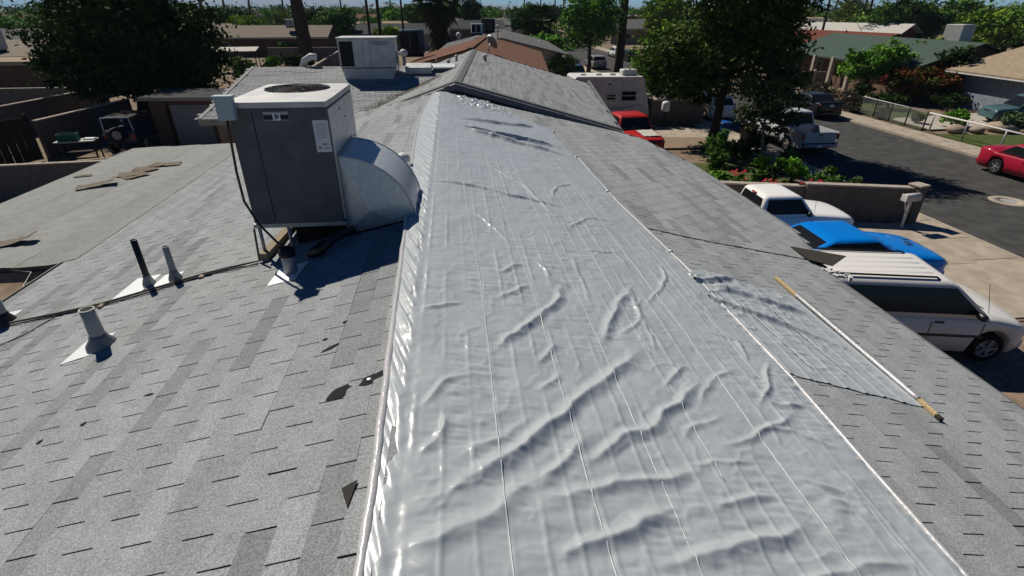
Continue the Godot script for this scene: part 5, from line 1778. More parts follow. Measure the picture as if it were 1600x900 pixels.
	box(st, Vector3(-1.05, 1.1, 2.05), Vector3(0.1, 2.2, 0.1))
	put("door_post", st, mats["dark_wood"], sh)

	# across the street: wire fence, pipe rail, hedges
	var cf := thing("wire_fence", "rusty chain link fence panel along the far pavement", "fence", Vector3(28.2, 0.1, -33.0), deg_to_rad(86.0))
	for i in 5:
		st = mk(true)
		tube(st, [Vector3(-3.2 + i * 1.55, 0, 0), Vector3(-3.2 + i * 1.55, 1.15, 0)], 0.04, 8)
		put("post", st, mats["black_metal"], cf)
	st = mk(true)
	tube(st, [Vector3(-3.2, 1.12, 0), Vector3(3.0, 1.12, 0)], 0.028, 6)
	put("top_rail", st, mats["galv_pale"], cf)
	var wm := mk()
	for i in 62:
		for k in 2:
			var x := -3.2 + i * 0.1
			var x2 := clampf(x + (1.0 if k == 0 else -1.0), -3.2, 3.0)
			var dy := absf(x2 - x)
			box(wm, Vector3((x + x2) * 0.5, 0.08 + dy * 0.5, 0), Vector3(Vector2(x2 - x, dy).length(), 0.006, 0.006), Basis(Vector3.BACK, atan2(dy, x2 - x)))
	put("wire_mesh", wm, mats["galv_dull"], cf).set_meta("kind", "stuff")
	var pr := thing("pipe_rail", "white pipe rail fence along the corner lawn across the street", "fence", Vector3(28.3, 0.1, -25.6), deg_to_rad(88.0))
	for x in [-3.0, -0.6, 1.8, 4.2]:
		st = mk(true)
		tube(st, [Vector3(x, 0, 0), Vector3(x, 1.0, 0)], 0.04, 8)
		put("post", st, mats["galv_dull"], pr)
	st = mk(true)
	tube(st, [Vector3(-3.0, 1.0, 0), Vector3(4.6, 1.0, 0)], 0.045, 8)
	put("top_rail", st, mats["white_paint"], pr)
	var sw := thing("stone_parapet", "low pale stone parapet wall in front of the green roofed house", "wall", Vector3(35.0, 0.0, -51.8), deg_to_rad(-6.0))
	for i in 6:
		st = mk()
		cham_box(st, Vector3(-2.5 + i, 0.6, 0), Vector3(0.98, 1.2, 0.25), 0.02)
		put("panel", st, mats["block"], sw)
	for i in 3:
		st = mk()
		cham_box(st, Vector3(-3.0 + i * 3.0, 0.7, 0.04), Vector3(0.22, 1.4, 0.32), 0.02)
		put("pillar", st, mats["cap_pale"], sw)
	var sg := thing("yard_sign", "small white board on posts beside the black sedan", "sign", Vector3(25.6, 0.12, -40.6), deg_to_rad(10.0))
	st = mk()
	box(st, Vector3(0, 1.1, 0), Vector3(1.3, 0.55, 0.03))
	put("board", st, mats["white_paint"], sg)
	for x in [-0.5, 0.5]:
		st = mk()
		box(st, Vector3(x, 0.42, 0), Vector3(0.05, 0.84, 0.05))
		put("post", st, mats["dark_wood"], sg)
	st = mk(true)
	lathe(st, [[0.16, 0.0], [0.20, 0.05], [0.17, 0.30], [0.19, 0.32]], Transform3D(), 14)
	var pot := put("stone_planter", st, mats["cap_pale"])
	pot.position = Vector3(31.6, 0.1, -31.0)
	pot.scale = Vector3(1.6, 1.6, 1.6)
	tag(pot, "small pale planter standing at the fence corner across the street", "planter")

# ------------------------------------------------------------------ vehicles (forward is +x, origin on the ground)
var wheel_cache := {}

func add_wheel(parent: Node, at: Vector3, r: float, wide: float, rim_mat: String) -> void:
	var key := "%.2f_%.2f" % [r, wide]
	if not wheel_cache.has(key):
		var ax := Basis(Vector3.RIGHT, PI / 2)
		var st := mk(true)
		var h := wide * 0.5
		lathe(st, [[r * 0.62, -h * 0.9], [r * 0.9, -h], [r * 0.985, -h * 0.75], [r, -h * 0.3], [r, h * 0.3], [r * 0.985, h * 0.75], [r * 0.9, h], [r * 0.62, h * 0.9]], Transform3D(ax, Vector3.ZERO), 26, false)
		var rim := mk()
		for s in [-1, 1]:
			for k in 5:
				var a := TAU * k / 5.0
				var d := Vector3(cos(a), sin(a), 0)
				var e := Vector3(-sin(a), cos(a), 0)
				box(rim, d * r * 0.33 + Vector3(0, 0, s * h * 0.82), Vector3(r * 0.62, r * 0.17, 0.02), Basis(d, e, Vector3.BACK))
			lathe(rim, [[r * 0.56, 0.0], [r * 0.64, s * h * 0.1], [r * 0.64, s * h * 0.12]], Transform3D(ax, Vector3(0, 0, s * h * 0.80)), 20, false)
			lathe(rim, [[r * 0.14, 0.0], [r * 0.12, s * 0.02]], Transform3D(ax, Vector3(0, 0, s * h * 0.84)), 10)
			lathe(rim, [[0.001, 0.0], [r * 0.6, 0.001]], Transform3D(ax, Vector3(0, 0, s * h * 0.45)), 16, false)
		wheel_cache[key] = [finish(st), finish(rim)]
	var w := Node3D.new()
	w.name = "wheel"
	parent.add_child(w, true)
	w.position = at
	put("tyre", wheel_cache[key][0], mats["rubber"], w)
	put("rim", wheel_cache[key][1], mats[rim_mat], w)

func body_loft(s: Dictionary, xa: float, xb: float) -> ArrayMesh:
	var hl: float = s.L * 0.5
	var xs := [hl, hl - 0.03, hl - 0.10, hl - 0.22, s.ws + 0.25, s.ws + 0.05, s.ws - 0.15, s.rb + 0.15, s.rb - 0.05, s.rb - 0.25, -hl + 0.20, -hl + 0.08, -hl + 0.02, -hl]
	for wx in [s.wf, s.wb]:
		for k in 17:
			xs.append(wx + (k - 8) / 8.0 * (s.wr + 0.075))
	for k in 14: xs.append(lerpf(-hl, hl, k / 13.0))
	xs.sort()
	var rings := []
	var last := -1e9
	for x in xs:
		if x < xa - 1e-4 or x > xb + 1e-4 or x - last < 0.012: continue
		last = x
		var fr := clampf((hl - x) / 0.35, 0.0, 1.0)
		var re := clampf((x + hl) / 0.30, 0.0, 1.0)
		var top: float
		if x > s.ws: top = lerpf(s.hood, s.nose, pow((x - s.ws) / (hl - s.ws), 1.4))
		elif x > s.rb: top = s.belt if x < s.ws - 0.3 else lerpf(s.belt, s.hood, (x - (s.ws - 0.3)) / 0.3)
		else: top = lerpf(s.deck, s.belt, clampf((x - (s.rb - 0.25)) / 0.25, 0.0, 1.0))
		var ends := minf(sqrt(1.0 - pow(1.0 - fr, 2.0)), sqrt(1.0 - pow(1.0 - re, 2.0)))
		top -= (1.0 - sqrt(1.0 - pow(1.0 - clampf((hl - x) / 0.16, 0.0, 1.0), 2.0))) * 0.16
		top -= (1.0 - sqrt(1.0 - pow(1.0 - clampf((x + hl) / 0.10, 0.0, 1.0), 2.0))) * 0.10
		var hw: float = s.W * 0.5 * (0.80 + 0.20 * ends)
		hw *= 1.0 - 0.05 * clampf((x - s.wf) / (hl - s.wf), 0.0, 1.0)
		var yb: float = s.clear + (1.0 - minf(fr, re)) * 0.10
		var arch := 0.0
		for wx in [s.wf, s.wb]:
			var rr: float = s.wr + 0.07
			if absf(x - wx) < rr: arch = maxf(arch, s.wr + sqrt(maxf(rr * rr - (x - wx) * (x - wx), 0.0)))
		var ys := maxf(yb, arch)
		var half := [[0.0, yb], [0.62, yb], [0.80, minf(ys, top - 0.14)], [0.965, minf(ys + 0.03, top - 0.13)], [1.0, maxf(minf(ys + 0.06, top - 0.12), lerpf(yb, top, 0.42))], [0.985, top - 0.09], [0.93, top - 0.025], [0.72, top], [0.35, top + 0.018], [0.0, top + 0.022]]
		var ring := []
		for q in half: ring.append(Vector3(x, q[1], q[0] * hw))
		for i in range(half.size() - 2, 0, -1): ring.append(Vector3(x, half[i][1], -half[i][0] * hw))
		rings.append(ring)
	var st := mk(true)
	loft(st, rings, true)
	return finish(st)

func cabin_x(s: Dictionary, v: float, front: bool) -> float:
	return lerpf(s.ws, s.wt, v) if front else lerpf(s.rb, s.rt, v)

func cabin_w(s: Dictionary, v: float) -> float:
	return lerpf(s.W * 0.5 * 0.955, s.W * 0.5 * s.get("tumble", 0.76), v)

func cabin_mesh(s: Dictionary) -> ArrayMesh:
	var rings := []
	var base: float = s.belt - 0.03
	for q in [[0.0, 0.0], [0.86, 0.0], [0.95, 0.035], [0.99, 0.10], [1.0, 0.20]]:
		var v: float = q[0]
		var y: float = lerpf(base, s.H, v)
		var xf: float = cabin_x(s, v, true) - q[1]
		var xr: float = cabin_x(s, v, false) + q[1]
		var hw: float = cabin_w(s, v) - q[1]
		var r := 0.11
		var ring := []
		for c in [[xf, hw, 0], [xr, hw, 1], [xr, -hw, 2], [xf, -hw, 3]]:
			for k in 5:
				var a: float = PI / 2 * (c[2] + k / 4.0)
				var ccx: float = c[0] + (-r if c[2] == 0 or c[2] == 3 else r)
				var ccz: float = c[1] + (-r if c[1] > 0 else r)
				# corners in order: front right, rear right, rear left, front left
				ring.append(Vector3(ccx + cos(a) * r, y + 0.0, ccz + sin(a) * r))
		rings.append(ring)
	var st := mk(true)
	loft(st, rings, true)
	return finish(st)

func side_window(s: Dictionary, xa0: float, xb0: float, xa1: float, xb1: float, v0: float, v1: float, side: float) -> SurfaceTool:
	var st := mk()
	var base: float = s.belt - 0.03
	var a := Vector3(xa0, lerpf(base, s.H, v0), side * (cabin_w(s, v0) + 0.006))
	var b := Vector3(xb0, a.y, a.z)
	var c := Vector3(xb1, lerpf(base, s.H, v1), side * (cabin_w(s, v1) + 0.006))
	var d := Vector3(xa1, c.y, c.z)
	slab(st, [a, b, c, d] if side > 0 else [d, c, b, a], 0.012, Vector3(0, 0, -side))
	return st

func end_window(s: Dictionary, front: bool, v0: float, v1: float, inset: float) -> SurfaceTool:
	var st := mk()
	var base: float = s.belt - 0.03
	var o := 0.006 if front else -0.006
	var a := Vector3(cabin_x(s, v0, front) + o, lerpf(base, s.H, v0), cabin_w(s, v0) - inset)
	var b := Vector3(a.x, a.y, -a.z)
	var c := Vector3(cabin_x(s, v1, front) + o, lerpf(base, s.H, v1), -(cabin_w(s, v1) - inset))
	var d := Vector3(c.x, c.y, -c.z)
	slab(st, [a, b, c, d] if front else [d, c, b, a], 0.012, Vector3(-1 if front else 1, 0, 0))
	return st

func car(called: String, label: String, category: String, at: Vector3, turn: float, s: Dictionary) -> Node3D:
	var t := thing(called, label, category, at, turn)
	var paint: Material = mats[s.paint]
	var hl: float = s.L * 0.5
	var pick: bool = s.get("pickup", false)
	var body := put("body", body_loft(s, s.rb - 0.05 if pick else -hl, hl), paint, t)
	put("cabin", cabin_mesh(s), paint, t)
	put("windscreen", end_window(s, true, 0.08, 0.84, 0.10), mats["glass_dark"], t)
	put("rear_window", end_window(s, false, s.get("rear_v0", 0.12), 0.82, 0.13), mats["glass_dark"], t)
	# side glass split at the pillars
	var cuts: Array = s.pillars
	for side in [1.0, -1.0]:
		for i in cuts.size() + 1:
			var lo0: float = cabin_x(s, 0.1, false) + 0.13 if i == cuts.size() else cuts[i] + 0.003
			var lo1: float = cabin_x(s, 0.82, false) + 0.12 if i == cuts.size() else cuts[i] + 0.003
			var hi0: float = cabin_x(s, 0.1, true) - 0.13 if i == 0 else cuts[i - 1] - 0.003
			var hi1: float = cabin_x(s, 0.82, true) - 0.10 if i == 0 else cuts[i - 1] - 0.003
			put("side_window", side_window(s, lo0, hi0, lo1, hi1, 0.10, 0.82, side), mats["glass_dark"], t)
	for side in [1.0, -1.0]:
		for wx in [s.wf, s.wb]:
			add_wheel(t, Vector3(wx, s.wr, side * (s.W * 0.5 - 0.115)), s.wr, 0.20, s.get("rim", "chrome"))
		# doors: thin shut lines, handle, mirror
		var st := mk()
		for x in [s.ws - 0.12] + cuts:
			box(st, Vector3(x, lerpf(s.clear, s.belt, 0.52), side * (s.W * 0.5 - 0.002)), Vector3(0.012, (s.belt - s.clear) * 0.66, 0.008))
		put("shut_line", st, mats["black_plastic"], t).set_meta("kind", "stuff")
		for x in cuts:
			st = mk()
			cham_box(st, Vector3(x + 0.14, s.belt - 0.13, side * (s.W * 0.5 - 0.004)), Vector3(0.18, 0.045, 0.03), 0.008)
			put("door_handle", st, mats[s.get("handle", s.paint)], t)
		st = mk(true)
		cham_box(st, Vector3(s.ws - 0.30, s.belt + 0.07, side * (s.W * 0.5 + 0.07)), Vector3(0.12, 0.14, 0.20), 0.03)
		put("mirror", st, mats["black_plastic"], t)
		# lamps
		st = mk(true)
		cham_box(st, Vector3(hl - 0.10, s.nose - 0.13, side * (s.W * 0.5 - 0.27)), Vector3(0.12, 0.13, 0.34), 0.02)
		put("headlight", st, mats["lamp_clear"], t)
		if not pick:
			st = mk(true)
			cham_box(st, Vector3(-hl + 0.06, s.deck - 0.16, side * (s.W * 0.5 - 0.24)), Vector3(0.10, 0.15, 0.30), 0.02)
			put("tail_light", st, mats["lamp_red"], t)
	var fb := mk()
	cham_box(fb, Vector3(hl - 0.06, s.clear + 0.20, 0), Vector3(0.16, 0.20, s.W * 0.86), 0.03)
	put("front_bumper", fb, mats[s.get("bumper", s.paint)], t)
	fb = mk()
	cham_box(fb, Vector3(hl - 0.02, s.nose - 0.14, 0), Vector3(0.06, 0.11, s.W * 0.36), 0.015)
	put("grille", fb, mats["black_plastic"], t)
	fb = mk()
	cham_box(fb, Vector3(-hl + 0.03, s.clear + 0.22, 0), Vector3(0.16, 0.18, s.W * 0.88), 0.03)
	put("rear_bumper", fb, mats[s.get("bumper", s.paint)], t)
	fb = mk()
	box(fb, Vector3(-hl - 0.012 - (0.045 if pick else 0.0), (s.deck - 0.20) if not pick else s.clear + 0.22, 0), Vector3(0.012, 0.15, 0.30))
	put("number_plate", fb, mats["paper"], t)
	for z in [0.25, -0.30]:
		var wp := mk(true)
		tube(wp, [Vector3(s.ws - 0.02, s.hood + 0.045, z), Vector3(s.ws - 0.09, s.hood + 0.11, z + 0.48)], 0.009, 5)
		put("wiper", wp, mats["black_plastic"], t)
	if pick: pickup_bed(t, s, paint)
	return t

func pickup_bed(t: Node3D, s: Dictionary, paint: Material) -> void:
	var hl: float = s.L * 0.5
	var x1: float = s.rb - 0.07
	var x0 := -hl + 0.04
	for side in [1.0, -1.0]:
		var z: float = side * (s.W * 0.5 - 0.005)
		var pts := [Vector3(x1, s.deck, z), Vector3(x0, s.deck, z), Vector3(x0, s.clear + 0.12, z)]
		var rr: float = s.wr + 0.075
		for k in 13:
			var a := PI * k / 12.0
			pts.append(Vector3(s.wb - cos(a) * rr, s.wr + sin(a) * rr, z))
		pts.append(Vector3(x1, s.clear + 0.02, z))
		var st := mk()
		if side < 0: slab(st, pts, 0.07, Vector3(0, 0, 1))
		else:
			pts.reverse()
			slab(st, pts, 0.07, Vector3(0, 0, -1))
		put("bed_side", st, paint, t)
		st = mk()
		cham_box(st, Vector3(x0 + 0.02, s.deck - 0.20, side * (s.W * 0.5 - 0.075)), Vector3(0.06, 0.30, 0.14), 0.015)
		put("tail_light", st, mats["lamp_red"], t)
	var st := mk()
	box(st, Vector3((x0 + x1) * 0.5, s.clear + 0.34, 0), Vector3(x1 - x0, 0.04, s.W - 0.16))
	box(st, Vector3((x0 + x1) * 0.5, s.clear + 0.15, 0), Vector3(x1 - x0 - 0.1, 0.30, 0.9))
	put("bed_floor", st, mats["black_metal"], t)
	st = mk()
	cham_box(st, Vector3(x0 + 0.03, (s.deck + s.clear + 0.36) * 0.5, 0), Vector3(0.06, s.deck - s.clear - 0.36, s.W - 0.30), 0.012)
	var gate := put("tailgate", st, paint, t)
	st = mk()
	box(st, Vector3(x0 - 0.003, s.deck - 0.13, 0), Vector3(0.012, 0.055, 0.22))
	put("handle", st, mats["black_plastic"], gate)
	st = mk()
	box(st, Vector3(x1 - 0.03, (s.deck + s.clear + 0.36) * 0.5, 0), Vector3(0.05, s.deck - s.clear - 0.36, s.W - 0.16))
	put("bed_front", st, paint, t)

func build_vehicles() -> void:
	# white minivan nearest the house
	var van := car("minivan", "white minivan with roof ribs and black roof rails parked beside the eave", "minivan", Vector3(9.22, 0.13, -9.22), deg_to_rad(-11.0), {"L": 4.85, "W": 1.95, "H": 1.74, "belt": 1.05, "hood": 1.04, "nose": 0.82, "deck": 1.05, "clear": 0.20, "wr": 0.33, "wf": 1.70, "wb": -1.42, "rim": "lead", "ws": 1.55, "wt": 0.70, "rt": -2.12, "rb": -2.36, "paint": "car_offwhite", "pillars": [0.42, -0.95], "tumble": 0.77, "handle": "black_plastic"})
	for k in 4:
		var st := mk(true)
		cham_box(st, Vector3(-0.75, 1.738, -0.36 + 0.24 * k), Vector3(2.5, 0.006, 0.10), 0.0028)
		put("roof_rib", st, mats["car_offwhite"], van)
	for s in [1, -1]:
		var st := mk(true)
		tube(st, [Vector3(0.50, 1.70, s * 0.64), Vector3(0.40, 1.775, s * 0.635), Vector3(-1.7, 1.785, s * 0.635), Vector3(-1.85, 1.71, s * 0.64)], 0.022, 8)
		put("roof_rail", st, mats["black_plastic"], van)
		st = mk()
		cham_box(st, Vector3(0.0, 0.62, s * 0.975), Vector3(3.0, 0.06, 0.02), 0.006)
		put("side_moulding", st, mats["black_plastic"], van)
	var an := mk(true)
	tube(an, [Vector3(1.62, 1.02, 0.72), Vector3(1.30, 1.75, 0.80)], 0.005, 5)
	put("aerial", an, mats["black_metal"], van)
	# blue coupe
	var blue := car("blue_coupe", "bright blue two-door coupe parked between the white pickup and minivan", "car", Vector3(10.25, 0.13, -12.05), deg_to_rad(-2.0), {"L": 4.75, "W": 1.88, "H": 1.38, "belt": 0.95, "hood": 0.97, "nose": 0.80, "deck": 0.99, "clear": 0.16, "wr": 0.34, "wf": 1.42, "wb": -1.32, "ws": 1.00, "wt": 0.28, "rt": -0.80, "rb": -1.85, "paint": "car_blue", "pillars": [-0.62], "rim": "galv_dull", "bumper": "car_blue"})
	var sc := mk()
	for i in 3:
		cham_box(sc, Vector3(1.75, 0.985 - 0.02 * i, -0.10 + 0.1 * i), Vector3(0.20, 0.012, 0.05), 0.004)
	put("hood_vent", sc, mats["black_plastic"], blue).set_meta("kind", "stuff")
	# small white pickup by the wall
	var wp := car("white_pickup", "small white pickup truck parked nose out beside the low brown wall", "pickup truck", Vector3(9.55, 0.13, -14.85), deg_to_rad(-1.5), {"L": 5.0, "W": 1.75, "H": 1.62, "belt": 1.06, "hood": 1.05, "nose": 0.90, "deck": 1.06, "clear": 0.26, "wr": 0.34, "wf": 1.62, "wb": -1.35, "ws": 1.12, "wt": 0.62, "rt": -0.48, "rb": -0.62, "paint": "car_white", "pillars": [-0.02], "pickup": true, "bumper": "black_plastic"})
	var brake := mk()
	cham_box(brake, Vector3(-0.50, 1.56, 0), Vector3(0.05, 0.045, 0.26), 0.01)
	put("brake_lamp", brake, mats["lamp_red"], wp)
	an = mk(true)
	tube(an, [Vector3(1.2, 1.04, 0.62), Vector3(1.12, 1.62, 0.64)], 0.005, 5)
	put("aerial", an, mats["black_metal"], wp)
	# red sedan across the street, front out of view
	car("red_sedan", "dark red sedan parked across the street at the picture's right edge", "car", Vector3(25.05, 0.006, -19.85), deg_to_rad(-90.0), {"L": 4.9, "W": 1.83, "H": 1.45, "belt": 0.98, "hood": 0.98, "nose": 0.78, "deck": 1.05, "clear": 0.18, "wr": 0.34, "wf": 1.45, "wb": -1.38, "ws": 0.98, "wt": 0.30, "rt": -0.98, "rb": -1.62, "paint": "car_red", "pillars": [-0.22]})
	# silver-white pickup on the near kerb
	var cr := car("silver_pickup", "pale silver pickup truck parked on the near side of the street", "pickup truck", Vector3(18.15, 0.006, -27.9), deg_to_rad(90.0), {"L": 5.7, "W": 2.0, "H": 1.86, "belt": 1.18, "hood": 1.16, "nose": 1.02, "deck": 1.18, "clear": 0.30, "wr": 0.38, "wf": 1.80, "wb": -1.62, "ws": 1.35, "wt": 0.75, "rt": -0.65, "rb": -0.80, "paint": "car_silver", "pillars": [0.10], "pickup": true, "bumper": "chrome"})
	var rn := RandomNumberGenerator.new()
	rn.seed = 8
	for i in 6:
		var st := mk()
		box(st, Vector3(-1.2 - rn.randf() * 1.2, 0.78 + rn.randf() * 0.2, rn.randf() * 1.2 - 0.6), Vector3(0.3 + rn.randf() * 0.5, 0.12, 0.2), Basis(Vector3.UP, rn.randf() * 3.0))
		put("load", st, mats["old_wood"] if i % 2 else mats["black_metal"], cr)
	# black sedan on the far kerb
	car("black_sedan", "glossy black sedan parked by the far kerb behind the silver pickup", "car", Vector3(25.0, 0.006, -36.75), deg_to_rad(90.0), {"L": 4.9, "W": 1.86, "H": 1.47, "belt": 1.0, "hood": 1.0, "nose": 0.80, "deck": 1.10, "clear": 0.18, "wr": 0.35, "wf": 1.48, "wb": -1.40, "ws": 0.95, "wt": 0.25, "rt": -1.0, "rb": -1.72, "paint": "car_black", "pillars": [-0.25]})
	# white car half hidden by the big tree
	car("white_hatchback", "white hatchback half hidden behind the big street tree", "car", Vector3(17.55, 0.006, -36.6), deg_to_rad(90.0), {"L": 4.4, "W": 1.8, "H": 1.52, "belt": 0.98, "hood": 1.0, "nose": 0.82, "deck": 0.98, "clear": 0.18, "wr": 0.32, "wf": 1.35, "wb": -1.30, "ws": 0.95, "wt": 0.30, "rt": -1.75, "rb": -2.05, "paint": "car_white", "pillars": [-0.25]})
	# red truck beside the far roof
	var rt := car("red_truck", "bright red pickup truck parked just beyond the roof's far corner", "pickup truck", Vector3(8.95, 0.1, -27.4), deg_to_rad(-86.0), {"L": 5.3, "W": 1.95, "H": 1.80, "belt": 1.12, "hood": 1.14, "nose": 0.98, "deck": 1.12, "clear": 0.28, "wr": 0.37, "wf": 1.68, "wb": -1.52, "ws": 1.10, "wt": 0.55, "rt": -0.75, "rb": -0.90, "paint": "car_scarlet", "pillars": [-0.10], "pickup": true})
	var cv := PackedVector3Array()
	for j in 12:
		for i in 12:
			var x := 1.15 + 1.1 * i / 11.0
			var z := -0.75 + 0.85 * j / 11.0
			cv.append(Vector3(x, 1.17 - 0.07 * (x - 1.1) + 0.05 * absf(noise.get_noise_2d(x * 3.0, z * 3.0)), z))
	var cloth := put("hood_cloth", grid_mesh(cv, 12, 12), mats["roof_white"])
	cloth.transform = rt.transform
	tag(cloth, "crumpled cream cloth spread over the red truck's bonnet", "cloth")
	# teal SUV in the yard across the street
	car("teal_suv", "pale teal SUV parked in the yard below the beige roof", "SUV", Vector3(36.4, 0.1, -31.4), deg_to_rad(165.0), {"L": 4.7, "W": 1.85, "H": 1.75, "belt": 1.08, "hood": 1.06, "nose": 0.92, "deck": 1.08, "clear": 0.24, "wr": 0.36, "wf": 1.45, "wb": -1.38, "ws": 1.15, "wt": 0.50, "rt": -2.0, "rb": -2.25, "paint": "car_teal", "pillars": [-0.05, -1.05]})
	# vehicles down the street
	var far := [["white_suv", "white SUV parked in the drive left of the tall palm trunk", 13.2, -63.5, 85.0, "car_white", 1.75], ["dark_car", "dark car parked nose to the white SUV beyond the camper", 12.6, -58.6, 85.0, "car_navy", 1.5], ["grey_car", "grey car parked at the near kerb beside the tall palm trunk", 17.7, -70.0, 90.0, "car_grey", 1.5], ["white_parked_car", "white car parked at the far kerb just right of the tall palm trunk", 24.9, -86.0, 90.0, "car_white", 1.5], ["parked_dark_car", "dark green car parked in front of the white car right of the palm", 25.0, -79.5, 90.0, "car_black", 1.5], ["white_truck", "white vehicle glimpsed behind the yellow green street tree", 29.5, -83.0, 60.0, "car_white", 1.7]]
	for q in far:
		car(q[0], q[1], "car", Vector3(q[2], 0.006, q[3]), deg_to_rad(q[4]), {"L": 4.6, "W": 1.82, "H": q[6], "belt": q[6] * 0.64, "hood": q[6] * 0.64, "nose": q[6] * 0.55, "deck": q[6] * 0.66, "clear": 0.2, "wr": 0.33, "wf": 1.4, "wb": -1.35, "ws": 0.95, "wt": 0.35, "rt": -1.45, "rb": -1.95, "paint": q[5], "pillars": [-0.2]})
	build_trailer()
	build_jeep()

func build_trailer() -> void:
	var t := thing("travel_trailer", "white travel trailer with slanted end and rooftop unit beyond the roof", "travel trailer", Vector3(9.75, 0.1, -35.1), deg_to_rad(1.0))
	# side profile, long axis x, slanting end towards the street
	var prof := [[-2.42, 0.55], [2.55, 0.55], [2.02, 2.72], [1.9, 2.80], [-2.3, 2.84], [-2.42, 2.74]]
	var st := mk()
	var pts := []
	for p in prof: pts.append(Vector3(p[0], p[1], 1.2))
	slab(st, pts, 2.4, Vector3(0, 0, -1))
	put("body", st, mats["unit_white"], t)
	st = mk()
	slab(st, [Vector3(-2.3, 2.86, 1.12), Vector3(1.9, 2.82, 1.12), Vector3(1.9, 2.82, -1.12), Vector3(-2.3, 2.86, -1.12)], 0.03)
	put("roof_skin", st, mats["white_paint"], t)
	st = mk()
	cham_box(st, Vector3(1.2, 3.0, 0.3), Vector3(0.95, 0.36, 0.75), 0.05)
	put("rooftop_unit", st, mats["unit_white"], t)
	for x in [-1.7, -0.7, 0.2]:
		st = mk()
		cham_box(st, Vector3(x, 2.90, 0.2), Vector3(0.36, 0.10, 0.36), 0.03)
		put("roof_vent", st, mats["white_paint"], t)
	# door and windows on the side towards the house
	st = mk()
	box(st, Vector3(-1.75, 1.66, 1.215), Vector3(0.72, 1.75, 0.03))
	var door := put("door", st, mats["white_paint"], t)
	st = mk()
	cham_box(st, Vector3(-1.75, 2.0, 1.236), Vector3(0.36, 0.62, 0.02), 0.02)
	put("pane", st, mats["glass_dark"], door)
	st = mk()
	cham_box(st, Vector3(-1.46, 1.5, 1.24), Vector3(0.05, 0.12, 0.03), 0.01)
	put("handle", st, mats["black_plastic"], door)
	for q in [[-0.05, 1.66, 0.66, 0.42], [1.08, 1.72, 1.05, 0.68]]:
		st = mk()
		cham_box(st, Vector3(q[0], q[1], 1.215), Vector3(q[2], q[3], 0.04), 0.02)
		var w := put("window", st, mats["galv_pale"], t)
		st = mk()
		cham_box(st, Vector3(q[0], q[1] - 0.02, 1.232), Vector3(q[2] - 0.14, q[3] - 0.14, 0.02), 0.02)
		put("pane", st, mats["glass_dark"], w)
		st = mk()
		box(st, Vector3(q[0], q[1], 1.246), Vector3(q[2] - 0.12, 0.05, 0.014))
		put("bar", st, mats["galv_pale"], w)
	st = mk()
	cham_box(st, Vector3(-0.95, 2.1, 1.21), Vector3(0.36, 0.26, 0.03), 0.01)
	put("hatch", st, mats["galv_pale"], t)
	st = mk()
	cham_box(st, Vector3(-0.2, 2.4, 1.215), Vector3(0.16, 0.09, 0.04), 0.01)
	put("side_lamp", st, mats["black_plastic"], t)
	# swoosh stripes
	for k in 2:
		st = mk(true)
		var up := []
		for i in 15:
			var x := -1.1 + 3.2 * i / 14.0
			up.append(Vector3(x, 1.12 - 0.06 * k + 0.10 * sin(i * 0.55 + k), 1.2015))
		for i in 14:
			var th := 0.05 * sin(PI * (i + 0.5) / 14.0) + 0.008
			quad(st, up[i] - Vector3(0, th, -0.004), up[i + 1] - Vector3(0, th, -0.004), up[i + 1] + Vector3(0, 0, 0.004), up[i] + Vector3(0, 0, 0.004))
		put("stripe", st, mats["lead"] if k == 0 else mats["car_teal"], t)
	for x in [-0.5, 0.35]:
		for s in [1, -1]: add_wheel(t, Vector3(x, 0.34, s * 1.0), 0.34, 0.2, "chrome")
	st = mk()
	box(st, Vector3(0.0, 0.45, 0), Vector3(4.8, 0.2, 1.9))
	put("chassis", st, mats["black_metal"], t)

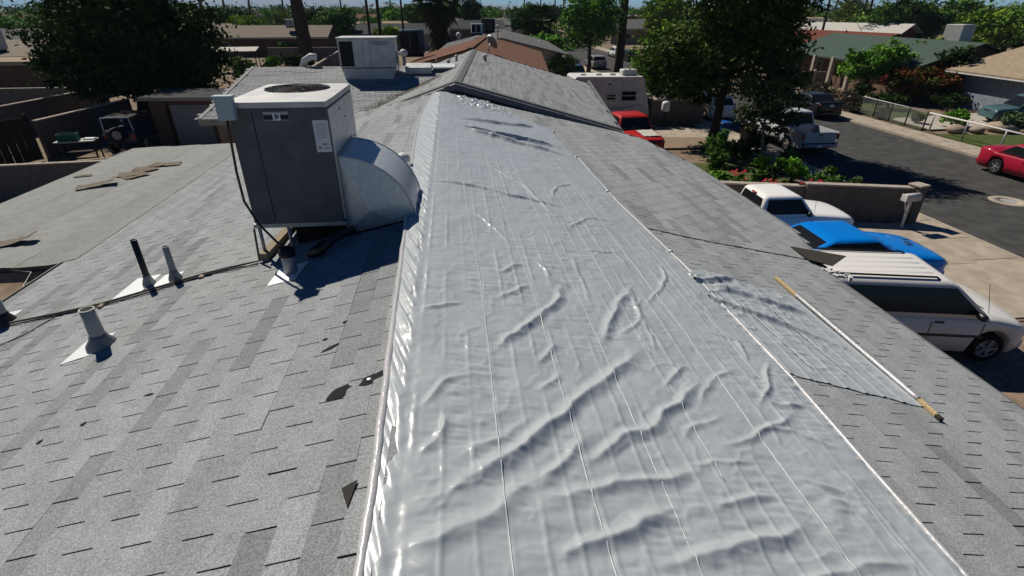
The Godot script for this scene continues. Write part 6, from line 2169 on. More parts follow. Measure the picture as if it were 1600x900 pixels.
func build_jeep() -> void:
	var t := thing("blue_jeep", "dark blue open off-road vehicle with spare wheel parked by the shed", "off-road vehicle", Vector3(-17.35, 0.0, -31.2), deg_to_rad(92.0))
	var st := mk()
	cham_box(st, Vector3(-0.55, 0.82, 0), Vector3(2.5, 0.62, 1.5), 0.05)
	cham_box(st, Vector3(1.15, 0.86, 0), Vector3(1.2, 0.56, 1.18), 0.06)
	put("body", st, mats["car_navy"], t)
	for s in [1, -1]:
		st = mk()
		cham_box(st, Vector3(1.15, 0.92, s * 0.72), Vector3(1.1, 0.08, 0.30), 0.03)
		put("front_wing", st, mats["black_plastic"], t)
		st = mk()
		cham_box(st, Vector3(-1.15, 0.92, s * 0.80), Vector3(0.95, 0.08, 0.22), 0.03)
		put("rear_wing", st, mats["black_plastic"], t)
		for x in [1.15, -1.15]: add_wheel(t, Vector3(x, 0.38, s * 0.74), 0.38, 0.24, "galv_dull")
		st = mk()
		cham_box(st, Vector3(-1.82, 0.86, s * 0.66), Vector3(0.05, 0.2, 0.14), 0.01)
		put("tail_light", st, mats["lamp_red"], t)
		st = mk(true)
		cham_box(st, Vector3(0.62, 1.22, s * 0.95), Vector3(0.1, 0.2, 0.18), 0.03)
		put("mirror", st, mats["chrome"], t)
	# hard top with open back
	st = mk()
	cham_box(st, Vector3(-0.6, 1.74, 0), Vector3(2.3, 0.07, 1.38), 0.02)
	put("top", st, mats["rubber"], t, "black soft top over the open rear")
	st = mk(true)
	tube(st, [Vector3(-1.76, 1.76, -0.68), Vector3(-1.77, 1.78, 0.0), Vector3(-1.76, 1.76, 0.68)], 0.03, 6)
	put("rear_frame", st, mats["box_blue"], t)
	for x in [0.55, -0.55, -1.72]:
		for s in [1, -1]:
			st = mk(true)
			tube(st, [Vector3(x, 1.1, s * 0.70), Vector3(x - 0.05, 1.72, s * 0.66)], 0.032, 8)
			put("roll_bar", st, mats["box_blue"] if x < -1.0 else mats["black_metal"], t)
	st = mk()
	box(st, Vector3(0.58, 1.42, 0), Vector3(0.03, 0.5, 1.3))
	put("windscreen", st, mats["glass_dark"], t)
	add_wheel(t, Vector3(-1.95, 0.95, 0.0), 0.36, 0.22, "galv_dull")
	var sp: Node3D = t.get_child(t.get_child_count() - 1)
	sp.name = "spare_wheel"
	sp.rotation.y = PI / 2

# ------------------------------------------------------------------ trees and plants
# lobes: [centre, radii]; leaves are small folded rhombs gathered in clumps through the lobes' volume
func foliage(seed_value: int, lobes: Array, clumps: int, per: int, leaf: float, cols: Array, spread := 0.30, slim := 0.5) -> ArrayMesh:
	var r := RandomNumberGenerator.new()
	r.seed = seed_value
	var vs := PackedVector3Array()
	var ns := PackedVector3Array()
	var cs := PackedColorArray()
	var total := 0.0
	for l in lobes: total += l[1].x * l[1].y * l[1].z
	for l in lobes:
		var rad: Vector3 = l[1]
		var k := maxi(2, int(round(clumps * rad.x * rad.y * rad.z / total)))
		var cr := pow(rad.x * rad.y * rad.z, 1.0 / 3.0) * spread
		for i in k:
			var d := Vector3(r.randfn(), r.randfn(), r.randfn()).normalized()
			var q := pow(r.randf(), 0.45)
			var cc: Vector3 = l[0] + d * rad * q * (0.9 + 0.35 * r.randf())
			var base: Color = cols[r.randi() % cols.size()]
			var tone := 0.72 + 0.56 * r.randf()
			var lay := Vector3(r.randfn() * 0.35, 1.0, r.randfn() * 0.35).normalized()
			var size := cr * (0.55 + 0.9 * r.randf())
			for j in per:
				var o := Vector3(r.randfn(), r.randfn() * 0.62, r.randfn()) * size * 0.55
				var p := cc + o
				var n := (lay + Vector3(r.randfn(), r.randfn(), r.randfn()) * 0.75).normalized()
				var a := n.cross(Vector3(r.randfn(), r.randfn(), r.randfn())).normalized()
				var b := n.cross(a)
				var s := leaf * (0.6 + 0.8 * r.randf())
				var t := tone * (0.85 + 0.3 * r.randf())
				var col := Color(base.r * t, base.g * t, base.b * t)
				var p0 := p - a * s
				var p1 := p + b * s * slim
				var p2 := p + a * s - n * s * 0.25
				var p3 := p - b * s * slim
				for v in [p0, p1, p2, p0, p2, p3]:
					vs.append(v)
					ns.append(n)
					cs.append(col)
	var arr := []
	arr.resize(Mesh.ARRAY_MAX)
	arr[Mesh.ARRAY_VERTEX] = vs
	arr[Mesh.ARRAY_NORMAL] = ns
	arr[Mesh.ARRAY_COLOR] = cs
	var m := ArrayMesh.new()
	m.add_surface_from_arrays(Mesh.PRIMITIVE_TRIANGLES, arr)
	return m

func leaf_mat() -> StandardMaterial3D:
	if mats.has("leaf"): return mats["leaf"]
	var m := mat("leaf", lin(1, 1, 1), 0.75)
	m.metallic_specular = 0.12
	m.vertex_color_use_as_albedo = true
	m.cull_mode = BaseMaterial3D.CULL_DISABLED
	m.backlight_enabled = true
	m.backlight = Color(0.30, 0.38, 0.07)
	return m

const GREEN_DARK := [Color(0.023, 0.045, 0.013), Color(0.031, 0.059, 0.017), Color(0.041, 0.075, 0.020)]
const GREEN_MID := [Color(0.078, 0.160, 0.030), Color(0.102, 0.188, 0.039), Color(0.070, 0.140, 0.034)]
const GREEN_BRIGHT := [Color(0.132, 0.281, 0.034), Color(0.155, 0.309, 0.041), Color(0.101, 0.225, 0.034)]
const GREEN_YELLOW := [Color(0.202, 0.290, 0.028), Color(0.163, 0.254, 0.030), Color(0.132, 0.216, 0.030)]
const GREEN_OLIVE := [Color(0.132, 0.173, 0.041), Color(0.155, 0.188, 0.055), Color(0.102, 0.150, 0.041)]
const GREEN_GREY := [Color(0.171, 0.235, 0.123), Color(0.139, 0.198, 0.097), Color(0.109, 0.160, 0.068)]
const RUST := [Color(0.16, 0.045, 0.02), Color(0.12, 0.055, 0.02), Color(0.06, 0.075, 0.02), Color(0.05, 0.065, 0.02)]
const MAUVE := [Color(0.085, 0.06, 0.065), Color(0.07, 0.065, 0.05), Color(0.055, 0.055, 0.04)]

func make_lobes(seed_value: int, n: int, c: Vector3, rad: Vector3) -> Array:
	var r := RandomNumberGenerator.new()
	r.seed = seed_value
	var out := [[c, rad * 0.62]]
	for i in n:
		var d := Vector3(r.randfn(), r.randfn() * 0.7, r.randfn()).normalized()
		var k := 0.30 + 0.22 * r.randf()
		out.append([c + d * rad * 0.62, rad * k])
	return out

func tree(called: String, label: String, at: Vector3, trunk_r: float, lobes: Array, clumps: int, per: int, leaf: float, cols: Array, seed_value: int, group := "", bark := "bark", category := "tree") -> Node3D:
	var t := thing(called, label, category, at, 0.0, group)
	var r := RandomNumberGenerator.new()
	r.seed = seed_value + 1
	var c: Vector3 = lobes[0][0]
	var st := mk(true)
	var fork := Vector3(c.x * 0.5, maxf(c.y - lobes[0][1].y * 0.8, c.y * 0.35), c.z * 0.5)
	tube(st, [Vector3(0, -0.1, 0), Vector3(c.x * 0.1 + 0.04, fork.y * 0.3, 0.03), Vector3(c.x * 0.3, fork.y * 0.7, c.z * 0.3), fork, c], [trunk_r * 1.35, trunk_r, trunk_r * 0.85, trunk_r * 0.75, trunk_r * 0.35], 9)
	put("trunk", st, mats[bark], t)
	for i in range(1, mini(lobes.size(), 9)):
		var e: Vector3 = lobes[i][0]
		st = mk(true)
		var m: Vector3 = fork.lerp(e, 0.5) + Vector3(r.randfn() * 0.12, 0.15, r.randfn() * 0.12) * lobes[0][1].x * 0.4
		tube(st, [fork.lerp(c, 0.1 * (i % 3)), m, e], [trunk_r * 0.5, trunk_r * 0.34, trunk_r * 0.12], 6)
		put("limb", st, mats[bark], t)
	put("crown", foliage(seed_value, lobes, clumps, per, leaf, cols), leaf_mat(), t)
	return t

func shrub(called: String, label: String, at: Vector3, rad: Vector3, clumps: int, per: int, leaf: float, cols: Array, seed_value: int, category := "shrub", group := "") -> Node3D:
	var t := thing(called, label, category, at, 0.0, group)
	var lobes := make_lobes(seed_value, 5, Vector3(0, rad.y * 0.95, 0), rad)
	put("foliage", foliage(seed_value, lobes, clumps, per, leaf, cols), leaf_mat(), t)
	for i in 3:
		var st := mk(true)
		var e: Vector3 = lobes[i + 1][0]
		tube(st, [Vector3(0.05 * i, -0.05, 0), e * 0.5 + Vector3(0, 0.05, 0), e], [0.04, 0.03, 0.012], 5)
		put("stem", st, mats["bark"], t)
	return t

var palm_head: ArrayMesh
var palm_head_small: ArrayMesh

func fan_palm_head(seed_value: int, fronds: int, blades: int, radius: float, skirt: float, wide := 0.07) -> ArrayMesh:
	var r := RandomNumberGenerator.new()
	r.seed = seed_value
	var st := mk()
	st.set_color(Color(0.05, 0.075, 0.025))
	for i in fronds:
		var f := float(i) / fronds
		var az := i * 2.399
		var el := lerpf(1.25, -1.1 - skirt * 0.4, f) + r.randfn() * 0.1
		var dead := f > 0.72
		var d := Vector3(cos(az) * cos(el), sin(el), sin(az) * cos(el))
		var stem := d * radius * 0.5
		if dead: st.set_color(Color(0.10, 0.07, 0.035) * (0.6 + 0.5 * r.randf()))
		else: st.set_color(Color(0.05, 0.08, 0.03) * (0.7 + 0.7 * r.randf()))
		var side := d.cross(Vector3.UP)
		if side.length() < 0.1: side = Vector3.RIGHT
		side = side.normalized()
		var up := side.cross(d)
		var s0 := side * 0.02
		quad(st, -s0, s0, stem + s0, stem - s0)
		for b in blades:
			var a := lerpf(-1.35, 1.35, b / float(blades - 1))
			var dv := (d * cos(a) + side * sin(a)).normalized()
			var ln := radius * (0.62 - 0.16 * absf(a) / 1.35) * (0.9 + 0.2 * r.randf())
			var tip := stem + dv * ln - Vector3.UP * ln * (0.22 + 0.15 * r.randf())
			var mid := stem + dv * ln * 0.55
			var w := dv.cross(up).normalized() * radius * wide
			tri(st, stem, mid + w, tip)
			tri(st, stem, tip, mid - w)
	return finish(st)

func palm(label: String, at: Vector3, h: float, r0: float, lean := Vector3.ZERO, head := 1.0, group := "", called := "fan_palm", skirt_len := 0.0) -> Node3D:
	if palm_head == null:
		palm_head = fan_palm_head(5, 46, 13, 1.9, 1.0)
		palm_head_small = fan_palm_head(6, 26, 6, 1.9, 0.6, 0.13)
	var t := thing(called, label, "palm tree", at, 0.0, group)
	var st := mk(true)
	var pts := []
	var rad := []
	var n := 26 if r0 > 0.3 else 8
	for i in n + 1:
		var f := float(i) / n
		pts.append(Vector3(0, h * f, 0) + lean * f * f + Vector3(0.05 * sin(f * 9.0), 0, 0))
		rad.append(r0 * (1.15 - 0.32 * f) * (1.0 + (0.05 if i % 2 else -0.03)))
	tube(st, pts, rad, 12 if r0 > 0.3 else 6)
	put("trunk", st, mats["palm_bark"], t)
	var o := put("crown", palm_head if head > 0.9 else palm_head_small, leaf_mat(), t)
	o.position = pts[n]
	o.scale = Vector3.ONE * maxf(head, 0.7)
	if skirt_len > 0.0:
		var r := RandomNumberGenerator.new()
		r.seed = 71
		st = mk()
		for i in 520:
			var a := r.randf() * TAU
			var y := h - r.randf() * skirt_len
			var d := Vector3(cos(a), 0, sin(a))
			var s := Vector3(-sin(a), 0, cos(a)) * (0.12 + 0.1 * r.randf())
			var b := Vector3(0, y, 0) + d * r0
			var k := Color(0.085, 0.062, 0.035) * (0.4 + 0.8 * r.randf())
			st.set_color(k)
			var e := b + d * (0.5 + 0.7 * r.randf()) * (0.6 + 0.6 * (h - y) / skirt_len) - Vector3(0, 0.5 + r.randf(), 0)
			tri(st, b - s * 0.3, e + s, e - s)
		put("skirt", finish(st), leaf_mat(), t, "shaggy skirt of dead fronds")
	return t

func flower_bush(label: String, at: Vector3, rad: Vector3, seed_value: int, petals: Color) -> void:
	var t := shrub("flower_bush", label, at, rad, 26, 22, 0.07, GREEN_MID, seed_value, "flower bush", "flower bushes behind the brown wall")
	var r := RandomNumberGenerator.new()
	r.seed = seed_value + 3
	for i in 9:
		var st := mk()
		var d := Vector3(r.randfn(), absf(r.randfn()) + 0.5, r.randfn() + 0.3).normalized()
		var c := Vector3(0, rad.y, 0) + d * rad * 1.05
		for k in 8:
			var a := TAU * k / 8.0
			var e := Vector3(cos(a), 0.35 * sin(k * 2.0), sin(a)) * 0.10
			tri(st, c, c + e + Vector3(0.03, 0.03, 0), c + e.rotated(Vector3.UP, 0.5))
		put("blossom", st, mat("petal_%s" % petals.to_html(), petals, 0.6), t)

func build_trees() -> void:
	# ---- left yard: big dark shade tree
	var lobes := [[Vector3(1.2, 4.9, 0.4), Vector3(3.9, 2.9, 3.9)], [Vector3(-3.3, 4.3, 0.5), Vector3(1.9, 1.7, 2.0)], [Vector3(4.7, 3.4, 1.0), Vector3(2.0, 1.7, 2.0)], [Vector3(0.2, 7.6, 0), Vector3(3.0, 1.8, 3.0)], [Vector3(-1.6, 2.6, 1.8), Vector3(1.9, 1.2, 1.8)], [Vector3(2.8, 2.4, 2.2), Vector3(2.2, 1.3, 1.8)], [Vector3(4.2, 5.9, 0.2), Vector3(2.0, 1.7, 2.0)], [Vector3(-2.0, 6.6, -0.5), Vector3(1.9, 1.6, 1.9)], [Vector3(1.2, 4.5, 3.0), Vector3(2.8, 2.2, 1.6)]]
	tree("shade_tree", "huge dark green shade tree over the left yard", Vector3(-21.0, 0, -39.2), 0.42, lobes, 900, 52, 0.15, GREEN_DARK, 101)
	palm("leaning dark palm trunk above the big shade tree", Vector3(-36.8, 0, -63.0), 16.0, 0.45, Vector3(-3.0, 0, 0), 1.2)
	# ---- street side trees
	var big := [[Vector3(1.0, 5.6, -0.6), Vector3(2.3, 2.5, 2.4)], [Vector3(-1.6, 4.4, -2.2), Vector3(1.7, 1.5, 1.8)], [Vector3(2.5, 6.2, -1.0), Vector3(1.5, 1.7, 1.6)], [Vector3(0.2, 7.8, -0.8), Vector3(2.0, 1.8, 2.0)], [Vector3(2.2, 7.9, 0), Vector3(1.6, 1.6, 1.8)], [Vector3(-0.6, 3.4, -1.2), Vector3(1.5, 1.0, 1.5)], [Vector3(2.4, 3.6, 0.6), Vector3(1.5, 1.2, 1.3)], [Vector3(2.9, 4.6, 0.4), Vector3(1.0, 1.2, 1.1)]]
	tree("street_tree", "big dark leafy tree at the near side of the street, tallest on the right", Vector3(13.1, 0, -26.6), 0.24, big, 760, 50, 0.115, [Color(0.04, 0.072, 0.018), Color(0.06, 0.10, 0.022), Color(0.10, 0.135, 0.04)], 202)
	var side := [[Vector3(0, 3.6, 0), Vector3(2.4, 2.0, 2.2)], [Vector3(-1.4, 2.9, 0.6), Vector3(1.4, 1.2, 1.2)], [Vector3(1.6, 4.6, 0), Vector3(1.5, 1.3, 1.4)], [Vector3(0.6, 2.4, 1.0), Vector3(1.6, 1.0, 1.2)], [Vector3(-0.8, 4.8, 0), Vector3(1.2, 1.1, 1.2)]]
	tree("side_tree", "olive green spreading tree left of the big street tree behind the trailer", Vector3(14.6, 0, -36.4), 0.2, side, 480, 44, 0.12, GREEN_YELLOW + GREEN_MID, 203)
	var small := [[Vector3(-0.3, 3.0, 0), Vector3(1.15, 0.95, 1.0)], [Vector3(0.9, 2.5, 0.2), Vector3(0.8, 0.6, 0.7)], [Vector3(-1.0, 2.2, 0.2), Vector3(0.8, 0.5, 0.7)], [Vector3(0.5, 1.9, 0.3), Vector3(0.9, 0.45, 0.7)], [Vector3(0.1, 3.8, 0), Vector3(0.8, 0.6, 0.7)]]
	tree("garden_tree", "small slender garden tree with pale trunk behind the flower bed", Vector3(14.35, 0.1, -23.8), 0.06, small, 150, 34, 0.085, [Color(0.045, 0.07, 0.02), Color(0.075, 0.095, 0.035), Color(0.10, 0.115, 0.05)], 204, "", "bark_pale")
	shrub("leafy_shrub", "tall leafy shrub left of the small garden tree", Vector3(12.2, 0.1, -23.9), Vector3(0.75, 0.95, 0.7), 60, 26, 0.075, GREEN_MID, 205)
	shrub("leafy_shrub", "bright green low shrub at the foot of the small garden tree", Vector3(13.9, 0.1, -22.9), Vector3(0.55, 0.4, 0.5), 30, 24, 0.07, GREEN_BRIGHT, 206)
	shrub("leafy_shrub", "dense dark rounded shrub near the wall's high end", Vector3(14.4, 0.1, -18.9), Vector3(0.85, 0.62, 0.8), 70, 26, 0.07, GREEN_MID, 207)
	shrub("leafy_shrub", "dark shrub between the flower bushes behind the wall", Vector3(13.2, 0.1, -20.6), Vector3(0.7, 0.5, 0.6), 50, 24, 0.07, GREEN_DARK, 208)
	shrub("leafy_shrub", "pale leaved shrub beside the squared reddish block", Vector3(14.75, 0.1, -17.4), Vector3(0.62, 0.5, 0.55), 46, 22, 0.09, GREEN_GREY, 209)
	shrub("leafy_shrub", "low green plant along the lawn edge behind the wall", Vector3(10.6, 0.1, -20.3), Vector3(0.6, 0.35, 0.5), 30, 22, 0.07, GREEN_BRIGHT, 210)
	flower_bush("red flowering bush left of centre behind the brown wall", Vector3(11.1, 0.1, -19.6), Vector3(0.5, 0.42, 0.45), 211, Color(0.45, 0.012, 0.04))
	flower_bush("pink red flowering bush in the middle behind the brown wall", Vector3(12.0, 0.1, -18.7), Vector3(0.42, 0.36, 0.4), 212, Color(0.50, 0.02, 0.06))
	flower_bush("crimson flowering bush close to the wall's low part", Vector3(13.3, 0.1, -18.1), Vector3(0.5, 0.42, 0.42), 213, Color(0.42, 0.008, 0.05))
	# agave-like rosette
	var ag := thing("agave_plant", "spiky grey green rosette plant beside the pavement garden fence", "plant", Vector3(14.6, 0.1, -20.0))
	for i in 22:
		var st := mk()
		var a := i * 2.399
		var el := 0.3 + 0.9 * (i / 22.0)
		var d := Vector3(cos(a) * cos(el), sin(el), sin(a) * cos(el))
		var s := Vector3(-sin(a), 0, cos(a)) * 0.05
		tri(st, -s, s, d * 0.55 + s * 0.6)
		tri(st, -s, d * 0.55 + s * 0.6, d * 0.55 - s * 0.6)
		tri(st, d * 0.55 - s * 0.6, d * 0.55 + s * 0.6, d * 0.85)
		put("leaf", st, mat("agave", lin(0.12, 0.16, 0.10), 0.6), ag)
	# ---- far side of the street
	tree("round_tree", "bright green rounded tree right of the green roofed house", Vector3(34.2, 0, -43.6), 0.16, make_lobes(301, 8, Vector3(0.2, 2.75, 0), Vector3(2.9, 1.8, 2.5)), 300, 40, 0.13, GREEN_BRIGHT + GREEN_MID, 301)
	tree("rust_bush_tree", "rust and green bougainvillea mound behind the wire fence", Vector3(36.0, 0, -40.0), 0.12, make_lobes(302, 8, Vector3(0.2, 1.75, 0), Vector3(3.0, 1.5, 2.2)), 300, 40, 0.11, RUST, 302)
	tree("olive_tree", "olive green tree behind the rust coloured mound", Vector3(42.5, 0, -47.0), 0.2, make_lobes(303, 9, Vector3(0.5, 3.3, 0), Vector3(3.4, 2.1, 2.8)), 320, 40, 0.14, GREEN_OLIVE + GREEN_YELLOW, 303)
	tree("dark_tree", "very dark tree beside the beige roof", Vector3(39.3, 0, -40.5), 0.16, make_lobes(304, 7, Vector3(0, 2.5, 0), Vector3(1.9, 1.9, 1.8)), 220, 36, 0.12, GREEN_DARK, 304)
	tree("broad_tree", "broad dark green tree on the skyline left of the far right one", Vector3(70.0, 0, -84.0), 0.4, make_lobes(305, 10, Vector3(0, 4.9, 0), Vector3(7.2, 3.3, 5.5)), 420, 40, 0.26, GREEN_MID + GREEN_DARK, 305)
	tree("broad_tree", "broad tree with yellowish sunlit top at the far right skyline", Vector3(77.5, 0, -74.0), 0.4, make_lobes(306, 10, Vector3(0, 4.7, 0), Vector3(6.6, 3.2, 5.5)), 420, 40, 0.25, GREEN_YELLOW + GREEN_MID, 306)
	tree("broad_tree", "dark tree mass at the right edge above the beige roof", Vector3(64.0, 0, -56.0), 0.3, make_lobes(307, 9, Vector3(0, 3.4, 0), Vector3(5.5, 2.4, 4.5)), 300, 36, 0.22, GREEN_DARK, 307)
	for q in [[28.9, -42.6, "mauve hedge clump nearest the stone parapet", 401, 1.2], [28.5, -40.0, "mauve hedge clump behind the black sedan", 402, 1.1], [28.4, -37.4, "mauve hedge clump at the end by the lawn", 403, 1.0]]:
		shrub("hedge", q[2], Vector3(q[0], 0.1, q[1]), Vector3(0.9, 0.75, 1.6) * q[4], 90, 30, 0.07, MAUVE, q[3], "hedge", "hedge along the far pavement")
	for q in [[31.0, -30.9, 0.9, 1.0, "leafy green shrub beside the teal SUV's nose", GREEN_BRIGHT, 411], [33.8, -29.3, 1.0, 0.9, "grey green shrub at the right behind the pipe rail", GREEN_GREY, 412], [29.6, -32.2, 0.5, 0.5, "weedy clump along the wire fence", GREEN_OLIVE, 413], [28.8, -34.3, 0.5, 0.45, "second weedy clump along the wire fence towards the hedge", GREEN_MID, 414], [31.9, -37.5, 1.6, 0.9, "dark shrub under the rust coloured mound", GREEN_DARK, 415], [32.0, -41.5, 1.6, 1.2, "dark shrub under the bright round tree", GREEN_DARK, 416], [36.0, -36.9, 1.5, 1.0, "dark shrub beside the blue grey wall", GREEN_DARK, 417]]:
		shrub("yard_shrub", q[4], Vector3(q[0], 0.1, q[1]), Vector3(q[2], q[3] * 0.7, q[2] * 0.9), 70, 26, 0.09, q[5], q[6], "shrub", "shrubs in the yards across the street")
	# ---- down the street
	tree("street_tree", "tall green tree left of the nearest palm trunk", Vector3(15.4, 0, -64.0), 0.22, [[Vector3(0, 5.2, 0), Vector3(2.6, 2.4, 2.6)], [Vector3(-1.8, 3.6, 0), Vector3(1.7, 1.2, 1.6)], [Vector3(1.9, 5.6, 0), Vector3(1.6, 1.8, 1.6)], [Vector3(-1.2, 7.2, 0), Vector3(1.7, 1.3, 1.7)], [Vector3(1.4, 7.4, 0), Vector3(1.6, 1.3, 1.6)], [Vector3(-2.6, 5.2, 0), Vector3(1.3, 1.4, 1.3)]], 330, 36, 0.15, GREEN_MID + GREEN_BRIGHT, 311)
	palm("tall dark palm trunk beside the travel trailer", Vector3(19.2, 0, -65.0), 15.5, 0.46, Vector3(0.5, 0, 0), 1.1)
	tree("street_tree", "yellow green tree right of the nearest palm trunk", Vector3(41.0, 0, -112.0), 0.3, make_lobes(312, 9, Vector3(0, 5.2, 0), Vector3(4.8, 3.6, 4.2)), 300, 34, 0.26, GREEN_YELLOW, 312)
	palm("thin palm trunk between the yellow green tree and the big dark one", Vector3(60.0, 0, -137.0), 17.0, 0.5, Vector3(0.4, 0, 0), 1.1)
	shrub("roof_shrub", "pale tipped bushy shrub beside the brown roof's street corner", Vector3(9.6, 0.0, -50.5), Vector3(1.9, 1.9, 1.8), 130, 32, 0.14, GREEN_GREY + GREEN_MID, 313)
	palm("short bushy fan palm with shaggy skirt beyond the grey roof", Vector3(12.6, 0, -85.0), 5.0, 0.5, Vector3.ZERO, 1.45, "", "fan_palm", 3.0)
	palm("large shaggy fan palm behind the dark blue cooler", Vector3(-1.7, 0, -76.0), 7.8, 0.55, Vector3.ZERO, 1.75, "", "fan_palm", 6.0)
	tree("yard_tree", "rounded green tree just left of the white air conditioner", Vector3(-20.8, 0, -104.0), 0.3, make_lobes(321, 8, Vector3(0, 4.4, 0), Vector3(4.1, 3.2, 3.6)), 260, 34, 0.24, GREEN_MID, 321)
	shrub("yard_bush", "low rounded bush behind the block wall at left", Vector3(-26.0, 0, -92.0), Vector3(2.2, 1.3, 1.8), 80, 28, 0.18, GREEN_MID, 322)
	shrub("yard_bush", "bright yellow green bush beside the small white roof", Vector3(-21.6, 0, -70.0), Vector3(1.4, 1.0, 1.2), 60, 26, 0.15, GREEN_BRIGHT, 323)
	shrub("yard_bush", "dark bush in front of the white canopy", Vector3(-23.0, 0, -64.0), Vector3(1.8, 1.2, 1.5), 70, 26, 0.15, GREEN_MID, 326)
	shrub("yard_bush", "large bush left of the white canopy beside the shade tree", Vector3(-29.5, 0, -66.0), Vector3(2.6, 1.6, 2.0), 110, 28, 0.16, GREEN_OLIVE, 327)
	shrub("yard_bush", "low dark hedge bush along the block wall by the thick palm", Vector3(-19.5, 0, -72.0), Vector3(2.6, 1.1, 1.4), 90, 28, 0.15, GREEN_DARK, 328)
	shrub("yard_bush", "yellowish bush below the leaning palm at left", Vector3(-33.5, 0, -60.5), Vector3(2.2, 1.9, 1.8), 90, 28, 0.15, GREEN_OLIVE, 324)
	palm("thick dark palm trunk rising behind the block wall", Vector3(-19.3, 0, -78.5), 17.0, 0.66, Vector3(-1.0, 0, 0), 1.2)
	var poles := [[-21.3, -83.0, 0.17, 15.0, "thin dark utility pole close beside the thick palm trunk", false], [-9.1, -66.0, 0.14, 13.0, "thin dark pole left of the pair above the white unit", false], [-8.0, -66.5, 0.17, 13.0, "thicker dark pole right of the pair above the white unit", false], [-8.2, -100.0, 0.17, 12.0, "thin pole in front of the rounded far trees", false], [29.9, -170.0, 0.22, 12.5, "distant utility pole with crossarm over the far street", true], [57.0, -85.0, 0.18, 9.5, "dark utility pole behind the maroon roof", true]]
	for q in poles:
		var t := thing("utility_pole", q[4], "utility pole", Vector3(q[0], 0, q[1]), 0.0, "utility poles")
		var st := mk(true)
		tube(st, [Vector3(0, -0.2, 0), Vector3(-0.1, q[3], 0)], [q[2] * 1.2, q[2] * 0.8], 8)
		put("pole", st, mats["pole_wood"], t)
		if q[5]:
			for y in [0.6, 1.6]:
				st = mk()
				box(st, Vector3(-0.1, q[3] - y, 0), Vector3(2.4, 0.14, 0.12))
				put("crossarm", st, mats["pole_wood"], t)

func mid_trees() -> void:
	var list := [
		["dense green tree above the tan flat roof's left end", -66.0, -92.0, 4.6, 6.6, "m"], ["wide green tree left of the leaning palm trunk", -56.0, -98.0, 5.4, 7.0, "m"],
		["yellow green tree just right of the big shade tree", -37.5, -112.0, 3.6, 6.6, "y"], ["dark rounded tree between the shade tree and thick palm", -43.0, -122.0, 4.6, 7.6, "d"],
		["olive tree above the long brownish roof", -34.0, -128.0, 4.4, 7.4, "o"], ["dark bushy tree just left of the thick palm trunk", -27.0, -120.0, 4.2, 7.8, "d"],
		["pale green tree between the pair of poles", -12.5, -132.0, 3.4, 6.6, "b"], ["low yellowish tree behind the white air conditioner", -10.4, -98.0, 2.4, 4.6, "y"],
		["green tree left of the large shaggy palm", -7.0, -128.0, 4.6, 8.6, "m"], ["tall dark tree right of the large shaggy palm", 5.2, -142.0, 4.2, 10.0, "d"],
		["bright green tree behind the dark grey houses", 9.6, -172.0, 5.2, 7.8, "b"], ["wide green tree behind the short fan palm", 18.5, -138.0, 5.4, 8.4, "m"],
		["dark green tree left of the tall street tree", 13.0, -104.0, 3.0, 6.2, "d"], ["green bush tree behind the white SUV", 12.0, -74.0, 2.6, 4.4, "b"],
		["dark tree behind the red walled house at left", 66.0, -122.0, 5.0, 8.0, "d"], ["olive tree right of the far thin palms", 84.0, -118.0, 5.0, 8.2, "o"],
		["tall grey green tree on the right skyline", 92.0, -128.0, 4.2, 11.5, "g"], ["dark slim tree behind the yellow green street tree", 52.0, -132.0, 3.6, 10.5, "d"],
		["round dark tree between the palm trunk and the yellow green tree", 33.0, -140.0, 4.0, 9.5, "d"], ["leafy green tree right behind the big street tree", 22.0, -52.0, 0.1, 0.1, "m"]]
	var i := 0
	for q in list:
		i += 1
		if q[3] < 1.0: continue
		var cols: Array = {"m": GREEN_MID, "y": GREEN_YELLOW, "d": GREEN_DARK, "o": GREEN_OLIVE, "b": GREEN_BRIGHT, "g": GREEN_GREY}[q[5]]
		tree("mid_tree", q[0], Vector3(q[1], 0, q[2]), 0.25, make_lobes(800 + i, 8, Vector3(0, q[4] * 0.56, 0), Vector3(q[3], q[4] * 0.44, q[3])), 170, 30, 0.27, cols, 800 + i, "trees of the middle distance")
	# more plants in the garden bed
	var plants := [["leafy plant in the front row behind the wall's left end", 9.6, -19.2, 0.6, 0.5, "b"], ["tall green plant in the second row of the garden", 11.4, -22.0, 0.6, 0.7, "m"], ["round green bush beside the agave", 14.0, -20.6, 0.7, 0.7, "b"], ["dark bush below the small garden tree", 13.2, -24.2, 0.8, 0.6, "d"], ["bushy plant at the garden's street corner", 15.0, -22.4, 0.6, 0.6, "m"], ["dark bush between the bins and the garden", 15.0, -25.0, 0.9, 0.7, "d"], ["pale bush at the end of the garden fence", 15.1, -18.3, 0.5, 0.55, "g"], ["low bush in the middle of the garden lawn", 12.6, -20.6, 0.45, 0.35, "m"]]
	for q in plants:
		i += 1
		var cols: Array = {"m": GREEN_MID, "b": GREEN_BRIGHT, "d": GREEN_DARK, "g": GREEN_GREY}[q[5]]
		shrub("garden_plant", q[0], Vector3(q[1], 0.1, q[2]), Vector3(q[3], q[4], q[3]), 60, 24, 0.075, cols, 900 + i, "plant", "plants behind the brown wall")

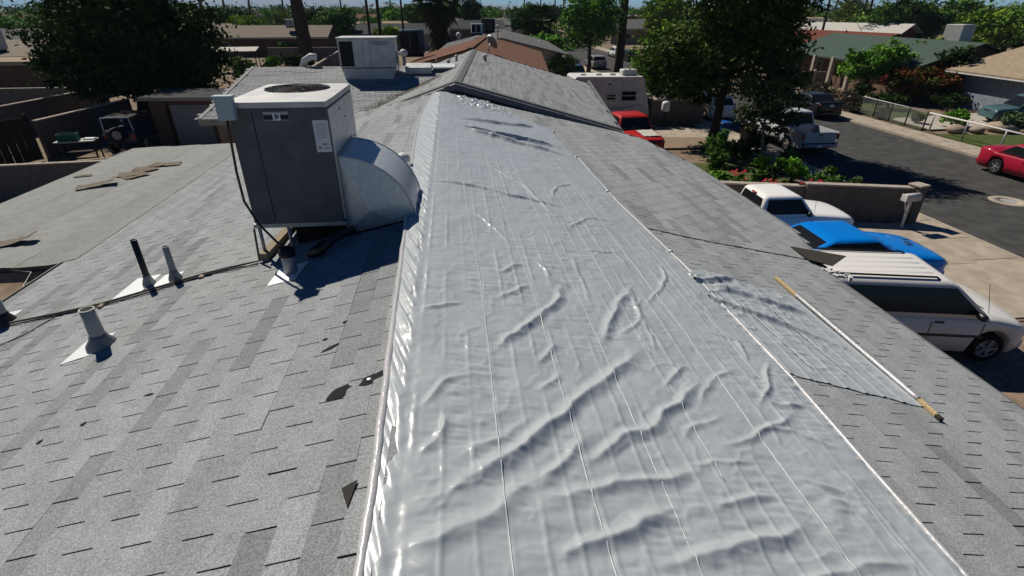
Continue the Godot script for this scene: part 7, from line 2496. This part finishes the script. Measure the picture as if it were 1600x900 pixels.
func build_background() -> void:
	mid_trees()
	# individual trees of the middle distance, sharing a few crowns
	var kinds := []
	for k in 6:
		var lob := make_lobes(500 + k, 8, Vector3(0, 0, 0), Vector3(1, 0.78, 1))
		var cols: Array = [GREEN_MID, GREEN_DARK, GREEN_OLIVE, GREEN_BRIGHT, GREEN_MID, GREEN_OLIVE][k]
		kinds.append(foliage(510 + k, lob, 150, 26, 0.062, cols))
	var trunk := mk(true)
	tube(trunk, [Vector3.ZERO, Vector3(0.05, 0.5, 0), Vector3(0, 1.0, 0)], [0.09, 0.06, 0.04], 6)
	var trunk_mesh := finish(trunk)
	var r := RandomNumberGenerator.new()
	r.seed = 909
	var spots := []
	for i in 120:
		var ang := deg_to_rad(lerpf(-46.0, 54.0, (i + r.randf()) / 120.0))
		var d := lerpf(118.0, 300.0, pow(r.randf(), 0.8))
		var x := sin(ang) * d
		var z := -cos(ang) * d
		if x > 13.0 and x < 30.0 and z > -260.0: continue
		if x > -14.0 and x < 20.0 and z > -175.0: continue
		if x > 24.0 and z > -130.0 and z < -112.0: continue
		spots.append(Vector3(x, 0, z))
	for p in spots:
		var h := 4.6 + 2.9 * r.randf() + (1.6 if r.randf() < 0.15 else 0.0)
		var wd := h * (0.42 + 0.25 * r.randf())
		var t := thing("distant_tree", "distant green tree among the houses below the skyline", "tree", p, r.randf() * TAU, "distant trees of the suburb")
		var o := put("crown", kinds[r.randi() % 6], leaf_mat(), t)
		o.position = Vector3(0, h * 0.58, 0)
		o.scale = Vector3(wd, h * 0.56, wd)
		var b := put("trunk", trunk_mesh, mats["bark"], t)
		b.scale = Vector3(3.2, h * 0.6, 3.2)
	# thin distant palms standing above the tree line
	for q in [[-83.0, -170.0, 11.0], [-76.0, -190.0, 10.5], [-71.0, -178.0, 9.5], [-60.0, -165.0, 11.0], [-56.0, -172.0, 10.0], [-49.0, -180.0, 11.5], [-34.0, -190.0, 11.0], [-20.0, -200.0, 12.0], [26.0, -210.0, 11.5], [33.0, -220.0, 11.0], [36.0, -190.0, 10.0], [96.0, -130.0, 12.0], [100.0, -133.0, 13.5], [107.0, -131.0, 14.0], [88.0, -170.0, 11.5], [-118.0, -150.0, 10.5], [-125.0, -160.0, 11.0], [130.0, -190.0, 12.0]]:
		palm("thin distant palm standing above the far tree line", Vector3(q[0], 0, q[1]), q[2], 0.28, Vector3(r.randfn() * 0.3, 0, 0), 0.75, "thin palms on the skyline", "distant_palm")
	# far houses as simple roofs between the trees
	for i in 26:
		var ang := deg_to_rad(lerpf(-44.0, 50.0, (i + r.randf()) / 26.0))
		var d := lerpf(165.0, 300.0, r.randf())
		var x := sin(ang) * d
		var z := -cos(ang) * d
		if x > 8.0 and x < 34.0: continue
		house("faraway_house", "tiny pale house far off between the distant trees", Vector3(x, 0, z), r.randf() * 3.0, {"L": 16.0, "W": 10.0, "wall": 2.9, "rise": 1.4, "wall_mat": ["stucco_pale", "stucco_tan", "stucco_brown"][i % 3], "roof_mat": ["roof_grey", "roof_tan", "roof_brown", "roof_dark"][i % 4], "over": 0.6}).set_meta("group", "tiny houses far off")
	# the tree mass that closes the view
	var lob2 := []
	for i in 260:
		var ang := deg_to_rad(lerpf(-52.0, 60.0, (i + r.randf()) / 260.0))
		var d := lerpf(310.0, 640.0, r.randf())
		var s := 4.6 + 2.2 * r.randf()
		lob2.append([Vector3(sin(ang) * d, s * 0.62, -cos(ang) * d), Vector3(s * 1.5, s * 0.62, s * 1.2)])
	var belt := put("tree_belt", foliage(700, lob2, 5200, 14, 0.75, GREEN_MID + GREEN_DARK + GREEN_OLIVE, 0.4, 0.6), leaf_mat())
	tag(belt, "far belt of trees along the horizon", "trees", "", "stuff")
	# pale mountains
	for q in [[-1500.0, -5200.0, 1500.0, 150.0, 1], [-500.0, -5600.0, 1100.0, 100.0, 2], [200.0, -5800.0, 900.0, 90.0, 3]]:
		var p := PackedVector3Array()
		var nx := 60
		for j in 3:
			for i in nx:
				var f := i / float(nx - 1)
				var prof := sin(PI * f) * (0.6 + 0.4 * noise.get_noise_2d(f * 3.0, q[4] * 9.0)) + 0.10 * noise.get_noise_2d(f * 9.0, q[4] * 4.0)
				var y: float = maxf(prof, 0.0) * q[3] * (1.0 if j == 1 else 0.0)
				p.append(Vector3(q[0] + (f - 0.5) * q[2] * 2.0, y - 1.0, q[1] - j * 300.0 + 300.0))
		var o := put("hills", grid_mesh(p, nx, 3), mats["hill"])
		tag(o, ["", "hazy blue mountain on the horizon at left", "low hazy mountain on the horizon in the middle", "small hazy hill on the horizon right of the middle"][q[4]], "hill", "", "structure")
	# overhead wires
	for q in [["thin dark wire strung across the sky at left", Vector3(-21.3, 14.0, -83.0), Vector3(-8.0, 12.4, -66.5)], ["thin wire running to the pole behind the maroon roof", Vector3(57.0, 9.2, -85.0), Vector3(96.0, 8.0, -128.0)]]:
		var st := mk(true)
		var pts := []
		for i in 13:
			var f := i / 12.0
			var a: Vector3 = q[1]
			pts.append(a.lerp(q[2], f) - Vector3(0, 4.0 * f * (1.0 - f) * 0.6, 0))
		tube(st, pts, 0.03, 5)
		tag(put("overhead_wire", st, mats["black_metal"]), q[0], "wire", "overhead wires")
